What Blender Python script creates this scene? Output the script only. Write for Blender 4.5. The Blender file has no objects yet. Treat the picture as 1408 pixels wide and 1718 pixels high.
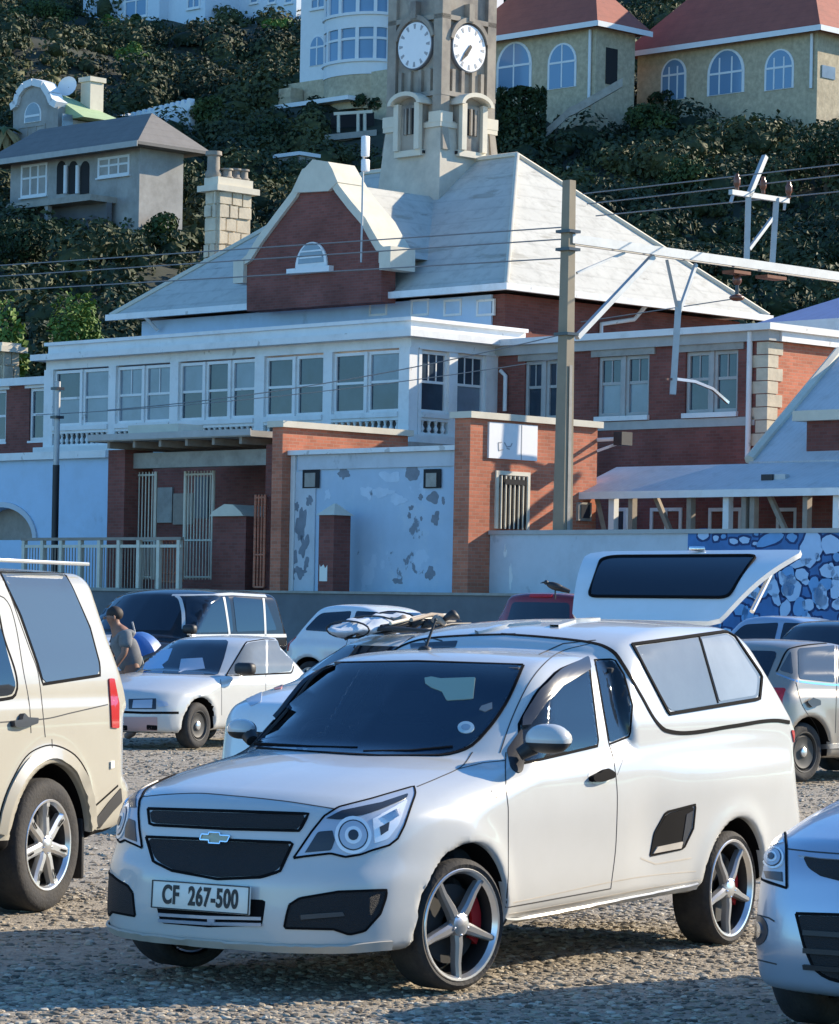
import bpy, bmesh, math, random
import numpy as np
from mathutils import Vector, Matrix
from mathutils.bvhtree import BVHTree

random.seed(7); RNG = np.random.default_rng(7)
scene = bpy.context.scene
COL = scene.collection

# ------------------------------------------------------------------ camera, sky, sun, exposure
FPX, HY, ROLL, CAMH = 5500.0, 1035.0, math.radians(1.1), 1.65
cam_data = bpy.data.cameras.new('camera')
cam = bpy.data.objects.new('camera', cam_data); COL.objects.link(cam)
cam.matrix_world = Matrix.Translation((0, 0, CAMH)) @ Matrix.Rotation(math.pi/2, 4, 'X') @ Matrix.Rotation(ROLL, 4, 'Z')
cam_data.sensor_fit = 'HORIZONTAL'; cam_data.sensor_width = 36.0
cam_data.lens = FPX*36.0/1408.0
cam_data.shift_y = (HY-859.0)/1408.0
cam_data.clip_start = 0.5; cam_data.clip_end = 3000
scene.camera = cam

SUN_AZ, SUN_EL = 25.0, 25.0          # azimuth counted from +X towards +Y
world = bpy.data.worlds.new('World'); scene.world = world; world.use_nodes = True
wn = world.node_tree; wn.nodes.clear()
sky = wn.nodes.new('ShaderNodeTexSky'); sky.sky_type = 'NISHITA'; sky.sun_disc = False
sky.sun_elevation = math.radians(SUN_EL); sky.sun_rotation = math.radians(90-SUN_AZ)
sky.altitude = 0; sky.air_density = 1.0; sky.dust_density = 0.0; sky.ozone_density = 4.0
bg = wn.nodes.new('ShaderNodeBackground'); bg.inputs['Strength'].default_value = 0.125
wo = wn.nodes.new('ShaderNodeOutputWorld')
tint = wn.nodes.new('ShaderNodeMix'); tint.data_type = 'RGBA'; tint.blend_type = 'MULTIPLY'; tint.inputs[0].default_value = 1.0; tint.inputs[7].default_value = (0.56, 0.88, 1.08, 1)
wn.links.new(sky.outputs[0], tint.inputs[6]); wn.links.new(tint.outputs[2], bg.inputs[0]); wn.links.new(bg.outputs[0], wo.inputs[0])
sd = bpy.data.lights.new('sun', 'SUN'); sd.energy = 4.3; sd.angle = math.radians(0.5); sd.color = (1.0, 0.86, 0.66)
sun = bpy.data.objects.new('sun', sd); COL.objects.link(sun); sun.location = (30, 20, 40)
_el, _az = math.radians(SUN_EL), math.radians(SUN_AZ)
sun.rotation_euler = Vector((math.cos(_el)*math.cos(_az), math.cos(_el)*math.sin(_az), math.sin(_el))).to_track_quat('Z', 'Y').to_euler()
vs = scene.view_settings
vs.view_transform = 'Standard'; vs.look = 'None'; vs.exposure = 1.05; vs.gamma = 1.0; vs.use_curve_mapping = False
scene.render.engine = 'CYCLES'
scene.cycles.use_denoising = True
scene.cycles.max_bounces = 8; scene.cycles.transparent_max_bounces = 12

# ------------------------------------------------------------------ helpers: pixels of the photograph to rays and points
CAM = np.array([0.0, 0.0, CAMH])
_c, _s = math.cos(ROLL), math.sin(ROLL)
def ray(px, py):
    qx, qy = px-704.0, py-HY
    return np.array([(_c*qx+_s*qy)/FPX, 1.0, -(-_s*qx+_c*qy)/FPX])
def atY(px, py, Y): return CAM + ray(px, py)*Y
def atZ(px, py, z):
    d = ray(px, py); return CAM + d*((z-CAMH)/d[2])
R2 = math.sqrt(0.5)
def pxof(X, Y, Z):
    u = FPX*X/Y; v = -FPX*(Z-CAMH)/Y; return 704+_c*u-_s*v, HY+_s*u+_c*v
def S(a, b, z):                       # the station's frame (a along its front towards the camera, b into the building)
    return np.array([(a+b)*R2, (b-a)*R2, z])
def onB(px, py, b):                   # point of plane b = const -> (a, z)
    d = ray(px, py); t = b/((d[0]+1)*R2); P = CAM+d*t
    return (P[0]-P[1])*R2, P[2]
def onA(px, py, a):                   # point of plane a = const -> (b, z)
    d = ray(px, py); t = a/((d[0]-1)*R2); P = CAM+d*t
    return (P[0]+P[1])*R2, P[2]

# ------------------------------------------------------------------ materials
def nt(m): return m.node_tree.nodes, m.node_tree.links
def mat(name, col, rough=0.6, metal=0.0, var=0.0, vscale=3.0, bump=0.0, bscale=40.0, coat=0.0, spec=0.5, dirt=None, dscale=1.2, damt=0.5, spread=(0.45, 0.75)):
    m = bpy.data.materials.new(name); m.use_nodes = True
    n, l = nt(m); p = n['Principled BSDF']
    p.inputs['Base Color'].default_value = (*col, 1); p.inputs['Roughness'].default_value = rough
    p.inputs['Metallic'].default_value = metal; p.inputs['Specular IOR Level'].default_value = spec
    if coat: p.inputs['Coat Weight'].default_value = coat; p.inputs['Coat Roughness'].default_value = 0.04
    tc = n.new('ShaderNodeTexCoord')
    src = None
    if var:
        t = n.new('ShaderNodeTexNoise'); t.inputs['Scale'].default_value = vscale; t.inputs['Detail'].default_value = 6; t.inputs['Roughness'].default_value = 0.65
        l.new(tc.outputs['Object'], t.inputs['Vector'])
        mr = n.new('ShaderNodeMapRange'); mr.inputs['From Min'].default_value = 0.25; mr.inputs['From Max'].default_value = 0.75
        mr.inputs['To Min'].default_value = 1-var; mr.inputs['To Max'].default_value = 1+var
        l.new(t.outputs['Fac'], mr.inputs['Value'])
        mx = n.new('ShaderNodeMix'); mx.data_type = 'RGBA'; mx.blend_type = 'MULTIPLY'; mx.inputs[0].default_value = 1
        mx.inputs[6].default_value = (*col, 1); l.new(mr.outputs[0], mx.inputs[7]); src = mx.outputs[2]
    if dirt:
        t = n.new('ShaderNodeTexNoise'); t.inputs['Scale'].default_value = dscale; t.inputs['Detail'].default_value = 9; t.inputs['Roughness'].default_value = 0.7
        mp = n.new('ShaderNodeMapping'); mp.inputs['Location'].default_value = (3.1, 7.7, 1.3); l.new(tc.outputs['Object'], mp.inputs[0]); l.new(mp.outputs[0], t.inputs['Vector'])
        mr = n.new('ShaderNodeMapRange'); mr.inputs['From Min'].default_value = spread[0]; mr.inputs['From Max'].default_value = spread[1]; mr.inputs['To Max'].default_value = damt
        l.new(t.outputs['Fac'], mr.inputs['Value'])
        mx = n.new('ShaderNodeMix'); mx.data_type = 'RGBA'; l.new(mr.outputs[0], mx.inputs[0])
        if src: l.new(src, mx.inputs[6])
        else: mx.inputs[6].default_value = (*col, 1)
        mx.inputs[7].default_value = (*dirt, 1); src = mx.outputs[2]
    if src: l.new(src, p.inputs['Base Color'])
    if bump:
        t = n.new('ShaderNodeTexNoise'); t.inputs['Scale'].default_value = bscale; t.inputs['Detail'].default_value = 5
        l.new(tc.outputs['Object'], t.inputs['Vector'])
        b = n.new('ShaderNodeBump'); b.inputs['Strength'].default_value = bump; b.inputs['Distance'].default_value = 0.02
        l.new(t.outputs['Fac'], b.inputs['Height']); l.new(b.outputs[0], p.inputs['Normal'])
    return m
def glass_mat(name, tint=(0.6, 0.7, 0.7), gloss=1.0, rough=0.02, see=0.8, body=(0.02, 0.03, 0.04)):
    """see-through glazing: part clear, part dark body, mirror reflection by fresnel"""
    m = bpy.data.materials.new(name); m.use_nodes = True
    n, l = nt(m); n.clear()
    o = n.new('ShaderNodeOutputMaterial'); tr = n.new('ShaderNodeBsdfTransparent'); tr.inputs[0].default_value = (*tint, 1)
    df = n.new('ShaderNodeBsdfDiffuse'); df.inputs[0].default_value = (*body, 1)
    m1 = n.new('ShaderNodeMixShader'); m1.inputs[0].default_value = see; l.new(df.outputs[0], m1.inputs[1]); l.new(tr.outputs[0], m1.inputs[2])
    gl = n.new('ShaderNodeBsdfGlossy'); gl.inputs['Roughness'].default_value = rough; gl.inputs[0].default_value = (gloss, gloss, gloss, 1)
    fr = n.new('ShaderNodeFresnel'); fr.inputs[0].default_value = 1.55
    m2 = n.new('ShaderNodeMixShader'); l.new(fr.outputs[0], m2.inputs[0]); l.new(m1.outputs[0], m2.inputs[1]); l.new(gl.outputs[0], m2.inputs[2])
    l.new(m2.outputs[0], o.inputs[0]); return m

def paint(name, col, dust=0.12, rough=0.26):
    m = mat(name, col, rough=rough, coat=0.6, var=0.03, vscale=2.0, dirt=(col[0]*0.62+0.03, col[1]*0.58+0.025, col[2]*0.5+0.02), dscale=2.5, damt=dust, spread=(0.45, 0.8)); return m
M = {}
M['white_paint'] = paint('white car paint', (0.50, 0.51, 0.50))
M['offwhite_paint'] = paint('off white car paint', (0.74, 0.75, 0.74), 0.2)
M['cream_paint'] = paint('champagne car paint', (0.42, 0.395, 0.325), 0.15)
M['silver_paint'] = mat('silver car paint', (0.38, 0.44, 0.53), rough=0.3, metal=0.45, coat=0.6, var=0.03)
M['grey_paint'] = mat('grey beige car paint', (0.30, 0.275, 0.24), rough=0.35, metal=0.3, coat=0.5, var=0.04)
M['black_paint'] = mat('black car paint', (0.012, 0.012, 0.014), rough=0.12, coat=0.0, spec=0.4)
M['sky_glass'] = mat('side glass mirroring the sky', (0.07, 0.09, 0.11), rough=0.05, spec=0.6)
M['red_paint'] = mat('red car paint', (0.15, 0.012, 0.016), rough=0.25, coat=0.6)
M['tint_glass'] = mat('dark tinted car glass', (0.010, 0.016, 0.026), rough=0.04, spec=0.75)
M['grey_glass'] = mat('grey car glass', (0.07, 0.085, 0.10), rough=0.06, spec=0.8)
M['canopy_glass'] = mat('pale reflecting canopy glass', (0.17, 0.185, 0.19), rough=0.1, spec=0.5, var=0.15, vscale=1.5)
M['spoke_alloy'] = mat('dull wheel spoke', (0.36, 0.36, 0.36), rough=0.35, metal=0.6)
M['screen_glass'] = glass_mat('tinted windscreen', (0.34, 0.42, 0.48), see=0.55, body=(0.022, 0.055, 0.10))
M['door_glass'] = glass_mat('tinted door glass', (0.50, 0.55, 0.58), see=0.75, body=(0.05, 0.06, 0.07))
M['rubber'] = mat('tyre rubber', (0.022, 0.022, 0.024), rough=0.85, var=0.3, vscale=9, bump=0.25, bscale=60, dirt=(0.10, 0.085, 0.065), dscale=6, damt=0.45)
M['black_plastic'] = mat('black plastic', (0.018, 0.018, 0.020), rough=0.55, var=0.15, vscale=12)
M['grille_mesh'] = mat('black grille mesh', (0.012, 0.013, 0.015), rough=0.7, bump=0.6, bscale=260)
M['gap'] = mat('panel gap shadow rubber', (0.006, 0.006, 0.007), rough=0.9, spec=0.12)
M['seam'] = mat('panel seam', (0.05, 0.05, 0.052), rough=0.9)
M['chrome'] = mat('chrome', (0.72, 0.73, 0.75), rough=0.14, metal=1.0)
M['alloy'] = mat('polished alloy', (0.78, 0.78, 0.77), rough=0.28, metal=0.85)
M['dark_alloy'] = mat('dark alloy barrel', (0.018, 0.018, 0.02), rough=0.5, metal=0.2)
M['brake'] = mat('brake disc steel', (0.05, 0.05, 0.05), rough=0.55, metal=0.5)
M['red_plastic'] = mat('red lamp plastic', (0.45, 0.012, 0.015), rough=0.15, coat=0.6)
M['red_caliper'] = mat('red caliper paint', (0.40, 0.01, 0.015), rough=0.35)
M['lamp_clear'] = glass_mat('clear lamp lens', (0.95, 0.97, 1.0), see=1.0)
M['lamp_house'] = mat('lamp housing', (0.42, 0.47, 0.54), rough=0.3, metal=0.25)
M['lamp_bright'] = mat('lamp reflector with painted glint', (0.80, 0.82, 0.84), rough=0.25, metal=0.2)  # pale non-metal, sun reflection put into the colour
M['lamp_dark'] = mat('lamp dark bezel', (0.03, 0.035, 0.045), rough=0.3)
M['lip_plastic'] = mat('plastic with painted bounce light', (0.42, 0.39, 0.34), rough=0.7, var=0.2)  # beige of the ground bounce light painted into the plastic
M['plate_white'] = mat('number plate white', (0.70, 0.70, 0.64), rough=0.35)
M['plate_black'] = mat('number plate ink', (0.012, 0.012, 0.014), rough=0.5)
M['interior'] = mat('car interior', (0.03, 0.03, 0.032), rough=0.9)

# ------------------------------------------------------------------ mesh builder
def xf(P, Mx):
    P = np.asarray(P, float); return P @ np.array(Mx.to_3x3()).T + np.array(Mx.translation)
class MB:
    def __init__(self): self.v = []; self.f = []; self.n = 0
    def add(self, V, F):
        V = np.asarray(V, float).reshape(-1, 3); self.v.append(V)
        o = self.n; self.f.extend([tuple(i+o for i in q) for q in F]); self.n += len(V); return self
    def quad(self, *p): return self.add(p, [tuple(range(len(p)))])
    def hexa(self, P):                # 8 points: bottom ring 0-3, top ring 4-7
        return self.add(P, [(3, 2, 1, 0), (4, 5, 6, 7), (0, 1, 5, 4), (1, 2, 6, 5), (2, 3, 7, 6), (3, 0, 4, 7)])
    def box(self, x0, x1, y0, y1, z0, z1, fn=None):
        P = [(x0, y0, z0), (x1, y0, z0), (x1, y1, z0), (x0, y1, z0), (x0, y0, z1), (x1, y0, z1), (x1, y1, z1), (x0, y1, z1)]
        if fn: P = [fn(*q) for q in P]
        return self.hexa(P)
    def sbox(self, a0, a1, b0, b1, z0, z1): return self.box(a0, a1, b0, b1, z0, z1, S)
    def prism(self, poly, e0, e1, fn):   # poly: 2D outline, extruded between e0 and e1; fn(u, v, e) -> point
        n = len(poly)
        P = [fn(u, v, e0) for u, v in poly]+[fn(u, v, e1) for u, v in poly]
        F = [tuple(range(n)), tuple(range(2*n-1, n-1, -1))]+[(i, i+n, (i+1) % n+n, (i+1) % n) for i in range(n)]
        return self.add(P, F)
    def tube(self, pts, r, n=8, cap=True):
        pts = [np.asarray(p, float) for p in pts]; m = len(pts)
        rs = r if hasattr(r, '__len__') else [r]*m
        V = []; up = None
        for i, p in enumerate(pts):
            t = pts[min(i+1, m-1)]-pts[max(i-1, 0)]; t = t/(np.linalg.norm(t)+1e-12)
            if up is None:
                up = np.array([0, 0, 1.0]) if abs(t[2]) < 0.9 else np.array([1.0, 0, 0])
            a = np.cross(t, up); a /= np.linalg.norm(a)+1e-12; b = np.cross(a, t); up = b
            for k in range(n):
                w = 2*math.pi*(k+0.5)/n; V.append(p+rs[i]*(math.cos(w)*a+math.sin(w)*b))
        F = [(i*n+k, i*n+(k+1) % n, (i+1)*n+(k+1) % n, (i+1)*n+k) for i in range(m-1) for k in range(n)]
        if cap: F += [tuple(range(n-1, -1, -1)), tuple((m-1)*n+k for k in range(n))]
        return self.add(V, F)
    def lathe(self, prof, Mx=None, n=32, closed=False, a0=0.0, a1=2*math.pi):   # prof: (radius, height along z)
        full = abs(a1-a0-2*math.pi) < 1e-6; k = n if full else n+1; m = len(prof)
        V = [(r*math.cos(a0+(a1-a0)*j/n), r*math.sin(a0+(a1-a0)*j/n), h) for r, h in prof for j in range(k)]
        F = []
        for i in range(m if closed else m-1):
            i2 = (i+1) % m
            for j in range(n):
                j2 = (j+1) % k; F.append((i*k+j, i*k+j2, i2*k+j2, i2*k+j))
        if Mx is not None: V = xf(V, Mx)
        return self.add(V, F)
    def ball(self, c, r, n=12, m=8, fn=None):
        V = []; rx, ry, rz = r if hasattr(r, '__len__') else (r, r, r)
        for i in range(m+1):
            t = math.pi*i/m
            for j in range(n):
                p = 2*math.pi*j/n; V.append((c[0]+rx*math.sin(t)*math.cos(p), c[1]+ry*math.sin(t)*math.sin(p), c[2]+rz*math.cos(t)))
        F = [(i*n+j, (i+1)*n+j, (i+1)*n+(j+1) % n, i*n+(j+1) % n) for i in range(m) for j in range(n)]
        if fn: V = [fn(*q) for q in V]
        return self.add(V, F)
    def rbox(self, sx, sy, sz, r, Mx, seg=2):
        bm = bmesh.new(); bmesh.ops.create_cube(bm, size=1.0)
        for v in bm.verts: v.co = Vector((v.co.x*sx, v.co.y*sy, v.co.z*sz))
        bmesh.ops.bevel(bm, geom=bm.edges[:], offset=r, segments=seg, affect='EDGES', profile=0.5)
        bm.verts.ensure_lookup_table()
        V = [Mx @ v.co for v in bm.verts]; F = [tuple(v.index for v in f.verts) for f in bm.faces]; bm.free()
        return self.add(V, F)
    def mesh(self, name, inv=None):
        V = np.concatenate(self.v) if self.v else np.zeros((0, 3))
        if inv is not None: V = xf(V, inv)
        me = bpy.data.meshes.new(name); me.from_pydata(V.tolist(), [], self.f); me.update(); return me
    def build(self, name, m, parent=None, smooth=None, fix=False):
        inv = parent_world(parent).inverted() if parent else None
        me = self.mesh(name, inv); return link(name, me, m, parent, smooth, fix)
def parent_world(p):
    W = Matrix.Identity(4)
    while p is not None:
        W = p.matrix_basis @ W; p = p.parent
    return W
def link(name, me, m, parent=None, smooth=None, fix=True):
    if fix:
        bm = bmesh.new(); bm.from_mesh(me); bmesh.ops.recalc_face_normals(bm, faces=bm.faces[:]); bm.to_mesh(me); bm.free()
    if smooth is not None:
        me.shade_smooth()
        if smooth < 180: me.set_sharp_from_angle(angle=math.radians(smooth))
    if m is not None: me.materials.append(M[m] if isinstance(m, str) else m)
    o = bpy.data.objects.new(name, me); COL.objects.link(o); o.parent = parent; return o
def tag(o, label=None, cat=None, group=None, kind=None):
    if label: o['label'] = label
    if cat: o['category'] = cat
    if group: o['group'] = group
    if kind: o['kind'] = kind
    return o
def empty(name, loc, rz=0.0, label=None, cat=None, group=None):
    o = bpy.data.objects.new(name, None); COL.objects.link(o); o.empty_display_size = 0.3
    o.location = [float(q) for q in loc]; o.rotation_euler = (0, 0, rz); o.matrix_basis = Matrix.Translation(o.location) @ Matrix.Rotation(rz, 4, 'Z')
    return tag(o, label, cat, group)
def copy_part(src, parent, loc=None, Mx=None):
    c = src.copy(); COL.objects.link(c); c.parent = parent
    if loc is not None: c.location = loc
    if Mx is not None: c.matrix_basis = Mx
    return c
def copy_tree(o, parent=None):
    c = o.copy(); COL.objects.link(c); c.parent = parent
    for ch in list(o.children): copy_tree(ch, c)
    return c

# ------------------------------------------------------------------ car bodies as implicit surfaces
def rpoly(pts, seg=6):
    """2D polygon with rounded corners: points (x, y) or (x, y, r)"""
    out = []; n = len(pts)
    for i, p in enumerate(pts):
        P = np.array(p[:2], float); r = p[2] if len(p) > 2 else 0
        if r <= 0: out.append(P); continue
        A = np.array(pts[i-1][:2], float)-P; B = np.array(pts[(i+1) % n][:2], float)-P
        la, lb = np.linalg.norm(A), np.linalg.norm(B); A /= la; B /= lb
        d = min(r, la*0.49, lb*0.49)
        for k in range(seg+1):
            t = k/seg; out.append((1-t)**2*(P+A*d)+2*t*(1-t)*P+t*t*(P+B*d))
    return np.array(out)
def sdpoly(x, y, P):
    d = np.full(np.broadcast(x, y).shape, 1e9); s = np.ones(d.shape)
    n = len(P)
    for i in range(n):
        a, b = P[i], P[i-1]; e = b-a; wx, wy = x-a[0], y-a[1]
        t = np.clip((wx*e[0]+wy*e[1])/(e@e+1e-12), 0, 1)
        d = np.minimum(d, (wx-e[0]*t)**2+(wy-e[1]*t)**2)
        c1 = y >= a[1]; c2 = y < b[1]; c3 = e[0]*wy > e[1]*wx
        fl = (c1 & c2 & c3) | (~c1 & ~c2 & ~c3); s = np.where(fl, -s, s)
    return s*np.sqrt(d)
class Tab:                             # 2D distance table with bilinear lookup
    def __init__(self, P, pad=0.35, step=0.01):
        self.lo = P.min(0)-pad; hi = P.max(0)+pad; self.h = step
        nx, ny = np.ceil((hi-self.lo)/step).astype(int)+2
        X = self.lo[0]+np.arange(nx)*step; Y = self.lo[1]+np.arange(ny)*step
        self.T = sdpoly(X[:, None], Y[None, :], P); self.nx, self.ny = nx, ny
    def __call__(self, x, y):
        gx = np.clip((x-self.lo[0])/self.h, 0, self.nx-1.001); gy = np.clip((y-self.lo[1])/self.h, 0, self.ny-1.001)
        i = gx.astype(int); j = gy.astype(int); u = gx-i; v = gy-j; T = self.T
        return (T[i, j]*(1-u)+T[i+1, j]*u)*(1-v)+(T[i, j+1]*(1-u)+T[i+1, j+1]*u)*v
def fillet(a, b, r):
    a = a+r; b = b+r
    return np.minimum(np.maximum(a, b), 0)+np.hypot(np.maximum(a, 0), np.maximum(b, 0))-r
def smin(a, b, k):
    t = np.clip(0.5+0.5*(b-a)/k, 0, 1); return b*(1-t)+a*t-k*t*(1-t)
def interp(x, pts):
    """smooth (monotone cubic) interpolation through pts"""
    xs = np.array([p[0] for p in pts], float); ys = np.array([p[1] for p in pts], float)
    d = np.diff(ys)/np.diff(xs); m = np.zeros(len(xs)); m[0], m[-1] = d[0], d[-1]
    for i in range(1, len(xs)-1): m[i] = 0 if d[i-1]*d[i] <= 0 else 2*d[i-1]*d[i]/(d[i-1]+d[i])
    x = np.clip(x, xs[0], xs[-1]); i = np.clip(np.searchsorted(xs, x)-1, 0, len(xs)-2)
    h = xs[i+1]-xs[i]; t = (x-xs[i])/h
    return (2*t**3-3*t**2+1)*ys[i]+(t**3-2*t**2+t)*h*m[i]+(-2*t**3+3*t**2)*ys[i+1]+(t**3-t**2)*h*m[i+1]
def surfnet(F, o, h):
    Sg = F < 0; n = np.array(F.shape)-1
    cn = [(i, j, k) for i in (0, 1) for j in (0, 1) for k in (0, 1)]
    cnt = sum(Sg[i:i+n[0], j:j+n[1], k:k+n[2]].astype(np.int8) for i, j, k in cn)
    act = (cnt > 0) & (cnt < 8); ids = np.argwhere(act); N = len(ids)
    idx = np.full(act.shape, -1); idx[act] = np.arange(N)
    acc = np.zeros((N, 3)); num = np.zeros(N)
    for a in cn:
        for ax in range(3):
            if a[ax]: continue
            b = list(a); b[ax] = 1
            fa = F[tuple((ids+a).T)]; fb = F[tuple((ids+b).T)]; m = (fa < 0) != (fb < 0)
            t = np.where(m, fa/np.where(m, fa-fb, 1), 0); p = ids+np.array(a, float); p[:, ax] += t
            acc[m] += p[m]; num[m] += 1
    V = o+h*acc/num[:, None]; Q = []
    for ax in range(3):
        u, v = (ax+1) % 3, (ax+2) % 3
        sl0 = [slice(None)]*3; sl1 = [slice(None)]*3; sl0[ax] = slice(0, -1); sl1[ax] = slice(1, None)
        A, B = Sg[tuple(sl0)], Sg[tuple(sl1)]
        e = np.argwhere(A != B); e = e[(e[:, u] > 0) & (e[:, v] > 0) & (e[:, u] < n[u]) & (e[:, v] < n[v])]
        def cell(du, dv):
            c = e.copy(); c[:, u] -= du; c[:, v] -= dv; return idx[tuple(c.T)]
        q = np.stack([cell(1, 1), cell(0, 1), cell(0, 0), cell(1, 0)], 1)
        ins = A[tuple(e.T)]; q[~ins] = q[~ins][:, ::-1]; Q.append(q[(q >= 0).all(1)])
    return V, np.concatenate(Q)

class Car:
    """a parked car: local x forward from the front axle, y to its left, z up"""
    def __init__(self, name, label, cat, pos, head, group=None, z=0.0):
        self.root = empty(name, (pos[0], pos[1], z), math.radians(head), label, cat, group)
        self.W = self.root.matrix_basis.copy(); self.Wi = self.W.inverted()
    def loc(self, P): return xf(P, self.W)
    def shape(self, sp):
        A = Tab(rpoly(sp['low'])); Gs = [(Tab(rpoly(g['poly'])), g) for g in sp['tops']]
        wd = sp['width']; bowf, bowr = sp['bow_front'], sp['bow_rear']; xm = sp.get('xmid', -1.3)
        def f(x, y, z):
            ay = np.abs(y)
            sf = np.clip((x-xm)/1.2, 0, 1); sf = sf*sf*(3-2*sf); sr = np.clip((xm-x)/1.2, 0, 1); sr = sr*sr*(3-2*sr)
            xw = x+interp(ay, bowf)*sf-interp(ay, bowr)*sr
            hw = interp(z, wd)+interp(x, sp.get('wx', [(-9, 0), (9, 0)]))
            for wx in sp['wheels']:
                r = np.hypot(x-wx, z-sp['R'])
                hw = hw+sp.get('flare', 0.018)*np.exp(-((r-sp['arch']-0.02)/0.07)**2)*(z < 1.0)
            if 'bumps' in sp:
                for bx, bz, sx, sz, am in sp['bumps']: hw = hw+am*np.exp(-((x-bx)/sx)**2-((z-bz)/sz)**2)
            z2 = z+sp.get('crown', 0.03)*(ay/0.8)**2.5*np.clip((z-0.5)*3, 0, 1)
            low = fillet(A(xw, z2), (ay-hw)*0.97, sp.get('round', 0.07))
            res = low
            for T, g in Gs:
                bw = interp(ay, g['bow']); mid = g['mid']
                t = np.clip((x-mid)/0.5, -1, 1)
                xg = x+bw*t*np.where(t > 0, 1, g.get('rearbow', 0.7))
                zz = z+g['crown']*(ay/0.7)**2.2
                top = fillet(T(xg, zz), (ay-interp(z, g['width'])-(interp(x, g['wx']) if 'wx' in g else 0))*0.94, g['round'])
                res = smin(res, top, g.get('blend', 0.03))
            for wx in sp['wheels']:
                r = np.hypot(x-wx, z-sp['R'])
                cut = np.maximum(r-sp['arch'], 0.42-ay)
                res = fillet(res, -cut, 0.012)
            return res
        h = sp.get('step', 0.025); x0, x1 = sp['xr']; yy = sp['half']+0.08; z1 = sp['zr']
        o = np.array([x0, -yy+h*0.37, 0.08]); n = np.ceil((np.array([x1, yy, z1])-o)/h).astype(int)+1
        X = o[0]+h*np.arange(n[0]); Y = o[1]+h*np.arange(n[1]); Z = o[2]+h*np.arange(n[2])
        F = f(X[:, None, None], Y[None, :, None], Z[None, None, :])
        F[[0, -1]] = 1; F[:, [0, -1]] = 1; F[:, :, [0, -1]] = 1
        V, Q = surfnet(F, o, h)
        for _ in range(3):
            e = 0.006
            v0 = f(*V.T); g = np.stack([(f(V[:, 0]+e, V[:, 1], V[:, 2])-f(V[:, 0]-e, V[:, 1], V[:, 2])), (f(V[:, 0], V[:, 1]+e, V[:, 2])-f(V[:, 0], V[:, 1]-e, V[:, 2])), (f(V[:, 0], V[:, 1], V[:, 2]+e)-f(V[:, 0], V[:, 1], V[:, 2]-e))], 1)/(2*e)
            st = -(v0/np.maximum((g*g).sum(1), 0.2))[:, None]*g
            V = V+np.clip(st, -h*0.6, h*0.6)
        c = V[Q].mean(1); well = np.zeros(len(Q), bool)
        for wx in sp['wheels']: well |= (np.hypot(c[:, 0]-wx, c[:, 2]-sp['R']) < sp['arch']+0.004) & (np.abs(c[:, 1]) < interp(c[:, 2], wd)-0.015)
        well |= (c[:, 2] < sp.get('under', 0.2))
        self.bvh = BVHTree.FromPolygons([Vector(p) for p in xf(V, self.W)], Q.tolist())
        cut = np.zeros(len(Q), bool)
        for poly, kind in sp.get('cuts', []):
            P = rpoly(poly); P = P.mean(0)+(P-P.mean(0))*0.985; n_ = np.cross(V[Q[:, 1]]-V[Q[:, 0]], V[Q[:, 2]]-V[Q[:, 0]])
            for sg in ((1, -1) if kind == 'side' else (1,)):
                cw = xf(c*np.array([1, sg, 1]), self.W); x_, y_ = pxof(cw[:, 0], cw[:, 1], cw[:, 2])
                ins = sdpoly(x_, y_, P) < 0; ins &= (c[:, 1]*sg > 0.4) if kind == 'side' else (c[:, 0] > -1.15)
                cut |= ins & (c[:, 2] > 0.85)
        well &= ~cut; keep_ = ~cut
        for nm, msk, m in (('body', ~well & keep_, sp['paint']), ('wheel_well', well, 'gap')):
            q = Q[msk]; used, inv = np.unique(q, return_inverse=True)
            me = bpy.data.meshes.new(nm); me.from_pydata(V[used].tolist(), [], inv.reshape(q.shape).tolist()); me.update()
            o_ = link(nm, me, m, self.root, smooth=180, fix=False)
            if nm == 'body': self.body = o_
    # rays onto the body
    def hit(self, org, d, off=0.0):
        d = Vector(d).normalized(); p, n, i, t = self.bvh.ray_cast(Vector(org), d)
        if p is None:
            return None
        if n.dot(d) > 0: n = -n
        return np.array(p+n*off), np.array(n)
    def pxray(self, q): return CAM, ray(q[0], q[1])
    def sideray(self, sgn=1):
        def fn(q): return self.loc([(q[0], sgn*3.0, q[1])])[0], np.array((self.W.to_3x3() @ Vector((0, -sgn, 0))))
        return fn
    def frontray(self, q): return self.loc([(4.0, q[0], q[1])])[0], np.array(self.W.to_3x3() @ Vector((-1, 0, 0)))
    def rearray(self, q): return self.loc([(-9.0, q[0], q[1])])[0], np.array(self.W.to_3x3() @ Vector((1, 0, 0)))
    def topray(self, q): return self.loc([(q[0], q[1], 4.0)])[0], np.array(self.W.to_3x3() @ Vector((0, 0, -1)))
    def patch_geo(self, pts, rf, off=0.003, skirt=0.012, rings=7, dens=72, skirt_in=True):
        P = rpoly(pts); P2 = np.vstack([P, P[:1]]); L = np.r_[0, np.cumsum(np.linalg.norm(np.diff(P2, axis=0), axis=1))]
        s = np.linspace(0, L[-1], dens, endpoint=False)
        O = np.stack([np.interp(s, L, P2[:, 0]), np.interp(s, L, P2[:, 1])], 1); cen = O.mean(0)
        V = []; ok = []
        for k in range(rings+1):
            fr = 1-k/rings
            for q in (O if fr == 1 else cen+(O-cen)*fr) if k < rings else [cen]:
                r = self.hit(*rf(q), off); V.append(None if r is None else r)
        if all(v is None for v in V): return None, None
        last = None
        for i, v in enumerate(V):                    # a miss takes the depth of its neighbour
            if v is None:
                j = min(i+dens, len(V)-1); w = V[j]
                while w is None and j < len(V)-1: j = min(j+dens, len(V)-1); w = V[j]
                if w is None: w = last
                if w is None: w = next(u for u in V if u is not None)
                V[i] = w
            last = V[i]
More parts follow.
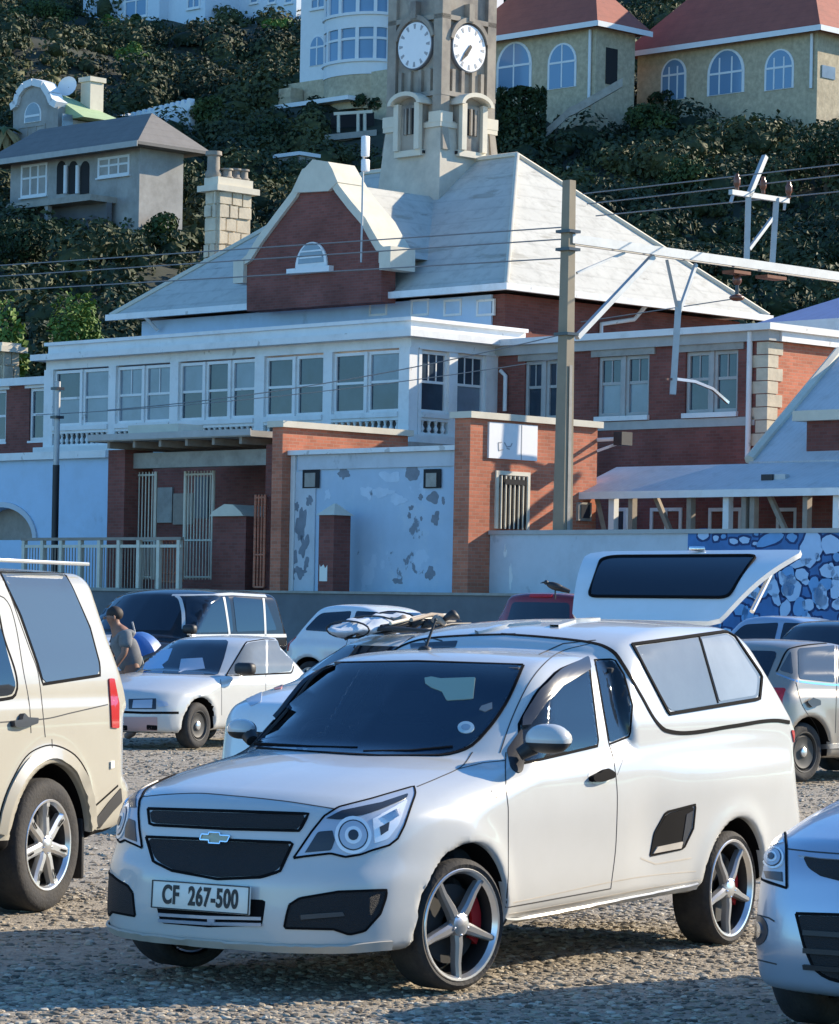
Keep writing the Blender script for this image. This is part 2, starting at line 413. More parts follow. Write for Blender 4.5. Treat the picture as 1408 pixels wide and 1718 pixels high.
        pos = np.array([v[0] for v in V]); nor = np.array([v[1] for v in V])
        F = []
        for k in range(rings-1):
            for j in range(dens): F.append((k*dens+j, k*dens+(j+1) % dens, (k+1)*dens+(j+1) % dens, (k+1)*dens+j))
        c = rings*dens
        for j in range(dens): F.append(((rings-1)*dens+j, (rings-1)*dens+(j+1) % dens, c))
        sk = pos[:dens]-nor[:dens]*skirt; b = len(pos); pos = np.vstack([pos, sk])
        for j in range(dens): F.append((j, b+j, b+(j+1) % dens, (j+1) % dens))
        return pos, F
    def patch(self, name, m, pts, rf=None, off=0.003, mirror=False, parent=None, label=None, smooth=40, **k):
        rf = rf or self.pxray; V, F = self.patch_geo(pts, rf, off, **k)
        if V is None: print('MISS', name, pts[0]); return None
        nn = sum(np.cross(V[q[1]]-V[q[0]], V[q[2]]-V[q[0]]) for q in F[:-k.get('dens', 72)])
        if nn @ (rf(pts[0])[1]) > 0: F = [q[::-1] for q in F]
        o = MB().add(V, F).build(name, m, parent or self.root, smooth)
        if label: o['label'] = label
        res = o
        if mirror:
            L = xf(V, self.Wi); L[:, 1] *= -1
            MB().add(xf(L, self.W), [q[::-1] for q in F]).build(name, m, self.root, smooth)
        return res
    def strip_geo(self, mb, pts, w, rf=None, off=0.0015, closed=False, n=40, mirror=False, curve=True):
        rf = rf or self.pxray; P = np.array([p[:2] for p in pts], float)
        if closed: P = np.vstack([P, P[:1]])
        L = np.r_[0, np.cumsum(np.linalg.norm(np.diff(P, axis=0), axis=1))]; s = np.linspace(0, L[-1], n)
        if curve and len(P) > 3 and not closed: xs = interp(s, list(zip(L, P[:, 0]))); ys = interp(s, list(zip(L, P[:, 1])))
        else: xs = np.interp(s, L, P[:, 0]); ys = np.interp(s, L, P[:, 1])
        H = [self.hit(*rf(q), off) for q in zip(xs, ys)]; H = [x for x in H if x is not None]
        if len(H) < 2: return
        p = np.array([x[0] for x in H]); nr = np.array([x[1] for x in H])
        t = np.gradient(p, axis=0); t /= np.linalg.norm(t, axis=1)[:, None]+1e-12
        sd = np.cross(t, nr); sd /= np.linalg.norm(sd, axis=1)[:, None]+1e-12
        a = p-sd*w/2; b = p+sd*w/2; a2 = a-nr*0.012; b2 = b-nr*0.012; k = len(p)
        # break where the trace jumps
        jump = np.linalg.norm(np.diff(p, axis=0), axis=1) > 0.35
        V = np.concatenate([a, b, a2, b2]); F = []
        for i in range(k-1):
            if jump[i]: continue
            F += [(i, i+1, k+i+1, k+i), (2*k+i, 2*k+i+1, i+1, i), (k+i, k+i+1, 3*k+i+1, 3*k+i)]
        mb.add(V, F)
        if mirror:
            Lc = xf(V, self.Wi); Lc[:, 1] *= -1; mb.add(xf(Lc, self.W), [q[::-1] for q in F])
    def strip(self, name, m, pts, w, label=None, **k):
        mir = k.pop('mirror', False); mb = MB(); self.strip_geo(mb, pts, w, **k)
        if not mb.n: print('MISS', name); return None
        o = mb.build(name, m, self.root, 40)
        if label: o['label'] = label
        if mir:
            V = xf(np.concatenate(mb.v), self.Wi); V[:, 1] *= -1
            MB().add(xf(V, self.W), [q[::-1] for q in mb.f]).build(name, m, self.root, 40)
        return o
    def gaps(self, lines, w=0.006, mirror=True, **k):
        for l in lines: self.strip('panel_gap', 'seam', l, w*0.8, mirror=mirror, **k)
    def wheel(self, x, y, R, rim, width=0.2, style='five', steer=0.0, parent_name='wheel'):
        sg = 1 if y > 0 else -1
        # wheel frame: z outwards
        Mx = self.W @ Matrix.Translation((x, y, R)) @ Matrix.Rotation(math.radians(steer), 4, 'Z') @ Matrix.Rotation(-sg*math.pi/2, 4, 'X')
        hw = width/2
        mb = MB(); sh = min(0.03, (R-rim)*0.4)
        prof = [(rim-0.012, -hw+0.02), (rim+0.01, -hw), (R-sh, -hw), (R-sh*0.35, -hw+sh*0.35), (R, -hw+sh*1.1), (R, hw-sh*1.1), (R-sh*0.35, hw-sh*0.35), (R-sh, hw+0.004), ((R+rim)/2, hw+0.008), (rim+0.01, hw+0.002), (rim-0.012, hw-0.015)]
        mb.lathe(prof, Mx, 48)
        t = mb.build('wheel', 'rubber', self.root, 50)
        mb = MB(); mb.lathe([(rim-0.012, hw-0.016), (rim, hw-0.004), (rim+0.006, hw+0.002), (rim+0.002, hw+0.006), (rim-0.008, hw+0.004), (rim-0.02, hw-0.02)], Mx, 48)
        rm = mb.build('rim', 'alloy' if style != 'steel' else 'brake', t, 45)
        mb = MB(); mb.lathe([(rim-0.03, -hw+0.03), (0.001, -hw+0.03)], Mx, 32); mb.lathe([(rim-0.022, -hw+0.03), (rim-0.03, 0.0), (rim-0.022, hw-0.04), (rim-0.013, hw-0.0165)], Mx, 40); mb.build('barrel', 'dark_alloy', t, 50)
        if style in ('five', 'seven', 'steel'):
            mb = MB(); mb.lathe([(rim*0.72, hw-0.09), (rim*0.72, hw-0.075), (0.05, hw-0.075)], Mx, 32); mb.build('brake_disc', 'brake', t, 40)
        if style == 'five':
            mb = MB(); mb.lathe([(rim*0.80, hw-0.095), (rim*0.80, hw-0.06), (rim*0.55, hw-0.06), (rim*0.55, hw-0.095)], Mx, 10, a0=2.6, a1=3.75); mb.build('brake_caliper', 'red_caliper', t, 40)
        ns = {'five': 5, 'seven': 7, 'steel': 0, 'cap': 8}[style]
        for k in range(ns):
            a = 2*math.pi*(k+0.25)/ns + (0.0 if style != 'five' else sg*math.pi/2-2*math.pi*0.25/5)
            mb = MB(); ca, sa = math.cos(a), math.sin(a)
            w0, w1 = {'five': (0.029, 0.0165), 'seven': (0.036, 0.040), 'cap': (0.03, 0.05)}[style]
            def pt(r, w, h): return Mx @ Vector((r*ca-w*sa, r*sa+w*ca, h))
            secs = [(0.03, w0, hw-0.012), (rim*0.35, w0*0.9, hw-0.006), (rim*0.7, (w0+w1)/2*0.85, hw-0.012), (rim-0.008, w1, hw-0.006)]
            V = []
            for r, w, hh in secs: V += [pt(r, -w, hh-0.035), pt(r, -w*0.92, hh-0.008), pt(r, -w*0.45, hh+0.004), pt(r, w*0.45, hh+0.004), pt(r, w*0.92, hh-0.008), pt(r, w, hh-0.035)]
            F = [(i*6+j, i*6+j+1, i*6+6+j+1, i*6+6+j) for i in range(3) for j in range(5)]
            mb.add(V, F); mb.build('spoke', 'spoke_alloy' if style == 'five' else 'alloy', t, 30, fix=True)
            if style == 'seven':
                mb = MB(); V = [pt(rim*0.62, -0.005, hw-0.003), pt(rim*0.62, 0.005, hw-0.003), pt(rim*0.86, 0.007, hw+0.002), pt(rim*0.86, -0.007, hw+0.002)]
                mb.quad(*V); mb.build('spoke_slot', 'gap', t)
        mb = MB(); mb.lathe([(0.055, hw-0.03), (0.05, hw-0.004), (0.03, hw+0.006), (0.001, hw+0.008)], Mx, 20)
        mb.build('hub_cap', 'alloy', t, 40)
        if style == 'five' or style == 'seven':
            mb = MB()
            for k in range(5):
                a = 2*math.pi*k/5+0.3; mb.ball((0.045*math.cos(a), 0.045*math.sin(a), hw-0.004), 0.008, 6, 4, lambda *q: Mx @ Vector(q))
            mb.build('wheel_nuts', 'chrome', t)
        if style == 'steel':
            mb = MB(); mb.lathe([(rim-0.02, hw-0.03), (rim*0.8, hw-0.012), (rim*0.5, hw-0.03), (rim*0.3, hw-0.02), (0.001, hw-0.015)], Mx, 32); mb.build('wheel_disc', 'brake', t, 40)
        return t
# ------------------------------------------------------------------ station: materials
def brick_mat(name, col, mortar, dark=0.35):
    m = bpy.data.materials.new(name); m.use_nodes = True; n, l = nt(m); p = n['Principled BSDF']; p.inputs['Roughness'].default_value = 0.85; p.inputs['Specular IOR Level'].default_value = 0.2
    tc = n.new('ShaderNodeTexCoord'); sx = n.new('ShaderNodeSeparateXYZ'); l.new(tc.outputs['Object'], sx.inputs[0])
    ad = n.new('ShaderNodeMath'); ad.operation = 'ADD'; l.new(sx.outputs[0], ad.inputs[0]); l.new(sx.outputs[1], ad.inputs[1])
    cb = n.new('ShaderNodeCombineXYZ'); l.new(ad.outputs[0], cb.inputs[0]); l.new(sx.outputs[2], cb.inputs[1])
    b = n.new('ShaderNodeTexBrick'); b.inputs['Scale'].default_value = 1.0; b.inputs['Brick Width'].default_value = 0.24; b.inputs['Row Height'].default_value = 0.086; b.inputs['Mortar Size'].default_value = 0.008
    b.inputs['Color1'].default_value = (*col, 1); b.inputs['Color2'].default_value = (*[c*0.72 for c in col], 1); b.inputs['Mortar'].default_value = (*mortar, 1); b.inputs['Bias'].default_value = -0.2
    l.new(cb.outputs[0], b.inputs['Vector'])
    t = n.new('ShaderNodeTexNoise'); t.inputs['Scale'].default_value = 0.8; t.inputs['Detail'].default_value = 8; l.new(tc.outputs['Object'], t.inputs['Vector'])
    mr = n.new('ShaderNodeMapRange'); mr.inputs['From Min'].default_value = 0.3; mr.inputs['From Max'].default_value = 0.7; mr.inputs['To Min'].default_value = 0.72; mr.inputs['To Max'].default_value = 1.18; l.new(t.outputs['Fac'], mr.inputs['Value'])
    mx = n.new('ShaderNodeMix'); mx.data_type = 'RGBA'; mx.blend_type = 'MULTIPLY'; mx.inputs[0].default_value = 1; l.new(b.outputs[0], mx.inputs[6]); l.new(mr.outputs[0], mx.inputs[7]); l.new(mx.outputs[2], p.inputs['Base Color'])
    bp = n.new('ShaderNodeBump'); bp.invert = True; bp.inputs['Strength'].default_value = 0.5; bp.inputs['Distance'].default_value = 0.012; l.new(b.outputs['Fac'], bp.inputs['Height']); l.new(bp.outputs[0], p.inputs['Normal'])
    return m
def roof_mat(name, col, row=0.35, var=0.25, dirt=(0.10, 0.09, 0.07), damt=0.5, axis=2):
    m = mat(name, col, rough=0.75, var=var, vscale=1.3, dirt=dirt, dscale=2.2, damt=damt, spread=(0.5, 0.75)); n, l = nt(m); p = n['Principled BSDF']
    tc = n.new('ShaderNodeTexCoord'); w = n.new('ShaderNodeTexWave'); w.wave_type = 'BANDS'; w.bands_direction = 'XYZ'[axis]; w.wave_profile = 'SAW'; w.inputs['Scale'].default_value = 0.314/row; w.inputs['Distortion'].default_value = 0.4; w.inputs['Detail'].default_value = 3; w.inputs['Detail Scale'].default_value = 3
    l.new(tc.outputs['Object'], w.inputs['Vector']); bp = n.new('ShaderNodeBump'); bp.inputs['Strength'].default_value = 0.5; bp.inputs['Distance'].default_value = 0.06; l.new(w.outputs['Fac'], bp.inputs['Height']); l.new(bp.outputs[0], p.inputs['Normal'])
    src = p.inputs['Base Color'].links[0].from_socket; rr = n.new('ShaderNodeMapRange'); rr.inputs['From Min'].default_value = 0.0; rr.inputs['From Max'].default_value = 0.16; rr.inputs['To Min'].default_value = 0.86; l.new(w.outputs['Fac'], rr.inputs['Value'])
    mx = n.new('ShaderNodeMix'); mx.data_type = 'RGBA'; mx.blend_type = 'MULTIPLY'; mx.inputs[0].default_value = 1; l.new(src, mx.inputs[6]); l.new(rr.outputs[0], mx.inputs[7]); l.new(mx.outputs[2], p.inputs['Base Color']); return m
M['brick'] = brick_mat('red brick', (0.24, 0.085, 0.068), (0.18, 0.105, 0.09))
M['sunlit_brick'] = brick_mat('brick with painted sunlight', (0.56, 0.19, 0.11), (0.44, 0.25, 0.17))  # lit copy of the red brick, sunlight painted into the colour
M['white_wall'] = mat('white painted timber', (0.74, 0.74, 0.72), rough=0.6, var=0.07, vscale=1.5, dirt=(0.36, 0.34, 0.30), dscale=1.6, damt=0.4, spread=(0.5, 0.8))
M['pale_wall'] = mat('pale painted plaster', (0.52, 0.56, 0.60), rough=0.8, var=0.06, vscale=1.2, dirt=(0.33, 0.34, 0.35), dscale=1.1, damt=0.5, spread=(0.48, 0.8))
M['blue_wall'] = mat('faded blue plaster', (0.40, 0.51, 0.62), rough=0.8, var=0.08, vscale=1.2, dirt=(0.50, 0.58, 0.64), dscale=1.6, damt=0.6, spread=(0.52, 0.68))
M['light_blue_wall'] = mat('light blue plaster', (0.45, 0.60, 0.76), rough=0.8, var=0.05, vscale=1.0, dirt=(0.3, 0.35, 0.4), dscale=1.2, damt=0.3)
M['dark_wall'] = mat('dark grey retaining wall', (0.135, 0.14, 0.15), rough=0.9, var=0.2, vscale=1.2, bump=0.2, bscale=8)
M['concrete'] = mat('weathered concrete', (0.34, 0.32, 0.28), rough=0.85, var=0.15, vscale=2.0, dirt=(0.15, 0.14, 0.12), dscale=2.5, damt=0.6)
M['mast'] = mat('concrete mast', (0.27, 0.225, 0.16), rough=0.85, var=0.12, vscale=2.0)
M['stone'] = mat('pale sandstone', (0.55, 0.48, 0.36), rough=0.9, var=0.22, vscale=2.5, bump=0.4, bscale=9)
M['tower_stone'] = mat('weathered tower stone', (0.33, 0.29, 0.235), rough=0.9, var=0.22, vscale=0.9, bump=0.3, bscale=5, dirt=(0.16, 0.14, 0.13), dscale=1.1, damt=0.6, spread=(0.45, 0.7))
M['pale_trim'] = mat('pale stone trim', (0.62, 0.57, 0.46), rough=0.85, var=0.1, vscale=2)
M['roof'] = roof_mat('pale roof sheets', (0.50, 0.49, 0.44), 0.45, 0.10, (0.22, 0.21, 0.18), 0.55)
M['iron_roof'] = roof_mat('corrugated pale roof', (0.55, 0.56, 0.56), 0.16, 0.08, (0.3, 0.28, 0.25), 0.4, axis=0)
M['blue_roof'] = roof_mat('blue roof sheets', (0.14, 0.22, 0.42), 0.4, 0.1, (0.1, 0.15, 0.25), 0.3, axis=0)
M['window_glass'] = mat('old window glass', (0.04, 0.058, 0.08), rough=0.08, spec=0.5, var=0.4, vscale=0.9)
M['curtain_glass'] = mat('window with pale blind', (0.19, 0.235, 0.28), rough=0.15, spec=0.5, var=0.25, vscale=1.0)
M['grey_trim'] = mat('grey weathered trim', (0.40, 0.40, 0.38), rough=0.8, var=0.15, vscale=2.0)
M['steel'] = mat('galvanised steel', (0.42, 0.43, 0.43), rough=0.5, metal=0.4, var=0.12)
M['rust'] = mat('rusty ironwork', (0.20, 0.075, 0.04), rough=0.8, var=0.3, vscale=5)
M['gate_paint'] = mat('cream gate paint', (0.62, 0.57, 0.46), rough=0.55, var=0.12, vscale=4)
M['wire'] = mat('overhead wire', (0.17, 0.175, 0.18), rough=0.6)
M['insulator'] = mat('brown insulator', (0.16, 0.06, 0.035), rough=0.3)
M['dark_void'] = mat('dark opening', (0.02, 0.02, 0.022), rough=0.95)
M['timber'] = mat('old timber', (0.30, 0.25, 0.20), rough=0.8, var=0.2, vscale=4)
M['sign_white'] = mat('white sign board', (0.78, 0.78, 0.78), rough=0.5, var=0.03)
M['ink'] = mat('sign ink', (0.33, 0.33, 0.34), rough=0.6)
def flaky(m, layers, stretch=(1, 1, 0.75)):
    """flaking paint: crisp edged patches of another colour over the base colour"""
    n, l = nt(m); p = n['Principled BSDF']; src = p.inputs['Base Color'].links[0].from_socket; tc = n.new('ShaderNodeTexCoord')
    for k, (col, scale, lo, hi, amt) in enumerate(layers):
        mp = n.new('ShaderNodeMapping'); mp.inputs['Location'].default_value = (k*7.3+2, k*3.1, k*5.7); mp.inputs['Scale'].default_value = stretch; l.new(tc.outputs['Object'], mp.inputs[0])
        t = n.new('ShaderNodeTexNoise'); t.inputs['Scale'].default_value = scale; t.inputs['Detail'].default_value = 10; t.inputs['Roughness'].default_value = 0.62; l.new(mp.outputs[0], t.inputs['Vector'])
        r = n.new('ShaderNodeMapRange'); r.inputs['From Min'].default_value = lo; r.inputs['From Max'].default_value = hi; r.inputs['To Max'].default_value = amt; l.new(t.outputs['Fac'], r.inputs['Value'])
        mx = n.new('ShaderNodeMix'); mx.data_type = 'RGBA'; l.new(r.outputs[0], mx.inputs[0]); l.new(src, mx.inputs[6]); mx.inputs[7].default_value = (*col, 1); src = mx.outputs[2]
    l.new(src, p.inputs['Base Color'])
flaky(M['blue_wall'], [((0.50, 0.60, 0.70), 0.9, 0.60, 0.62, 0.7), ((0.15, 0.17, 0.20), 1.1, 0.635, 0.65, 0.85)])
flaky(M['pale_wall'], [((0.30, 0.33, 0.36), 1.0, 0.62, 0.66, 0.6)])
flaky(M['light_blue_wall'], [((0.28, 0.36, 0.44), 0.8, 0.62, 0.68, 0.5)])
flaky(M['white_wall'], [((0.30, 0.28, 0.25), 2.2, 0.64, 0.67, 0.55)])
flaky(M['roof'], [((0.26, 0.24, 0.19), 1.0, 0.60, 0.66, 0.55), ((0.20, 0.19, 0.16), 2.0, 0.66, 0.70, 0.6)], (0.45, 0.45, 2.6))
flaky(M['tower_stone'], [((0.12, 0.11, 0.105), 0.7, 0.52, 0.66, 0.7)])
def Lf(b): return lambda u, v, e: S(u, b-e, v)
def Rf(a): return lambda u, v, e: S(a+e, u, v)
RZ = -math.pi/4
def sroot(name, a, b, z, label, cat, group=None): return empty(name, S(a, b, z), RZ, label, cat, group)
def rect(u0, u1, v0, v1): return [(u0, v0), (u1, v0), (u1, v1), (u0, v1)]
def slab(parent, name, m, fn, poly, e0, e1, smooth=None):
    return MB().prism(poly, e0, e1, fn).build(name, m, parent, smooth, fix=True)
def holed(parent, name, m, fn, u0, u1, v0, v1, holes, th=0.35, rev=0.14):
    us = sorted({u0, u1, *[h[0] for h in holes], *[h[1] for h in holes]}); vs_ = sorted({v0, v1, *[h[2] for h in holes], *[h[3] for h in holes]})
    mb = MB()
    for i in range(len(us)-1):
        for j in range(len(vs_)-1):
            uc, vc = (us[i]+us[i+1])/2, (vs_[j]+vs_[j+1])/2
            if any(h[0] < uc < h[1] and h[2] < vc < h[3] for h in holes): continue
            mb.quad(fn(us[i], vs_[j], 0), fn(us[i+1], vs_[j], 0), fn(us[i+1], vs_[j+1], 0), fn(us[i], vs_[j+1], 0))
    for a, b, c, d in holes:
        for p, q in (((a, c), (b, c)), ((b, c), (b, d)), ((b, d), (a, d)), ((a, d), (a, c))):
            mb.quad(fn(*p, 0), fn(*p, -rev), fn(*q, -rev), fn(*q, 0))
    for p, q in (((u0, v0), (u1, v0)), ((u1, v0), (u1, v1)), ((u1, v1), (u0, v1)), ((u0, v1), (u0, v0))):
        mb.quad(fn(*q, 0), fn(*q, -th), fn(*p, -th), fn(*p, 0))
    mb.quad(fn(u0, v0, -th), fn(u0, v1, -th), fn(u1, v1, -th), fn(u1, v0, -th))
    return mb.build(name, m, parent)
def window(parent, fn, u0, u1, v0, v1, cols=1, rows=(0.5,), fw=0.06, frame='white_wall', glass='window_glass', e=0.0, mun=(), depth=0.08, sill=True, topcols=None):
    """frame with panes: cols lights wide, rows = heights of the transoms as fractions; mun = upper lights split into n"""
    mb = MB()
    for r in (rect(u0, u1, v0, v0+fw), rect(u0, u1, v1-fw, v1), rect(u0, u0+fw, v0+fw, v1-fw), rect(u1-fw, u1, v0+fw, v1-fw)): mb.prism(r, e-depth, e, fn)
    w = mb.build('window', frame, parent, fix=True)
    iu = [u0+fw+(u1-u0-2*fw)*k/cols for k in range(cols+1)]; iv = [v0+fw]+[v0+fw+(v1-v0-2*fw)*r for r in rows]+[v1-fw]
    for k in range(1, cols): slab(w, 'mullion', frame, fn, rect(iu[k]-fw*0.45, iu[k]+fw*0.45, v0+fw, v1-fw), e-depth, e-0.012)
    for q in iv[1:-1]: slab(w, 'transom', frame, fn, rect(u0+fw, u1-fw, q-fw*0.4, q+fw*0.4), e-depth, e-0.02)
    for i in range(cols):
        for j in range(len(iv)-1):
            g = glass if not isinstance(glass, (list, tuple)) else glass[(i*2+j) % len(glass)]
            slab(w, 'pane', g, fn, rect(iu[i]+0.002, iu[i+1]-0.002, iv[j]+0.002, iv[j+1]-0.002), e-depth*0.8, e-depth*0.7)
            nm = topcols if (topcols and j == len(iv)-2) else None
            if nm:
                for k in range(1, nm):
                    x = iu[i]+(iu[i+1]-iu[i])*k/nm; slab(w, 'glazing_bar', frame, fn, rect(x-0.018, x+0.018, iv[j], iv[j+1]), e-depth*0.66, e-depth*0.4)
    if sill: slab(w, 'sill', frame, fn, rect(u0-0.05, u1+0.05, v0-0.07, v0-0.002), e-0.05, e+0.09)
    return w
def Lq(b, x0, y0, x1, y1): 
    """pixel box on plane b, measured at its left and right edges -> a0, a1, z0, z1"""
    xm = (x0+x1)/2; return onB(x0, (y0+y1)/2, b)[0], onB(x1, (y0+y1)/2, b)[0], onB(xm, y1, b)[1], onB(xm, y0, b)[1]
def Rq(a, x0, y0, x1, y1):
    xm = (x0+x1)/2; return onA(x0, (y0+y1)/2, a)[0], onA(x1, (y0+y1)/2, a)[0], onA(xm, y1, a)[1], onA(xm, y0, a)[1]
BAL = [(0.035, 0), (0.06, 0.02), (0.06, 0.07), (0.035, 0.1), (0.05, 0.2), (0.075, 0.32), (0.07, 0.42), (0.04, 0.58), (0.032, 0.72), (0.05, 0.78), (0.035, 0.82), (0.06, 0.9), (0.06, 1.0)]
def balusters(parent, fn, u0, u1, v0, v1, n, e=-0.08, m='white_wall'):
    slab(parent, 'balustrade_rail', m, fn, rect(u0, u1, v1-0.09, v1), e-0.1, e+0.1); slab(parent, 'balustrade_rail', m, fn, rect(u0, u1, v0, v0+0.08), e-0.1, e+0.1)
    first = None; h = v1-v0-0.17; inv = parent_world(parent).inverted()
    for k in range(n):
        p = fn(u0+(u1-u0)*(k+0.5)/n, v0+0.08, e)
        if first is None:
            me = MB().lathe([(r*1.0, q*h) for r, q in BAL], None, 10).mesh('baluster'); first = link('baluster', me, m, parent, 50); first.location = inv @ Vector(p)
        else: copy_part(first, parent, inv @ Vector(p))

# ------------------------------------------------------------------ station building: verandah front
BG, BF, BM = 64.0, 67.5, 70.0
fl = Lf(BG)
aL, _ = onB(76, 650, BG); aR, zpar = onB(690, 531, BG); zbase = onB(690, 742, BG)[1]
z_par1 = zpar; z_cor = onB(690, 560, BG)[1]; z_head = onB(690, 582, BG)[1]; z_sill = onB(680, 690, BG)[1]
GAL = sroot('station_building', aR, BG, 0, 'long red brick and white railway station with a pale hipped roof and glazed white verandah', 'station')
bR1 = onA(838, 600, aR)[0]; fr = Rf(aR)
mb = MB(); mb.sbox(aL, aR, BG, BF+0.5, 0, zbase); mb.build('verandah_base', 'light_blue_wall', GAL)
mb = MB(); mb.sbox(aL-0.25, aR+0.25, BG-0.25, BF+0.3, zbase, zbase+0.22); mb.build('verandah_floor_edge', 'white_wall', GAL)
mb = MB(); mb.sbox(aL-0.15, aR+0.15, BG-0.15, BF+0.3, zbase-0.45, zbase-0.25); mb.build('verandah_band', 'white_wall', GAL)
mb = MB(); mb.sbox(aL, aR, BG+0.02, BF, z_head, z_cor-0.09); mb.build('verandah_lintel', 'white_wall', GAL)
mb = MB(); mb.sbox(aL-0.35, aR+0.35, BG-0.35, BF, z_cor-0.09, z_cor+0.10); mb.build('verandah_cornice', 'white_wall', GAL)
mb = MB(); mb.sbox(aL+0.05, aR-0.05, BG+0.05, BF+1.2, z_cor+0.10, z_par1-0.10); mb.build('verandah_parapet', 'white_wall', GAL)
mb = MB(); mb.sbox(aL-0.03, aR+0.06, BG-0.06, BF+1.2, z_par1-0.10, z_par1); mb.build('parapet_coping', 'white_wall', GAL)
cols_px = [(75, 90), (183, 195), (286, 300), (428, 444), (543, 558), (670, 690)]
ca = [(onB(x0, 650, BG)[0], onB(x1, 650, BG)[0]) for x0, x1 in cols_px]; ca[-1] = (ca[-1][0], aR)
for a0, a1 in ca: slab(GAL, 'verandah_column', 'white_wall', fl, rect(a0, a1, zbase+0.22, z_head), -0.32, 0.03)
G3 = ['window_glass', 'window_glass', 'curtain_glass', 'window_glass']
nl = [2, 2, 3, 2, 2]
gl_ = [['curtain_glass', 'window_glass', 'curtain_glass', 'curtain_glass'], ['curtain_glass', 'curtain_glass', 'curtain_glass', 'curtain_glass'], ['window_glass', 'curtain_glass', 'window_glass', 'window_glass'], ['window_glass'], ['window_glass', 'window_glass', 'window_glass', 'curtain_glass']]
zs = z_sill
for k in range(5):
    a0, a1 = ca[k][1], ca[k+1][0]
    n = nl[k]; step = (a1-a0)/n
    for i in range(n):
        window(GAL, fl, a0+i*step+(0.0 if i == 0 else 0.05), a0+(i+1)*step-(0.0 if i == n-1 else 0.05), zs, z_head-0.05, 1, (0.5,), 0.09, glass=gl_[k][(2*i) % len(gl_[k]):]+gl_[k], e=-0.06, sill=False, topcols=2 if k in (1,) else None)
        if i: slab(GAL, 'window_mullion', 'white_wall', fl, rect(a0+i*step-0.05, a0+i*step+0.05, zs, z_head-0.05), -0.2, 0.0)
    slab(GAL, 'verandah_sill', 'white_wall', fl, rect(a0, a1, zs-0.14, zs), -0.25, 0.08)
    balusters(GAL, fl, a0, a1, zbase+0.22, zs-0.14, int((a1-a0)/0.24))
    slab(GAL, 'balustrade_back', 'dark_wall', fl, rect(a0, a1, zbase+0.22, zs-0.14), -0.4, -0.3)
# the sunlit return of the verandah
rb = [(BG, onA(707, 640, aR)[0]), (onA(753, 640, aR)[0], onA(767, 640, aR)[0]), (onA(815, 640, aR)[0], bR1)]
for b0, b1 in rb[1:]: slab(GAL, 'verandah_column', 'white_wall', fr, rect(b0, b1, zbase+0.22, z_head), -0.3, 0.02)
slab(GAL, 'verandah_column', 'white_wall', fr, rect(BG+0.33, rb[0][1], zbase+0.22, z_head), -0.3, 0.02)
slab(GAL, 'verandah_lintel', 'white_wall', fr, rect(BG+0.33, bR1, z_head-0.03, z_head+0.02), -0.3, 0.06)
for k in range(2):
    b0, b1 = rb[k][1], rb[k+1][0]
    window(GAL, fr, b0, b1, zs, z_head-0.05, 1, (0.5,), 0.09, e=-0.08, sill=False, topcols=3, glass=['window_glass'] if k == 0 else ['curtain_glass', 'window_glass'])
    slab(GAL, 'verandah_sill', 'white_wall', fr, rect(b0, b1, zs-0.14, zs), -0.25, 0.08)
    balusters(GAL, fr, b0, b1, zbase+0.22, zs-0.14, max(3, int((b1-b0)/0.26)))
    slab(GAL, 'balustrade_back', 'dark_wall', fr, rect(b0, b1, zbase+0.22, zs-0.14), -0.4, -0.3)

# ------------------------------------------------------------------ brick front block
ff = Lf(BF); a0f = aR-0.0; a1f, zf1 = onB(1290, 543, BF); zf_top = onB(1000, 561, BF)[1]
def LW(x0, y0, x1, y1): return Lq(BF, x0, y0, x1, y1)
W_px = [(880, 604, 945, 700), (1003, 596, 1089, 698), (1150, 584, 1238, 692)]
zb_, zt_ = onB(1045, 698, BF)[1], onB(1045, 597, BF)[1]
wh = [(LW(*q)[0], LW(*q)[1], zb_, zt_) for q in W_px]
holed(GAL, 'brick_front', 'brick', ff, aR+0.002, a1f, 0, zf_top-0.45, wh)
for k, (u0, u1, v0, v1) in enumerate(wh):
    um = (u0+u1)/2
    for s0, s1 in ((u0, um-0.06), (um+0.06, u1)):
        window(GAL, ff, s0, s1, v0, v1, 1, (0.56,), 0.1, frame='grey_trim', glass=['curtain_glass', 'window_glass'] if k == 1 else ['window_glass', 'window_glass'], e=-0.07, topcols=2, sill=False)
    slab(GAL, 'window_mullion', 'grey_trim', ff, rect(um-0.06, um+0.06, v0, v1), -0.13, -0.02)
    slab(GAL, 'window_lintel', 'concrete', ff, rect(u0-0.22, u1+0.22, v1, v1+0.27), -0.1, 0.06)
    slab(GAL, 'window_sill', 'white_wall', ff, rect(u0-0.04, u1+0.04, v0-0.13, v0), -0.12, 0.1)
slab(GAL, 'string_course', 'grey_trim', ff, rect(wh[1][0]-0.3, a1f-0.4, zb_-0.38, zb_-0.15), 0.0, 0.03)
mb = MB(); mb.sbox(aR-0.1, a1f+0.12, BF-0.12, BF+4, zf_top-0.45, zf_top-0.18); mb.build('front_cornice', 'grey_trim', GAL)
mb = MB(); mb.sbox(aR-0.1, a1f+0.28, BF-0.28, BF+4, zf_top-0.18, zf_top); mb.build('front_gutter', 'white_wall', GAL)
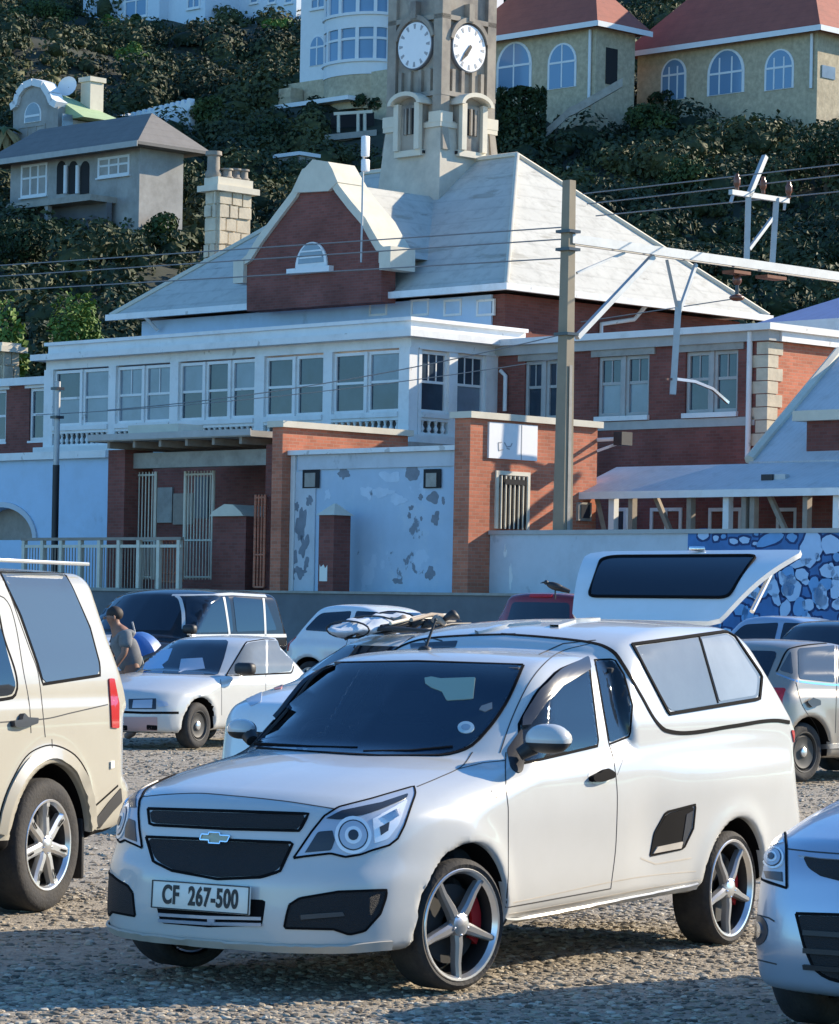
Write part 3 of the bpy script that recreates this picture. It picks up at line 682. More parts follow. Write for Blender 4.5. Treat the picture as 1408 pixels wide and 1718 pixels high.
# downpipes and quoins
def pipe(parent, pts, r=0.06, m='white_wall', name='downpipe'): return MB().tube(pts, r, 10).build(name, m, parent, 60)
u = onB(1261, 650, BF)[0]; pipe(GAL, [S(u, BF-0.1, zf_top-0.2), S(u, BF-0.1, onB(1258, 772, BF)[1])], 0.075)
u = onB(852, 650, BF)[0]; z0_, z1_ = onB(852, 690, BF)[1], onB(852, 622, BF)[1]; pipe(GAL, [S(u, BF-0.1, z0_), S(u, BF-0.1, z1_-0.15), S(u-0.2, BF-0.1, z1_)], 0.06)
far = Rf(a1f); bq = onA(1306, 650, a1f)[0]-BF
qz = np.linspace(onB(1290, 770, BF)[1], zf_top-0.47, 10)
for k in range(9):
    w = 0.55 if k % 2 else 0.36; g = 0.012
    MB().prism([(a1f-w, BF-0.03), (a1f+0.03, BF-0.03), (a1f+0.03, BF+(0.95-w)), (a1f-w, BF+(0.95-w))], qz[k]+g, qz[k+1]-g, lambda u, v, e: S(u, v, e)).build('quoin_stone', 'stone', GAL, fix=True)
slab(GAL, 'brick_flank', 'sunlit_brick', far, rect(BF+0.002, BF+9, 0, zf_top-0.45), -0.3, 0)
slab(GAL, 'flank_fascia', 'white_wall', far, rect(BF+0.35, BF+9, zf_top-0.45, zf_top-0.02), 0.02, 0.18)

# ------------------------------------------------------------------ main block and its hipped roof
ae, ze = onB(850, 478, BM); al = onB(185, 530, BM)[0]; b2 = onA(1290, 532, ae)[0]
bm_ = (BM+b2)/2; aa, za = onB(868, 262, bm_); arl = al+(bm_-BM)*0.95
def P3(a, b, z): return S(a, b, z)
mb = MB(); mb.sbox(al+0.9, ae-0.7, BM+0.7, b2-0.6, 0, ze-0.16); mb.build('main_wall', 'brick', GAL)
mb = MB(); mb.sbox(al+0.9, ae-1.2, BM+0.62, BM+0.69, ze-2.6, ze-0.16); mb.build('painted_frieze', 'light_blue_wall', GAL)
zr = za
E_ = [P3(al, BM, ze), P3(ae, BM, ze), P3(ae, b2, ze), P3(al, b2, ze)]; Rr = [P3(arl, bm_, zr), P3(aa, bm_, zr)]
mb = MB()
mb.add([E_[0], E_[1], Rr[1], Rr[0]], [(0, 1, 2, 3)]); mb.add([E_[1], E_[2], Rr[1]], [(0, 1, 2)]); mb.add([E_[2], E_[3], Rr[0], Rr[1]], [(0, 1, 2, 3)]); mb.add([E_[3], E_[0], Rr[0]], [(0, 1, 2)]); mb.add(E_, [(3, 2, 1, 0)])
mb.build('roof', 'roof', GAL)
ROOF = bpy.context.scene.objects['roof']
hc = MB()
for p, q in ((E_[1], Rr[1]), (Rr[1], E_[2]), (Rr[0], Rr[1]), (E_[0], Rr[0])): hc.tube([p+(0, 0, .04), q+(0, 0, .06)], 0.09, 6)
for nm_, (p, q) in zip(('hip_cap', 'hip_cap', 'ridge_cap', 'hip_cap'), ((E_[1], Rr[1]), (Rr[1], E_[2]), (Rr[0], Rr[1]), (E_[0], Rr[0]))): MB().tube([p+(0, 0, .04), q+(0, 0, .06)], 0.085, 6).build(nm_, 'pale_trim', GAL, 60)
# gutters and rafter ends
MB().sbox(al-0.12, ae+0.12, BM-0.12, BM+0.02, ze-0.14, ze+0.06).build('eaves_gutter', 'white_wall', GAL)
MB().sbox(ae-0.02, ae+0.12, BM+0.02, b2+0.1, ze-0.14, ze+0.06).build('eaves_gutter', 'white_wall', GAL)
raf = None
inv = parent_world(GAL).inverted()
for k in range(22):
    bb = BM+0.5+(b2-BM-1)*k/21; p = inv @ Vector(S(ae-0.35, bb, ze-0.22))
    if raf is None: raf = MB().box(-0.33, 0.33, -0.06, 0.06, -0.08, 0.08).build('rafter_end', 'pale_trim', GAL); raf.location = p
    else: copy_part(raf, GAL, p)
for k in range(34):
    aq = al+1+(ae-al-2)*k/33; p = inv @ Vector(S(aq, BM+0.35, ze-0.22)); c = copy_part(raf, GAL, p); c.rotation_euler = (0, 0, math.pi/2)
for k, x in enumerate((470+150, 690, 745, 800)):
    u0, u1, v0, v1 = Lq(BM+0.62, x, 502, x+30, 530); window(GAL, Lf(BM+0.62), u0, u1, v0, v1, 1, (), 0.07, e=0.03, sill=False)
pipe(GAL, [S(ae-0.1, onA(1088, 508, ae)[0], ze-0.1), S(ae-0.5, onA(1085, 520, ae)[0], ze-0.5), S(ae-0.62, onA(1035, 530, ae)[0], ze-0.75), S(ae-0.62, onA(1034, 550, ae)[0], ze-1.6)], 0.07)
u = onB(243, 540, BM-0.05)[0]; pipe(GAL, [S(u, BM-0.05, ze-0.1), S(u, BM+0.5, ze-0.5)], 0.06)
# arch window in the sunlit wall under the eaves
fm = Rf(ae-0.7)
u0, u1, v0, v1 = Rq(ae-0.7, 868, 540, 893, 566); um = (u0+u1)/2; rr_ = (u1-u0)/2
slab(GAL, 'arched_vent', 'brick', fm, [(um+rr_*math.cos(t), v0+rr_*1.1*math.sin(t)) for t in np.linspace(0, math.pi, 12)], 0.002, 0.03)

# ------------------------------------------------------------------ Dutch gable with its coping
BGa = BM-0.4; fg = Lf(BGa)
gpx = [(414, 522), (414, 438), (440, 400), (470, 362), (497, 330), (510, 300), (525, 292), (556, 290), (570, 318), (592, 345), (615, 372), (628, 395), (640, 418), (640, 506)]
gp = [onB(x, y, BGa) for x, y in gpx]
slab(GAL, 'gable', 'brick', fg, gp, -0.6, 0)
cpx = [(404, 470), (404, 441), (418, 428), (437, 398), (468, 356), (494, 322), (506, 296), (512, 284), (530, 277), (552, 277), (560, 288), (574, 312), (594, 338), (618, 366), (630, 388), (643, 410), (650, 416), (650, 440)]
cp = np.array([onB(x, y, BGa) for x, y in cpx]); dn = np.gradient(cp, axis=0); nn_ = np.stack([-dn[:, 1], dn[:, 0]], 1); nn_ /= np.linalg.norm(nn_, axis=1)[:, None]
ci = cp-nn_*0.26; V = []; F = []
for i in range(len(cp)):
    for (q, e) in ((cp[i], 0.12), (cp[i], -1.15), (ci[i], -1.15), (ci[i], 0.12)): V.append(fg(q[0], q[1], e))
for i in range(len(cp)-1):
    for j in range(4): F.append((i*4+j, i*4+(j+1) % 4, i*4+4+(j+1) % 4, i*4+4+j))
F += [(0, 1, 2, 3), tuple(4*(len(cp)-1)+j for j in (3, 2, 1, 0))]
MB().add(V, F).build('gable_coping', 'pale_trim', GAL, fix=True)
for x, y in ((404, 452), (650, 428)):
    c = onB(x, y, BGa); slab(GAL, 'kneeler_stone', 'pale_trim', fg, rect(c[0]-0.18, c[0]+0.3, c[1]-0.45, c[1]+0.25), -0.9, 0.16)
slab(GAL, 'gable_capstone', 'pale_trim', fg, [onB(*q, BGa) for q in ((498, 324), (598, 342), (576, 312), (563, 284), (556, 272), (530, 268), (514, 286), (507, 304))][:1]+[onB(*q, BGa) for q in ((556, 321), (572, 306), (563, 284), (556, 272), (530, 268), (514, 286), (507, 304))], -1.0, 0.14)
# cross roof behind the gable
gt = onB(541, 292, BGa); gl0 = onB(410, 446, BGa); gr0 = onB(646, 430, BGa); bb = bm_
mb = MB(); zc_ = (gl0[1]+gr0[1])/2
mb.add([S(gl0[0], BGa+0.3, zc_), S(gt[0], BGa+0.3, gt[1]-0.2), S(gr0[0], BGa+0.3, zc_), S(gl0[0], bb, zc_), S(gt[0], bb, gt[1]-0.2), S(gr0[0], bb, zc_)], [(0, 1, 4, 3), (1, 2, 5, 4), (0, 2, 1), (3, 4, 5), (0, 3, 5, 2)]); mb.build('cross_roof', 'roof', GAL)
# half round window
c = onB(524, 448, BGa); rx = (onB(551, 448, BGa)[0]-onB(498, 448, BGa)[0])/2; rz_ = onB(524, 406, BGa)[1]-c[1]
arc = [(c[0]+rx*math.cos(t), c[1]+rz_*math.sin(t)) for t in np.linspace(0, math.pi, 16)]
hwn = slab(GAL, 'arched_window', 'white_wall', fg, arc, 0.0, 0.06)
arc2 = [(c[0]+rx*0.8*math.cos(t), c[1]+0.12+rz_*0.8*math.sin(t)) for t in np.linspace(0, math.pi, 16)]
slab(hwn, 'pane', 'curtain_glass', fg, arc2, 0.06, 0.075)
for zz in (0.35, 0.6): slab(hwn, 'glazing_bar', 'white_wall', fg, rect(c[0]-rx*0.7, c[0]+rx*0.7, c[1]+rz_*zz, c[1]+rz_*zz+0.05), 0.076, 0.09)
slab(GAL, 'window_sill', 'white_wall', fg, rect(c[0]-rx-0.25, c[0]+rx+0.25, c[1]-0.2, c[1]-0.02), 0, 0.2)
# stone chimney, its stones one by one
def chimney(parent, b, x0, xm, x1, ytop, ycap, ybot, pots):
    a0 = onB(x0, ycap, b)[0]; a1, zc = onB(xm, ycap, b); zt = onB(xm, ytop, b)[1]; zb = onB(xm, ybot, b)[1]; b1 = onA(x1, ycap, a1)[0]
    ch = MB().sbox(a0, a1, b, b1, zb, zc).build('chimney', 'stone', parent)
    H = (zc-zb); nrow = max(3, int(H/0.42)); rng = random.Random(5)
    for side in (0, 1):
        fn = Rf(a1) if side == 0 else Lf(b); lo, hi = (b, b1) if side == 0 else (a0, a1)
        for r in range(nrow):
            z0 = zb+H*r/nrow; z1 = zb+H*(r+1)/nrow; x = lo
            while x < hi-0.05:
                w = min(rng.uniform(0.3, 0.6), hi-x)
                if hi-x-w < 0.15: w = hi-x
                j = lambda: rng.uniform(-0.03, 0.03)
                slab(ch, 'stone', 'stone', fn, [(x+0.03, z0+0.03+j()), (x+w-0.03, z0+0.03+j()), (x+w-0.035, z1-0.02+j()), (x+w/2, z1-0.01+j()), (x+0.035, z1-0.02+j())], -0.02, rng.uniform(0.03, 0.10)); x += w
    for k, (e, z0, z1) in enumerate(((0.22, zc, zc+0.2), (0.05, zc+0.2, zt))): MB().sbox(a0-e, a1+e, b-e, b1+e, z0, z1).build('chimney_cap', 'pale_trim', ch)
    for (du, dv, h, r) in pots:
        MB().lathe([(r, 0), (r*1.15, h*0.15), (r*0.85, h*0.3), (r*0.8, h*0.8), (r*1.1, h*0.85), (r*1.05, h), (r*0.7, h), (r*0.7, h*0.7)], Matrix.Translation(S(a0+(a1-a0)*du, b+(b1-b)*dv, zt)), 10).build('chimney_pot', 'tower_stone', ch, 50)
    return ch
chimney(GAL, 73.5, 346, 366, 421, 296, 320, 520, [(0.3, 0.1, 0.9, 0.26), (0.6, 0.4, 0.35, 0.2), (0.5, 0.7, 0.4, 0.2), (0.6, 0.9, 0.4, 0.2)])
c2 = sroot('stone_chimney', onB(0, 600, 71)[0], 71, 0, 'short pale stone chimney above the low brick wing at far left', 'chimney')
chimney(c2, 71, -25, 4, 32, 574, 590, 660, [])
# low brick wing at the left
BW = 66.0; fw_ = Lf(BW); w0 = onB(-90, 700, BW)[0]; w1 = onB(80, 700, BW)[0]; zwt = onB(40, 634, BW)[1]
LW_ = sroot('brick_wing', w1, BW, 0, 'low brick wing with sash windows left of the white verandah', 'building')
wz0, wz1 = onB(40, 740, BW)[1], onB(40, 652, BW)[1]
hs = [(*Lq(BW, x0, 652, x1, 740)[:2], wz0, wz1) for x0, x1 in ((-40, 10), (49, 74))]
holed(LW_, 'wing_wall', 'brick', fw_, w0, w1, 0, zwt-0.25, hs)
for h in hs:
    window(LW_, fw_, h[0], h[1], h[2], h[3], 1, (0.5,), 0.1, e=-0.06); slab(LW_, 'window_lintel', 'white_wall', fw_, rect(h[0]-0.2, h[1]+0.2, h[3], h[3]+0.25), -0.05, 0.05)
MB().sbox(w0, w1+0.1, BW-0.2, BW+3, zwt-0.25, zwt).build('wing_parapet', 'white_wall', LW_)
MB().sbox(w0, w1, BW-0.5, BW-0.02, 0, onB(40, 775, BW-0.5)[1]).build('wing_base', 'light_blue_wall', LW_)
# ------------------------------------------------------------------ clock tower
BT = 74.6
at0 = onB(657, 120, BT)[0]; at1, _z = onB(741, 120, BT); bt1 = onA(832, 120, at1)[0]
TW = (at1-at0+bt1-BT)/2; at0 = at1-TW; bt1 = BT+TW; ac, bc = (at0+at1)/2, (BT+bt1)/2
def zt_(y): return onB(741, y, BT)[1]
TWR = sroot('clock_tower', ac, bc, 0, 'tall weathered stone clock tower with white clock faces rising behind the station roof', 'clock tower')
def sq(h, z): return [S(ac-h, bc-h, z), S(ac+h, bc-h, z), S(ac+h, bc+h, z), S(ac-h, bc+h, z)]
hT = TW/2
def stage(name, m, h0, z0, h1, z1, parent=None): return MB().hexa(sq(h0, z0)+sq(h1, z1)).build(name, m, parent or TWR)
zA, zB, zC, zD = zt_(345)-1.5, zt_(262), zt_(200), zt_(-60)
M['base_stone'] = mat('pale tower base plaster', (0.54, 0.49, 0.40), rough=0.9, var=0.2, vscale=1.0, dirt=(0.25, 0.23, 0.20), dscale=1.3, damt=0.4)
stage('tower_base', 'base_stone', hT*1.32, zA, hT*1.03, zC)
stage('tower_shaft', 'tower_stone', hT*0.93, zC, hT*0.93, zD)
for k, (y0, y1, e) in enumerate(((212, 203, 1.10), (158, 150, 1.05), (30, 22, 1.04))):
    stage('tower_cornice', 'pale_trim' if k == 0 else 'tower_stone', hT*e, zt_(y0), hT*e, zt_(y1))
for i, (sa, sb) in enumerate(((-1, -1), (1, -1), (1, 1), (-1, 1))):
    pa, pb = ac+sa*hT*0.88, bc+sb*hT*0.88; w = hT*0.16
    MB().sbox(pa-w, pa+w, pb-w, pb+w, zt_(262), zD).build('corner_pier', 'tower_stone', TWR)
    w2 = hT*0.23; MB().sbox(pa-w2, pa+w2, pb-w2, pb+w2, zt_(204), zt_(186)).build('pier_cap', 'pale_trim', TWR)
    w2 = hT*0.13
    MB().hexa([S(pa+sa*w+x*w2, pb+sb*w*0.3+y*w2, zt_(250)) for x, y in ((-1, -1), (1, -1), (1, 1), (-1, 1))]+[S(pa+x*w2*0.6, pb+y*w2*0.6, zt_(150)) for x, y in ((-1, -1), (1, -1), (1, 1), (-1, 1))]).build('buttress', 'tower_stone', TWR)
for side in (0, 1):
    if side == 0: fn = lambda u, v, e: S(ac+u, BT+hT*0.07-e, v)
    else: fn = lambda u, v, e: S(at1-hT*0.07+e, bc+u, v)
    yc = (76, 79)[side]; zc = (onB(700, 76, BT)[1], onA(779, 80, at1)[1])[side]; R = hT*0.62
    # projecting aedicule with arched hood and louvred window
    z0, z1 = (zt_(248), zt_(172)); w = hT*0.46
    slab(TWR, 'aedicule', 'tower_stone', fn, rect(-w, w, z0, z1), -0.1, 0.32)
    slab(TWR, 'aedicule_base', 'pale_trim', fn, rect(-w*1.1, w*1.1, z0-0.2, z0), -0.1, 0.38)
    hood = [(w*1.35*math.cos(t), z1+w*0.75*math.sin(t)) for t in np.linspace(0, math.pi, 14)]+[(w*1.08*math.cos(t), z1+w*0.5*math.sin(t)) for t in np.linspace(math.pi, 0, 14)]
    slab(TWR, 'arched_hood', 'pale_trim', fn, hood, -0.1, 0.6)
    slab(TWR, 'hood_infill', 'tower_stone', fn, [(w*1.08*math.cos(t), z1+w*0.5*math.sin(t)) for t in np.linspace(0, math.pi, 14)], -0.1, 0.22)
    for s in (-1, 1): slab(TWR, 'aedicule_pilaster', 'pale_trim', fn, rect(s*w*0.86-0.11, s*w*0.86+0.11, z0, z1+0.05), 0.3, 0.46)
    lv = slab(TWR, 'louvre_opening', 'dark_void', fn, rect(-w*0.42, w*0.42, z0+(z1-z0)*0.35, z1-0.1), 0.322, 0.33)
    for q in (-0.17, 0.17): slab(lv, 'louvre_bar', 'tower_stone', fn, rect(q*w-0.04, q*w+0.04, z0+(z1-z0)*0.35, z1-0.1), 0.33, 0.40)
    # strips of the shaft above
    for u in (-0.55, -0.2, 0.2, 0.55): slab(TWR, 'shaft_rib', 'tower_stone', fn, rect(u*hT-0.07, u*hT+0.07, zt_(150), zt_(112)), -0.05, 0.12)
    slab(TWR, 'dial_hood', 'tower_stone', fn, [(R*1.25*math.cos(t), zc+R*1.32*math.sin(t)) for t in np.linspace(0.25, math.pi-0.25, 16)]+[(R*1.08*math.cos(t), zc+R*1.1*math.sin(t)) for t in np.linspace(math.pi-0.25, 0.25, 16)], -0.05, 0.2)
    slab(TWR, 'dial_bracket', 'tower_stone', fn, rect(-0.12, 0.12, zc+R*1.15, zc+R*1.9), -0.05, 0.24)
    ring = lambda r: [(r*math.cos(t), zc+r*math.sin(t)) for t in np.linspace(0, 2*math.pi, 40, endpoint=False)]
    dl = slab(TWR, 'clock_face', 'dark_wall', fn, ring(R*1.06), -0.05, 0.12)
    slab(dl, 'dial', 'sign_white', fn, ring(R), 0.12, 0.14)
    for k in range(12):
        t = 2*math.pi*k/12; c_, s_ = math.sin(t), math.cos(t)
        pts = [(r*R*c_+w_*s_, zc+r*R*s_-w_*c_) for r, w_ in ((0.72, -0.028), (0.72, 0.028), (0.93, 0.055), (0.93, -0.055))]
        slab(dl, 'hour_mark', 'ink', fn, pts, 0.141, 0.15)
    if side:
        for ang, L, wd in ((7.25/12, 0.62, 0.075), (36.5/60, 0.85, 0.05)):
            t = 2*math.pi*ang; c_, s_ = math.sin(t), math.cos(t)
            slab(dl, 'clock_hand', 'plate_black', fn, [(r*R*c_+w_*s_, zc+r*R*s_-w_*c_) for r, w_ in ((-0.15, -wd*0.7), (-0.15, wd*0.7), (L*0.6, wd), (L, 0.0), (L*0.6, -wd))], 0.155, 0.17)
    for x in (-0.5, 0.5): slab(TWR, 'base_slot', 'dark_void', fn, rect(x*hT-0.05, x*hT+0.05, zt_(255), zt_(250)), 0.2, 0.3)
# ------------------------------------------------------------------ entrance buildings along the platform edge
BE = 57.0
ED = sroot('retaining_wall', onB(700, 990, 56)[0], 56, 0, 'dark low retaining wall behind the rows of parked cars', 'wall')
zl, zr_ = onB(460, 995, 56)[1], onB(860, 991, 56)[1]
zl = (zl+zr_)/2
MB().sbox(onB(120, 990, 56)[0], onB(1002, 990, 56)[0], 56, 57.6, -0.2, zl-0.06).build('wall_body', 'dark_wall', ED)
MB().sbox(onB(120, 990, 56)[0], onB(1002, 990, 56)[0], 55.94, 57.6, zl-0.06, zl).build('coping', 'concrete', ED)
# sign block
asn, zs1 = onB(790, 690, BE); zs0 = onB(770, 980, BE)[1]; asl = onB(762, 800, BE)[0]; bs2 = onA(1003, 712, asn)[0]
SG = sroot('brick_sign_block', asn, BE, zl, 'tall red brick block with white sign board and barred window beside the mast', 'building')
MB().sbox(asl, asn, BE, bs2, zs0-0.6, zs1-0.16).build('brick_wall', 'sunlit_brick', SG)
MB().sbox(asl-0.1, asn+0.12, BE-0.1, bs2+0.1, zs1-0.16, zs1).build('wall_coping', 'pale_trim', SG)
fs = Rf(asn)
u0, u1, v0, v1 = Rq(asn, 818, 711, 899, 771)
sb = slab(SG, 'sign_board', 'sign_white', fs, rect(u0, u1, v0, v1), 0.0, 0.06)
MB().prism(rect(u0+(u1-u0)*0.66, u0+(u1-u0)*0.675, v0, v1), 0.0605, 0.066, fs).build('board_line', 'ink', sb)  # thin grey upright line on the board
def scr(pts, w=0.014):
    for p, q in zip(pts[:-1], pts[1:]):
        d = np.array(q)-np.array(p); n_ = np.array([-d[1], d[0]])/np.linalg.norm(d)*w
        slab(sb, 'lettering', 'ink', fs, [tuple(np.array(p)-n_), tuple(np.array(q)-n_), tuple(np.array(q)+n_), tuple(np.array(p)+n_)], 0.0605, 0.068)
W_, H_ = u1-u0, v1-v0
scr([(u0+W_*x, v0+H_*y) for x, y in ((0.26, 0.46), (0.19, 0.44), (0.20, 0.22), (0.29, 0.26))]); scr([(u0+W_*x, v0+H_*y) for x, y in ((0.31, 0.46), (0.36, 0.34), (0.44, 0.36), (0.47, 0.45))]); scr([(u0+W_*x, v0+H_*y) for x, y in ((0.36, 0.30), (0.42, 0.28))])
u0, u1, v0, v1 = Rq(asn, 830, 791, 887, 888)
wv = slab(SG, 'barred_window', 'gate_paint', fs, rect(u0, u1, v0, v1), 0, 0.05)
slab(wv, 'opening', 'dark_void', fs, rect(u0+0.1, u1-0.1, v0, v1-0.1), 0.05, 0.055)
for k in range(7):
    x = u0+0.14+(u1-u0-0.28)*k/6; MB().tube([fs(x, v0, 0.09), fs(x, v1-0.12, 0.09)], 0.022, 6).build('window_bar', 'gate_paint', wv, 60)
slab(wv, 'opening_top', 'dark_void', fs, rect(u0+0.25, u1-0.25, v1-0.33, v1-0.2), 0.11, 0.12)
u0, u1, v0, v1 = Rq(asn, 967, 843, 989, 874)
mt_ = slab(SG, 'meter_box', 'concrete', fs, rect(u0, u1, v0, v1), 0, 0.08); slab(mt_, 'meter_door', 'lamp_dark', fs, rect(u0+0.08, u1-0.08, v0+0.07, v1-0.05), 0.08, 0.1); slab(SG, 'conduit_box', 'black_plastic', fs, rect(u1-0.25, u1-0.1, v1+0.15, v1+0.28), 0, 0.08)
br = onA(1003, 738, asn)[0]; zz = onA(1003, 738, asn)[1]
lt = sroot('floodlight', asn, br, zz, 'small white floodlight bracket on the far end of the brick sign block', 'floodlight')
MB().tube([S(asn, br, zz), S(asn+0.75, br+0.1, zz+0.02)], 0.05, 8).build('bracket', 'white_wall', lt, 60); MB().tube([S(asn, br, zz-0.28), S(asn+0.6, br+0.1, zz-0.1)], 0.035, 8).build('brace', 'white_wall', lt, 60); MB().sbox(asn+0.62, asn+0.9, br-0.1, br+0.3, zz-0.15, zz+0.18).build('lamp_head', 'black_plastic', lt)
# wing wall with coping, left of the painted wall
aw1, zw1 = onB(475, 706, BE); aw0 = onB(456, 800, BE)[0]; bw2 = onA(685, 726, aw1)[0]
WG = sroot('brick_wing_wall', aw1, BE, zl, 'red brick wall with white coping running back behind the painted blue wall', 'wall')
MB().sbox(aw0, aw1, BE, bw2, zl-0.5, zw1-0.16).build('brick_wall', 'sunlit_brick', WG)
MB().sbox(aw0-0.1, aw1+0.12, BE-0.1, bw2+0.1, zw1-0.16, zw1).build('wall_coping', 'pale_trim', WG)
# painted wall with peeling patches
BP = 57.35; fp = Lf(BP); p0 = aw1+0.01; p1 = asl-0.01; zp1 = onB(625, 752, BP)[1]; zp0 = zl
PW = sroot('painted_wall', (p0+p1)/2, BP, zp0, 'flaking blue painted wall between the two brick blocks', 'wall')
MB().sbox(p0, p1, BP, BP+0.4, zp0, zp1-0.12).build('wall_body', 'blue_wall', PW)
MB().sbox(p0, p1, BP-0.18, BP+0.5, zp1-0.12, zp1).build('wall_coping', 'white_wall', PW)
MB().sbox(p0+0.25, p1, BP-0.05, BP-0.002, zp1-0.5, zp1-0.125).build('wall_band', 'pale_wall', PW)
MB().sbox(p0, p0+0.16, BP-0.06, BP-0.002, zp0, zp1-0.125).build('edge_strip', 'white_wall', PW)
u_ = onB(530, 870, BP)[0]; MB().sbox(p0+0.17, u_, BP-0.035, BP-0.002, zp0, zp1-0.55).build('edge_panel', 'pale_wall', PW)
for x0, x1 in ((510, 538), (713, 742)):
    u0, u1, v0, v1 = Lq(BP, x0, 787, x1, 819); r = slab(PW, 'wall_recess', 'dark_void', fp, rect(u0, u1, v0, v1), 0.036, 0.05); slab(r, 'recess_plate', 'concrete', fp, rect(u0+0.1, u1-0.14, v0+0.03, v1-0.1), 0.051, 0.07)
rng = random.Random(3)
def blob(fn, u, v, ru, rv, e0, e1, name, m, parent, k=16, jit=0.3):
    pts = []; hs_ = [(j, rng.uniform(-1, 1)*jit*1.3/j**0.6, rng.uniform(0, 6.28)) for j in (2, 3, 4, 5, 7, 9)]
    for i in range(k*2):
        t = math.pi*i/k; r = max(0.25, 1+sum(a_*math.cos(j*t+p_) for j, a_, p_ in hs_)); pts.append((u+ru*r*math.cos(t), v+rv*r*math.sin(t)))
    return slab(parent, name, m, fn, pts, e0, e1)
M['bare_plaster'] = mat('bare grey plaster', (0.20, 0.225, 0.26), rough=0.9, var=0.2); M['pale_flake'] = mat('pale undercoat', (0.50, 0.60, 0.70), rough=0.9, var=0.1)
for (x, y, rx, ry, m) in [(577, 794, 9, 10, 'bare_plaster'), (692, 793, 14, 12, 'bare_plaster'), (727, 835, 11, 9, 'bare_plaster'), (655, 800, 16, 10, 'pale_flake'), (640, 826, 20, 8, 'pale_flake'), (616, 826, 11, 10, 'pale_flake'), (668, 838, 14, 9, 'pale_flake'), (706, 834, 4, 5, 'bare_plaster'), (744, 840, 3, 6, 'bare_plaster'), (731, 870, 6, 12, 'bare_plaster'), (687, 865, 3, 5, 'bare_plaster'), (707, 870, 2, 4, 'bare_plaster'), (722, 962, 8, 11, 'bare_plaster'), (667, 975, 8, 5, 'bare_plaster'), (690, 852, 4, 4, 'bare_plaster'), (550, 830, 5, 9, 'pale_flake')]:
    u, v = onB(x, y, BP); blob(fp, u, v, rx*0.0205, ry*0.0147, 0.0, 0.006, 'flaked_patch', m, PW)
for (x, y, rx, ry) in [(507, 880, 9, 30), (512, 915, 9, 16), (496, 935, 6, 12), (505, 960, 11, 9), (492, 962, 5, 12), (521, 840, 6, 9), (516, 945, 5, 10), (500, 850, 4, 8)]:
    u, v = onB(x, y, BP); blob(fp, u, v, rx*0.019, ry*0.0147, 0.036, 0.042, 'flaked_patch', 'bare_plaster', PW, 18, 0.4)
# gatepost in front
BQ = 56.3; q0 = onB(535, 900, BQ)[0]; q1 = onB(560, 900, BQ)[0]; qb = onA(588, 900, q1)[0]; zq = onB(560, 864, BQ)[1]
GP = sroot('gatepost', q1, BQ, zl, 'square red brick gatepost with pointed white cap before the painted wall', 'gatepost')
MB().sbox(q0, q1, BQ, qb, zl-0.1, zq).build('post', 'brick', GP)
MB().hexa([S(q0-0.06, BQ-0.06, zq), S(q1+0.06, BQ-0.06, zq), S(q1+0.06, qb+0.06, zq), S(q0-0.06, qb+0.06, zq)]+[S((q0+q1)/2+x, (BQ+qb)/2+y, onB(562, 844, BQ)[1]) for x, y in ((-.03, -.03), (.03, -.03), (.03, .03), (-.03, .03))]).build('post_cap', 'pale_trim', GP, fix=True)
u, v = onB(543, 955, BQ); slab(GP, 'poster', 'plate_white', Lf(BQ), [(u-0.14, v-0.3), (u+0.14, v-0.3), (u+0.14, v+0.1), (u+0.06, v+0.02), (u, v+0.12), (u-0.1, v+0.05), (u-0.14, v+0.12)], 0.0, 0.01)
# entrance shelter
BS = 57.6
s0, zsr = onB(150, 742, BS-0.6); s1 = onB(412, 727, BS-0.6)[0]; bsr = onA(470, 740, s1)[0]
SH = sroot('entrance_shelter', s0, BS, zl, 'flat roofed station entrance with brick piers, gates and notice boards', 'shelter')
MB().sbox(s0, s1+0.2, BS-0.6, BS+6.5, zsr, zsr+0.16).build('shelter_roof', 'concrete', SH)
MB().sbox(s0-0.03, s1+0.23, BS-0.64, BS-0.601, zsr+0.03, zsr+0.2).build('roof_fascia', 'grey_trim', SH)
u0, u1 = onB(196, 720, BS)[0], onB(280, 716, BS)[0]; MB().sbox(u0, u1, BS+0.4, BS+1.3, zsr+0.16, zsr+0.5).build('roof_upstand', 'pale_trim', SH)
for k in range(6):
    u = s0+0.7+(s1-s0-1.0)*k/5; MB().sbox(u-0.05, u+0.05, BS-0.5, BS+6.3, zsr-0.18, zsr-0.002).build('roof_joist', 'timber', SH)
pa0, pa1 = onB(180, 860, BS)[0], onB(208, 860, BS)[0]
MB().sbox(pa0, pa1, BS, BS+1.0, zl-0.3, zsr-0.19).build('brick_pier', 'brick', SH)
pb0 = onB(447, 860, BS)[0]; MB().sbox(pb0, aw0+0.3, BS-0.05, BS+1.2, zl-0.3, zsr-0.19).build('brick_pier', 'brick', SH)
u0, u1, v0, v1 = Lq(BS+0.3, 208, 757, 456, 783); MB().sbox(u0, u1, BS+0.3, BS+0.6, v0, v1).build('lintel_beam', 'concrete', SH)
MB().sbox(s0-9, s1+0.1, BS+4.2, BS+4.5, zl-0.3, zsr-0.19).build('back_wall', 'brick', SH)
fb = Lf(BS+4.2)
for x0, y0, x1, y1, m in ((262, 818, 291, 877, 'concrete'), (293, 828, 326, 880, 'timber'), (330, 800, 352, 870, 'dark_wall')):
    u0, u1, v0, v1 = Lq(BS+4.2, x0, y0, x1, y1); slab(SH, 'notice_board', m, fb, rect(u0, u1, v0, v1), 0, 0.06)
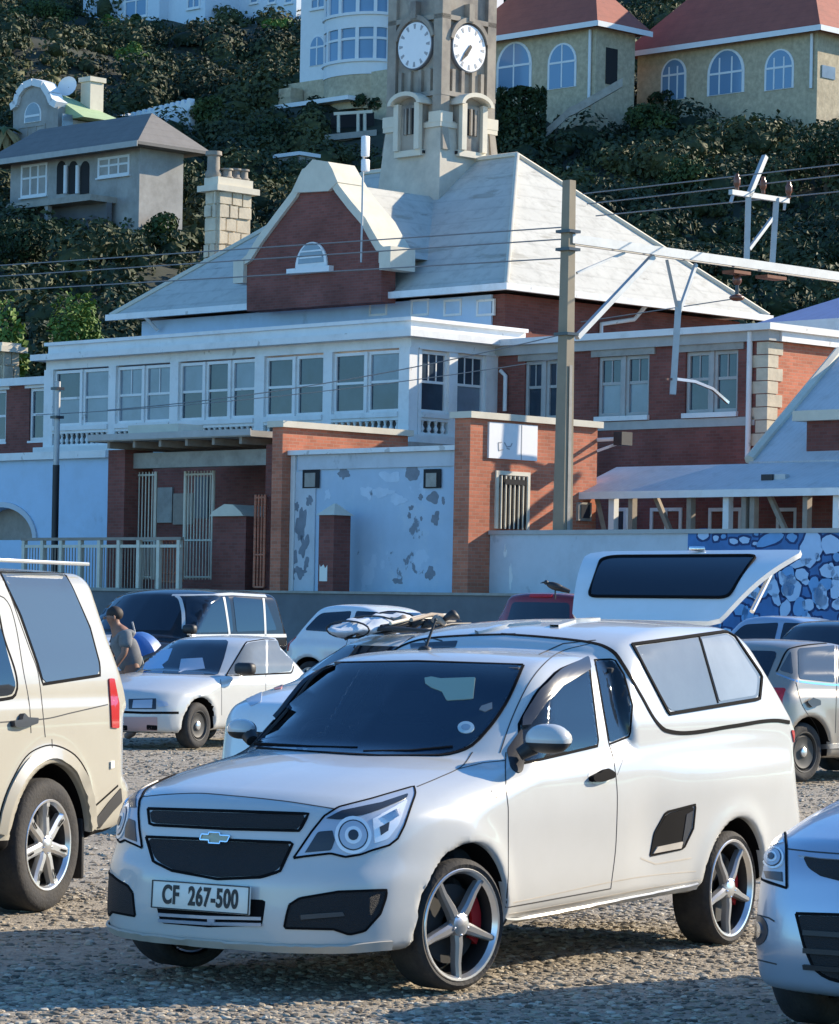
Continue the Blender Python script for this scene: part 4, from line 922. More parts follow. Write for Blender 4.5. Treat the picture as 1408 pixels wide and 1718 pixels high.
def gate(name, label, b, x0, x1, y0, y1, n, m='gate_paint', rails=(0.02, 0.36, 0.97), post=0.05, bar=0.018, top=None):
    u0, u1, v0, v1 = Lq(b, x0, y0, x1, y1); g = sroot(name, (u0+u1)/2, b, v0, label, 'gate')
    for u in (u0, u1): MB().tube([S(u, b, v0), S(u, b, v1)], post, 6).build('gate_post', m, g, 60)
    for r in rails: MB().tube([S(u0, b, v0+(v1-v0)*r), S(u1, b, v0+(v1-v0)*r)], 0.03, 6).build('gate_rail', m, g, 60)
    for k in range(1, n):
        u = u0+(u1-u0)*k/n; MB().tube([S(u, b, v0), S(u, b, v1)], bar, 5).build('gate_bar', m, g, 60)
    return g
gate('security_gate', 'tall cream barred gate at left of the station entrance', BS+0.5, 216, 260, 792, 972, 8)
gate('security_gate', 'tall cream barred gate in the middle of the station entrance', BS+0.9, 310, 357, 790, 972, 9)
gate('low_gate', 'low gate with painted orange sunlight between the two tall cream gates', BS-0.3, 268, 306, 905, 976, 7, 'sunlit_brick', (0.0, 0.2, 0.98), 0.04)  # orange sunlight on the bars put into their colour
gate('side_gate', 'narrow gate of upright bars beside right entrance pier', BS-0.2, 428, 444, 830, 985, 3, 'sunlit_brick', (0.0, 0.35, 0.97), 0.04, 0.03)  # bars coloured orange for the sunlight on them
l0, l1, lv0, lv1 = Lq(BS+0.4, 356, 866, 412, 978); LP_ = sroot('brick_gate_pier', (l0+l1)/2, BS+0.4, zl, 'low brick pier with rounded pale cap inside the entrance', 'gatepost')
MB().sbox(l0, l1, BS+0.4, BS+1.4, zl-0.1, lv1).build('pier', 'brick', LP_)
MB().prism([(l0, lv1), (l1, lv1), (l1-0.1, lv1+0.1), ((l0+l1)/2+0.25, lv1+0.3), ((l0+l1)/2-0.1, lv1+0.32), (l0+0.08, lv1+0.12)], -0.1, 1.1, lambda u, v, e: S(u, BS+0.4+e, v)).build('pier_cap', 'pale_trim', LP_, fix=True)
# handrail fence on the left
BH = 57.0; h0, h1 = onB(38, 900, BH)[0], onB(306, 900, BH)[0]; zh1 = onB(120, 902, BH)[1]; zh0 = zl
HR = sroot('railing', (h0+h1)/2, BH, zl, 'cream railing with close set bars left of and partly across the entrance shelter', 'railing')
MB().sbox(h0, h1, BH-0.06, BH+0.06, zh1-0.08, zh1).build('top_rail', 'timber', HR)
MB().sbox(h0, h1, BH-0.04, BH+0.04, zh1-0.28, zh1-0.2).build('mid_rail', 'gate_paint', HR)
for k in range(9):
    u = h0+0.1+(h1-h0-0.2)*k/8; MB().sbox(u-0.06, u+0.06, BH-0.06, BH+0.06, zh0, zh1-0.081).build('railing_post', 'gate_paint', HR)
for k in range(52):
    u = h0+0.15+(h1-h0-0.3)*(k+0.5)/52
    if min(abs(u-(h0+0.1+(h1-h0-0.2)*j/8)) for j in range(9)) > 0.1: MB().tube([S(u, BH, zh0), S(u, BH, zh1-0.2)], 0.016, 5).build('railing_bar', 'timber', HR, 60)
MB().sbox(onB(-60, 975, 56.2)[0], onB(200, 975, 56.2)[0], 56.2, 58.5, -0.2, zl+0.03).build('railing_plinth', 'concrete', HR)
# light blue arcade wall at far left
BA = 61.0; fa = Lf(BA); A0, A1 = onB(-90, 850, BA)[0], onB(184, 850, BA)[0]; zA1 = onB(90, 771, BA)[1]
AW = sroot('arcade_wall', A1, BA, 0, 'light blue plaster wall with a dark arched opening left of the entrance', 'wall')
acx, azs = onB(2, 906, BA); ar = onB(57, 900, BA)[0]-acx; ah = onB(2, 851, BA)[1]-azs
ol = [(A0, 0), (A0, azs-0.02)] if False else None
pts = [(acx-ar, azs)]+[(acx+ar*math.cos(t), azs+ah*math.sin(t)) for t in np.linspace(math.pi, 0, 20)]+[(acx+ar, azs)]
slab(AW, 'wall_body', 'light_blue_wall', fa, [(A0, azs), *pts, (A1, azs), (A1, zA1), (A0, zA1)], -0.5, 0)
slab(AW, 'lower_wall', 'light_blue_wall', fa, rect(A0, A1, 0, azs-0.004), -0.5, 0.0)
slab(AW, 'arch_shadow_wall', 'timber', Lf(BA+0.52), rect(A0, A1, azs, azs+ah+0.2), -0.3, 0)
ring = [(acx+(ar+0.0)*math.cos(t), azs+ah*math.sin(t)) for t in np.linspace(math.pi, 0, 20)]+[(acx+(ar+0.18)*math.cos(t), azs+(ah+0.16)*math.sin(t)) for t in np.linspace(0, math.pi, 20)]
slab(AW, 'arch_moulding', 'pale_wall', fa, ring, 0.001, 0.06)
slab(AW, 'wall_cornice', 'white_wall', fa, rect(A0, A1, zA1+0.002, zA1+0.22), -0.5, 0.2)
# pale boundary wall and mural
BW2 = 57.75; fwb = Lf(BW2); n0 = asn+0.01; n1 = onB(1500, 885, BW2)[0]; zn = onB(980, 889, BW2)[1]
BWL = sroot('boundary_wall', n0, BW2, 0, 'long pale plastered boundary wall with dark coping right of the sign block', 'wall')
MB().sbox(n0, n1, BW2, BW2+0.3, -0.2, zn-0.1).build('wall_body', 'pale_wall', BWL)
MB().sbox(n0, n1, BW2-0.06, BW2+0.36, zn-0.1, zn).build('coping', 'grey_trim', BWL)
m0 = onB(1155, 900, BW2)[0]
M['mural_blue'] = mat('mural deep blue', (0.045, 0.15, 0.36), rough=0.7, var=0.3, vscale=1.5); M['mural_pale'] = mat('mural pale blue', (0.40, 0.56, 0.76), rough=0.7, var=0.06); M['mural_line'] = mat('mural dark line', (0.01, 0.035, 0.13), rough=0.7); M['mural_mid'] = mat('mural mid blue', (0.14, 0.33, 0.60), rough=0.7, var=0.1)
MU = slab(BWL, 'mural', 'mural_blue', fwb, rect(m0, n1, 0.2, zn-0.1), 0.001, 0.012)
def mblob(x, y, rx, ry, m='mural_pale', k=14, jit=0.14, rot=0):
    u, v = onB(x, y, BW2); sx, sy = 0.0178, 0.0135; st = rng.getstate(); pts = []; pl = []
    for i in range(k):
        t = 2*math.pi*i/k; r = 1+rng.uniform(-jit, jit); X, Y = rx*r*math.cos(t), ry*r*math.sin(t); X, Y = X*math.cos(rot)-Y*math.sin(rot), X*math.sin(rot)+Y*math.cos(rot)
        pts.append((u+X*sx, v+Y*sy)); pl.append((u+X*sx*1.0+math.copysign(0.045, X), v+Y*sy+math.copysign(0.045, Y)))
    slab(MU, 'mural_outline', 'mural_line', fwb, pl, 0.0121, 0.015); slab(MU, 'mural_shape', m, fwb, pts, 0.0151, 0.02)
for q in [(1181, 897, 9, 9), (1202, 903, 5, 5), (1232, 908, 8, 5), (1250, 906, 9, 6), (1294, 905, 24, 10), (1330, 902, 8, 7), (1362, 920, 17, 30), (1395, 914, 16, 16), (1373, 935, 4, 7), (1323, 963, 11, 14), (1366, 980, 8, 13), (1330, 990, 15, 18), (1378, 1000, 10, 22), (1404, 985, 8, 20), (1345, 945, 18, 6), (1297, 985, 10, 18), (1290, 985, 7, 6), (1395, 950, 5, 6), (1270, 896, 4, 3), (1268, 912, 4, 3), (1405, 935, 6, 7), (1215, 900, 4, 4), (1304, 950, 10, 7)]+[(1160+rng.uniform(0, 330), rng.uniform(940, 1075), rng.uniform(4, 13), rng.uniform(5, 16)) for _ in range(70)]:
    mblob(*q, m='mural_pale' if int(q[0]+q[1]) % 3 else 'mural_mid', rot=rng.uniform(-0.4, 0.4))
for x, y in ((938, 926), (947, 968)): u, v = onB(x-160 if False else (848 if x == 938 else 857), y, BW2); blob(fwb, u, v, 0.05, 0.14 if x == 938 else 0.3, 0.0, 0.006, 'paint_drip', 'white_wall', BWL)
# platform verandah on the right
BV = 61.0; v0a = onB(1000, 800, BV)[0]; v1a = onB(1500, 800, BV)[0]; ze1 = onB(1200, 823, BV)[1]; ze2 = onB(1200, 779, BV+1.8)[1]
PV = sroot('platform_roof', v0a, BV, zl, 'low corrugated platform roof on white posts behind the boundary wall', 'shelter')
MB().hexa([S(v0a-1, BV, ze1-0.05), S(v1a, BV, ze1-0.05), S(v1a, BV+1.9, ze2-0.05), S(v0a-1, BV+1.9, ze2-0.05), S(v0a-1, BV, ze1), S(v1a, BV, ze1), S(v1a, BV+1.9, ze2), S(v0a-1, BV+1.9, ze2)]).build('roof_sheets', 'iron_roof', PV)
MB().sbox(v0a-1, v1a, BV-0.05, BV-0.002, ze1-0.16, ze1+0.02).build('gutter', 'white_wall', PV)
for k, x in enumerate((1028, 1060, 1158, 1220, 1250, 1264, 1353, 1405)):
    u = onB(x, 850, BV+0.2)[0]; w = 0.09 if k in (0, 3, 7) else 0.07
    MB().sbox(u-w, u+w, BV+0.15, BV+0.33, zl-1, ze1-0.06).build('post', 'white_wall' if k in (0, 3, 7) else 'timber', PV)
for x0, x1 in ((1098, 1135), (1288, 1330), (1000, 1020), (1400, 1440)):
    u0, u1 = onB(x0, 825, BV+0.5)[0], onB(x1, 880, BV+0.5)[0]; MB().tube([S(u0, BV+0.5, ze1), S(u1, BV+0.5, ze1-1.3)], 0.08, 4).build('brace', 'timber', PV)
bwv = BV+3.2; MB().sbox(v0a-1, v1a, bwv, bwv+0.3, 0, ze2+0.1).build('back_wall', 'brick', PV)
for x0, x1 in ((1025, 1052), (1092, 1145), (1190, 1245), (1304, 1338), (1386, 1430)):
    u0, u1, q0_, q1_ = Lq(bwv, x0, 852, x1, 895); window(PV, Lf(bwv), u0, u1, q0_, q1_, 2 if x1-x0 > 40 else 1, (), 0.09, e=0.04, sill=False)
fl_ = onB(1300, 803, BV+0.8); FL = sroot('floodlight', fl_[0], BV+0.8, fl_[1], 'dark floodlight standing on the corrugated platform roof', 'floodlight')
MB().sbox(fl_[0]-0.3, fl_[0]+0.05, BV+0.65, BV+0.9, fl_[1]-0.1, fl_[1]+0.1).build('lamp_head', 'black_plastic', FL); MB().sbox(fl_[0]+0.051, fl_[0]+0.4, BV+0.7, BV+0.85, fl_[1]-0.05, fl_[1]+0.1).build('bracket', 'steel', FL)
# pitched roof building at right edge
BR = 63.0; r0, rz0 = onB(1257, 775, BR); r1 = onB(1500, 770, BR)[0]; dpt = 5.0; rz1 = onB(1408, 592, BR+dpt)[1]; r0b = onB(1408, 592, BR+dpt)[0]
RB = sroot('gabled_hall', r1, BR, 0, 'grey sloping roof of the platform hall at the right edge', 'building')
MB().add([S(r0, BR, rz0), S(r1+4, BR, rz0), S(r1+4, BR+dpt, rz1), S(r0b, BR+dpt, rz1), S(r0, BR, rz0-0.15), S(r1+4, BR, rz0-0.15), S(r1+4, BR+dpt, rz1-0.15), S(r0b, BR+dpt, rz1-0.15)], [(0, 1, 2, 3), (7, 6, 5, 4), (0, 4, 5, 1), (1, 5, 6, 2), (2, 6, 7, 3), (3, 7, 4, 0)]).build('roof', 'iron_roof', RB)
MB().tube([S(r0, BR, rz0+0.05), S(r0b, BR+dpt, rz1+0.05)], 0.13, 6).build('verge_board', 'pale_trim', RB)
MB().sbox(r0+1.2, r1+4, BR+0.4, BR+0.8, 0, rz0-0.16).build('wall', 'brick', RB)
dq = onB(1362, 745, BR+0.6); MB().sbox(dq[0], dq[0]+2.5, BR+0.4, BR+3.0, dq[1]-0.5, dq[1]+0.55).build('roof_dormer', 'brick', RB); MB().sbox(dq[0]-0.3, dq[0]+2.7, BR+0.2, BR+3.0, dq[1]+0.55, dq[1]+0.8).build('dormer_roof', 'pale_trim', RB)
# blue roof beyond
BB = 76.0; k0 = onB(1262, 540, BB)[0]; k1 = onB(1500, 532, BB)[0]; kz0 = onB(1330, 540, BB)[1]; kz1 = onB(1330, 496, BB+4)[1]
BL = sroot('blue_roofed_building', k1, BB, 0, 'blue sheet roof showing beyond the brick corner at the right edge', 'building')
MB().hexa([S(k0, BB, kz0-0.1), S(k1, BB, kz0-0.1), S(k1, BB+4, kz1-0.1), S(k0+1, BB+4, kz1-0.1), S(k0, BB, kz0), S(k1, BB, kz0), S(k1, BB+4, kz1), S(k0+1, BB+4, kz1)]).build('roof', 'blue_roof', BL)
MB().sbox(k0-0.1, k1, BB-0.1, BB-0.002, kz0-0.35, kz0+0.02).build('gutter', 'white_wall', BL); MB().sbox(k0+0.5, k1, BB+0.3, BB+3.6, 0, kz0-0.11).build('wall', 'sunlit_brick', BL)

# ------------------------------------------------------------------ railway mast, boom and wires
BM2 = 58.6; ma, mz0 = onB(944, 890, BM2); mz1 = onB(971, 301, BM2)[1]
MST = sroot('railway_mast', ma, BM2, 0, 'tall tapered concrete overhead line mast beside the sign block', 'mast')
hw0, hw1 = 0.205, 0.12; zb0 = 0
def msq(h, z, da=0): return [S(ma-h, BM2-h*0.9, z), S(ma+h, BM2-h*0.9, z), S(ma+h, BM2+h*0.9, z), S(ma-h, BM2+h*0.9, z)]
MB().hexa(msq(hw0, 0)+msq(hw1, mz1)).build('mast_post', 'mast', MST)
sl = MB(); sl.hexa([S(ma+0.205, BM2-0.06, 0.3), S(ma+0.22, BM2-0.06, 0.3), S(ma+0.22, BM2+0.06, 0.3), S(ma+0.205, BM2+0.06, 0.3), S(ma+0.172, BM2-0.05, mz0+4.0), S(ma+0.18, BM2-0.05, mz0+4.0), S(ma+0.18, BM2+0.05, mz0+4.0), S(ma+0.172, BM2+0.05, mz0+4.0)]); sl.build('mast_groove', 'concrete', MST)
def mz(y): return onB(960, y, BM2)[1]
for y in (388, 418, 560):
    MB().sbox(ma-0.23, ma+0.23, BM2-0.2, BM2+0.2, mz(y)-0.035, mz(y)+0.035).build('mast_clamp', 'lamp_dark', MST)
def bpt(x, y): b, z = onA(x, y, ma); return S(ma, b, z)
def ubar(parent, name, pts, r, m='steel', n=4): return MB().tube(pts, r, n).build(name, m, parent, 30)
b_end = onA(1440, 478, ma)[0]; bz0 = onA(966, 402, ma)[1]; bz1 = onA(1408, 472, ma)[1]
BO = MST
for da in (-0.12, 0.12):
    MB().hexa([S(ma+da-0.04, BM2, bz0-0.12), S(ma+da+0.04, BM2, bz0-0.12), S(ma+da+0.04, b_end, bz0-0.12), S(ma+da-0.04, b_end, bz0-0.12), S(ma+da-0.04, BM2, bz0+0.10), S(ma+da+0.04, BM2, bz0+0.10), S(ma+da+0.04, b_end, bz0+0.10), S(ma+da-0.04, b_end, bz0+0.10)]).build('boom', 'steel', MST)
def bq_(x, y): return onA(x, y, ma)
def seg(name, pxs, r, m='steel', n=4, da=0.0): return MB().tube([S(ma+da, *onA(x, y, ma)) for x, y in pxs], r, n).build(name, m, MST, 30)
seg('strut', [(968, 566), (1096, 430)], 0.09); seg('strut', [(968, 458), (1048, 424)], 0.04)
seg('drop_bracket', [(1119, 436), (1137, 520)], 0.055); seg('drop_bracket', [(1168, 443), (1139, 525)], 0.06); seg('drop_tube', [(1139, 505), (1129, 662)], 0.11)
seg('registration_arm', [(1135, 636), (1165, 640), (1195, 652), (1222, 676)], 0.05, 'alloy'); seg('registration_arm', [(1118, 636), (1150, 637)], 0.04, 'insulator')
seg('cantilever_post', [(1253, 436), (1256, 330)], 0.10); seg('cantilever_post', [(1296, 443), (1303, 332)], 0.10); seg('cantilever_brace', [(1257, 418), (1296, 366)], 0.06); seg('cantilever_post', [(1256, 330), (1284, 262)], 0.09)
seg('cross_arm', [(1226, 322), (1322, 337)], 0.09); seg('cross_arm_end', [(1232, 320), (1226, 340)], 0.06); seg('cross_arm_end', [(1318, 336), (1316, 352)], 0.05)
for x, y in ((1237, 291), (1281, 296), (1324, 304)):
    b, z = onA(x, y, ma); b_, z_ = onA(x, y+30, ma)
    MB().lathe([(0.05, 0)]+[(r_, (z-z_)*t) for t in np.linspace(0.05, 0.95, 9) for r_ in ((0.09, 0.055)[int(round(t*20)) % 2],)]+[(0.03, z-z_)], Matrix.Translation(S(ma, b, z_)), 10).build('insulator', 'insulator', MST, 60)
b, z = onA(1237, 470, ma); MB().ball(S(ma, b, z), (0.12, 0.12, 0.14), 10, 8).build('insulator', 'insulator', MST, 60); MB().tube([S(ma, b, z+0.25), S(ma, b, z-0.45)], 0.05, 6).build('hanger', 'lamp_dark', MST, 60); MB().ball(S(ma, b, z-0.45), (0.2, 0.2, 0.09), 10, 6).build('clamp', 'insulator', MST, 60)
for x0, x1, y in ((1222, 1250, 455), (1278, 1310, 463)): 
    b0, z0 = onA(x0, y, ma); b1, z1 = onA(x1, y+4, ma); MB().sbox(ma-0.2, ma+0.2, b0, b1, z0-0.05, z0+0.03).build('base_plate', 'rust', MST)
# overhead wires along the line
def wire(label, b, x0, y0, x1, y1, sag=0.0, r=0.018):
    a0, z0 = onB(x0, y0, b); a1, z1 = onB(x1, y1, b); pts = []
    for k in range(17):
        t = k/16; pts.append(S(a0+(a1-a0)*t, b, z0+(z1-z0)*t-sag*4*t*(1-t)))
    w = MB().tube(pts, r, 5).build('overhead_wire', 'wire', None, 60); tag(w, label, 'wire', 'overhead wires of the railway'); return w
wire('overhead wire running from the mast arm up to the far right, uppermost', onA(1240, 300, ma)[0], 978, 325, 1440, 272)
wire('overhead wire running right from the mast, second from the top', onA(1281, 300, ma)[0], 985, 342, 1440, 290)
wire('overhead wire running right from the mast, third from the top', onA(1324, 304, ma)[0], 1000, 362, 1440, 318)
wire('uppermost of the wires crossing the dark slope at far left', 60, -40, 448, 960, 380)
wire('middle wire crossing the dark slope at far left', 60.4, -40, 466, 960, 400)
wire('lowest wire crossing the dark slope at far left', 59.5, -40, 490, 960, 432)
wire('wire crossing the white verandah windows to the brick mast', 59.2, 180, 688, 948, 560, 0.25, 0.015)
wire('wire crossing below the verandah windows to the mast', 59.0, 60, 696, 948, 600, 0.2, 0.012)
wire('thin contact wire from the hanging insulator to the mast strut', onA(1237, 480, ma)[0], 975, 540, 1240, 500, 0.0, 0.015)
# steel pole at far left and antenna on the gable
BPp = 58.8; pa_, pz = onB(97, 640, BPp); SP = sroot('steel_pole', pa_, BPp, 0, 'slim dark steel pole in front of the light blue wall at far left', 'pole')
MB().tube([S(pa_, BPp, 0), S(pa_, BPp, onB(97, 780, BPp)[1])], 0.10, 12).build('pole_lower', 'black_plastic', SP, 60); MB().tube([S(pa_, BPp, onB(97, 780, BPp)[1]), S(pa_, BPp, pz)], 0.085, 12).build('pole_upper', 'steel', SP, 60)
for y in (652, 700): MB().sbox(pa_-0.14, pa_+0.14, BPp-0.14, BPp+0.14, onB(97, y, BPp)[1]-0.04, onB(97, y, BPp)[1]+0.04).build('pole_clamp', 'lamp_dark', SP)
n_a, n_z = onB(607, 395, BGa-0.3); AN = sroot('antenna_mast', n_a, BGa-0.3, n_z, 'thin pole with two white antenna panels on the brick gable', 'antenna')
MB().tube([S(n_a, BGa-0.3, onB(606, 440, BGa-.3)[1]), S(n_a, BGa-0.3, onB(612, 228, BGa-.3)[1])], 0.035, 8).build('antenna_pole', 'steel', AN, 60)
for y0, y1 in ((229, 264), (268, 289)):
    c = onB(616, (y0+y1)/2, BGa-.3); hh = (onB(616, y0, BGa-.3)[1]-onB(616, y1, BGa-.3)[1])/2
    MB().rbox(0.2, 0.22, hh*2, 0.04, Matrix.Translation(S(c[0]+0.05, BGa-0.42, c[1])) @ Matrix.Rotation(RZ, 4, 'Z')).build('antenna_panel', 'sign_white', AN, 40)
# ------------------------------------------------------------------ ground of the car park and the hill behind
def gz(Y): 
    t = np.clip((np.asarray(Y, float)-41)/14, 0, 1); return 0.45*t*t*(3-2*t)
def vnoise(x, y, s=0):
    """cheap smooth value noise"""
    def h(i, j): 
        q = np.sin(i*127.1+j*311.7+s*74.7)*43758.5453; return q-np.floor(q)
    xi, yi = np.floor(x), np.floor(y); fx, fy = x-xi, y-yi; fx = fx*fx*(3-2*fx); fy = fy*fy*(3-2*fy)
    return (h(xi, yi)*(1-fx)+h(xi+1, yi)*fx)*(1-fy)+(h(xi, yi+1)*(1-fx)+h(xi+1, yi+1)*fx)*fy
def hz(X, Y):
    X = np.asarray(X, float); Y = np.asarray(Y, float)
    return 3+0.34*np.maximum(Y-112, 0)+(vnoise(X/14, Y/14, 1)-0.5)*3.2+(vnoise(X/5, Y/5, 2)-0.5)*1.3
def hillY(px, py, Y0=120.0, Y1=420.0):         # where the ray of a pixel meets the slope
    d = ray(px, py)
    for Y in np.arange(Y0, Y1, 0.5):
        if CAMH+d[2]*Y <= hz(d[0]*Y, Y): return Y
    return Y1
def grid_mesh(name, m, xs, ys, zf, kind='structure'):
    X, Y = np.meshgrid(xs, ys, indexing='ij'); Z = zf(X, Y); nx, ny = len(xs), len(ys)
    V = np.stack([X, Y, Z], -1).reshape(-1, 3); i, j = np.meshgrid(np.arange(nx-1), np.arange(ny-1), indexing='ij'); b = (i*ny+j).ravel()
    me = bpy.data.meshes.new(name); me.from_pydata(V.tolist(), [], np.stack([b, b+ny, b+ny+1, b+1], 1).tolist()); me.update()
    o = link(name, me, m, None, smooth=180, fix=False); o['kind'] = kind; return o
gm = mat('gravel ground', (0.36, 0.31, 0.235), rough=0.95, var=0.4, vscale=14, bump=0.9, bscale=70, dirt=(0.19, 0.17, 0.14), dscale=0.9, damt=0.55, spread=(0.42, 0.7))
ysg = np.concatenate([[-300, -80, -20, 0, 6], np.arange(10, 60, 0.25), [62, 66, 72, 80, 95, 118]])
xsg = np.concatenate([[-420, -120, -40, -16], np.arange(-9, 9, 0.25), [16, 40, 120, 420]])
def gzz(X, Y): return gz(Y)+(vnoise(X/1.3, Y/1.3, 5)-0.5)*0.035*(np.abs(X) < 9)*(Y > 10)*(Y < 60)
grid_mesh('ground', gm, xsg, ysg, lambda X, Y: gzz(X, Y)-0.012)
hm = mat('hillside soil and dry scrub', (0.034, 0.040, 0.026), rough=1.0, var=0.5, vscale=0.5, bump=0.6, bscale=3, dirt=(0.08, 0.065, 0.04), dscale=0.15, damt=0.4, spread=(0.55, 0.75))
grid_mesh('hill', hm, np.concatenate([np.arange(-420, -60, 12), np.arange(-60, 62, 1.2), np.arange(66, 430, 12)]), np.concatenate([np.arange(110, 300, 1.4), np.arange(306, 460, 12)]), hz)

# leaves: many small faces spread over the outside of clumps
def leaf_cloud(cen, rad, n, size, rng, flat=0.75, up=0.25, hollow=0.55, jit=0.55):
    k = len(cen); cnt = np.full(k, n) if np.isscalar(n) else np.asarray(n); N = int(cnt.sum())
    d = rng.normal(size=(N, 3)); d[:, 2] = np.abs(d[:, 2]) if up > 0.5 else d[:, 2]+up; d /= np.linalg.norm(d, axis=1)[:, None]
    c = np.repeat(cen, cnt, 0); r = np.repeat(rad, cnt, 0)
    if r.ndim == 1: r = np.stack([r, r, r*flat], 1)
    p = c+d*r*(hollow+(1-hollow)*rng.random((N, 1))**0.6)*(0.85+0.3*rng.random((N, 1)))
    nrm = d+rng.normal(size=(N, 3))*jit; nrm /= np.linalg.norm(nrm, axis=1)[:, None]
    t = np.cross(nrm, rng.normal(size=(N, 3))); t /= np.linalg.norm(t, axis=1)[:, None]; b = np.cross(nrm, t)
    s = size*(0.55+0.9*rng.random((N, 1))); bend = nrm*s*0.25
    V = np.stack([p-t*s, p-b*s*0.6+bend, p+t*s, p+b*s*0.6+bend], 1)
    return V.reshape(-1, 3), np.arange(N*4).reshape(N, 4)
def leaf_mat(name, a, b, c, scale=0.35):
    m = bpy.data.materials.new(name); m.use_nodes = True; n, l = nt(m); p = n['Principled BSDF']; p.inputs['Roughness'].default_value = 0.65; p.inputs['Specular IOR Level'].default_value = 0.25
    tc = n.new('ShaderNodeTexCoord'); t = n.new('ShaderNodeTexNoise'); t.inputs['Scale'].default_value = scale; t.inputs['Detail'].default_value = 4; t.inputs['Roughness'].default_value = 0.75; l.new(tc.outputs['Object'], t.inputs['Vector'])
    r = n.new('ShaderNodeValToRGB'); e = r.color_ramp.elements; e[0].position = 0.36; e[0].color = (*a, 1); e[1].position = 0.66; e[1].color = (*c, 1); q = e.new(0.5); q.color = (*b, 1)
    l.new(t.outputs['Fac'], r.inputs[0]); l.new(r.outputs[0], p.inputs['Base Color']); return m
M['scrub'] = leaf_mat('dark fynbos scrub', (0.020, 0.031, 0.018), (0.038, 0.054, 0.024), (0.095, 0.100, 0.036), 0.13)
M['bright_leaf'] = leaf_mat('bright green leaves', (0.06, 0.12, 0.02), (0.11, 0.19, 0.035), (0.19, 0.25, 0.06), 0.8)
M['green_leaf'] = leaf_mat('green leaves', (0.022, 0.045, 0.016), (0.045, 0.075, 0.022), (0.09, 0.12, 0.035), 0.5)
M['hedge_leaf'] = leaf_mat('clipped hedge leaves', (0.014, 0.03, 0.016), (0.022, 0.042, 0.018), (0.035, 0.06, 0.02), 0.9)
M['bark'] = mat('bark', (0.10, 0.075, 0.05), rough=0.95, var=0.3)
def cloud_obj(name, V, F, m, parent=None):
    if parent: V = xf(V, parent_world(parent).inverted())
    me = bpy.data.meshes.new(name); me.from_pydata(V.tolist(), [], F.tolist()); me.update(); return link(name, me, m, parent, None, False)
HOUSES = []                                    # plan circles kept clear of scrub
def keep(P, r): HOUSES.append((P[0], P[1], r))
# ------------------------------------------------------------------ houses on the hill
M['villa_white'] = mat('white villa plaster', (0.70, 0.72, 0.73), rough=0.8, var=0.05); M['villa_grey'] = mat('grey villa plaster', (0.34, 0.33, 0.31), rough=0.9, var=0.25, vscale=0.8, dirt=(0.16, 0.15, 0.13), dscale=0.8, damt=0.6)
M['villa_blue'] = mat('pale blue villa plaster', (0.60, 0.68, 0.76), rough=0.8, var=0.05)
M['sandstone'] = mat('rough sandstone wall', (0.46, 0.39, 0.27), rough=0.95, var=0.3, vscale=3.2, bump=0.8, bscale=4, dirt=(0.30, 0.25, 0.18), dscale=2.4, damt=0.6)
M['red_tile'] = roof_mat('red tile roof', (0.30, 0.085, 0.055), 0.34, 0.15, (0.15, 0.06, 0.05), 0.4)
M['green_roof'] = roof_mat('pale green roof', (0.35, 0.46, 0.26), 0.4, 0.08, (0.2, 0.28, 0.15), 0.3)
M['grey_roof'] = roof_mat('grey slate roof', (0.17, 0.16, 0.15), 0.35, 0.12, (0.1, 0.09, 0.08), 0.4)
M['blue_pane'] = mat('sky reflecting window', (0.15, 0.26, 0.40), rough=0.1, spec=0.4)
def hip(parent, a0, a1, b0, b1, z, zr, inset, m, ov=0.6, along='a', t=0.15):
    a0 -= ov; a1 += ov; b0 -= ov; b1 += ov
    E = [(a0, b0), (a1, b0), (a1, b1), (a0, b1)]
    if along == 'a': r = [(a0+inset, (b0+b1)/2), (a1-inset, (b0+b1)/2)]; F = [(0, 1, 5, 4), (1, 2, 5), (2, 3, 4, 5), (3, 0, 4)]
    else: r = [((a0+a1)/2, b0+inset), ((a0+a1)/2, b1-inset)]; F = [(0, 1, 4), (1, 2, 5, 4), (2, 3, 5), (3, 0, 4, 5)]
    V = [S(*e, z) for e in E]+[S(*q, zr) for q in r]+[S(*e, z-t) for e in E]
    F = F+[(9, 8, 7, 6)]+[(i, i+6, (i+1) % 4+6, (i+1) % 4) for i in range(4)]
    return MB().add(V, F).build('roof', m, parent)
def arched(parent, fn, u0, u1, v0, v1, glass='blue_pane', frame='villa_white', cols=2, e=0.05):
    um, r = (u0+u1)/2, (u1-u0)/2; vs_ = max(v0+0.2, v1-r)
    P = [(u0, v0), (u1, v0)]+[(um+r*math.cos(t), vs_+(v1-vs_)*math.sin(t)) for t in np.linspace(0, math.pi, 14)]
    w = slab(parent, 'arched_window', frame, fn, P, -0.1, e); k = 0.86
    slab(w, 'pane', glass, fn, [(um+(u-um)*k, v0+(v-v0)*0.95+0.03) for u, v in P], e, e+0.012)
    for j in range(1, cols): x = u0+(u1-u0)*j/cols; slab(w, 'glazing_bar', frame, fn, rect(x-0.05, x+0.05, v0+0.05, v1-0.12*(1 if cols == 2 else 4)), e+0.0125, e+0.03)
    slab(w, 'glazing_bar', frame, fn, rect(u0+0.1, u1-0.1, vs_-0.06, vs_+0.06), e+0.0125, e+0.035); return w
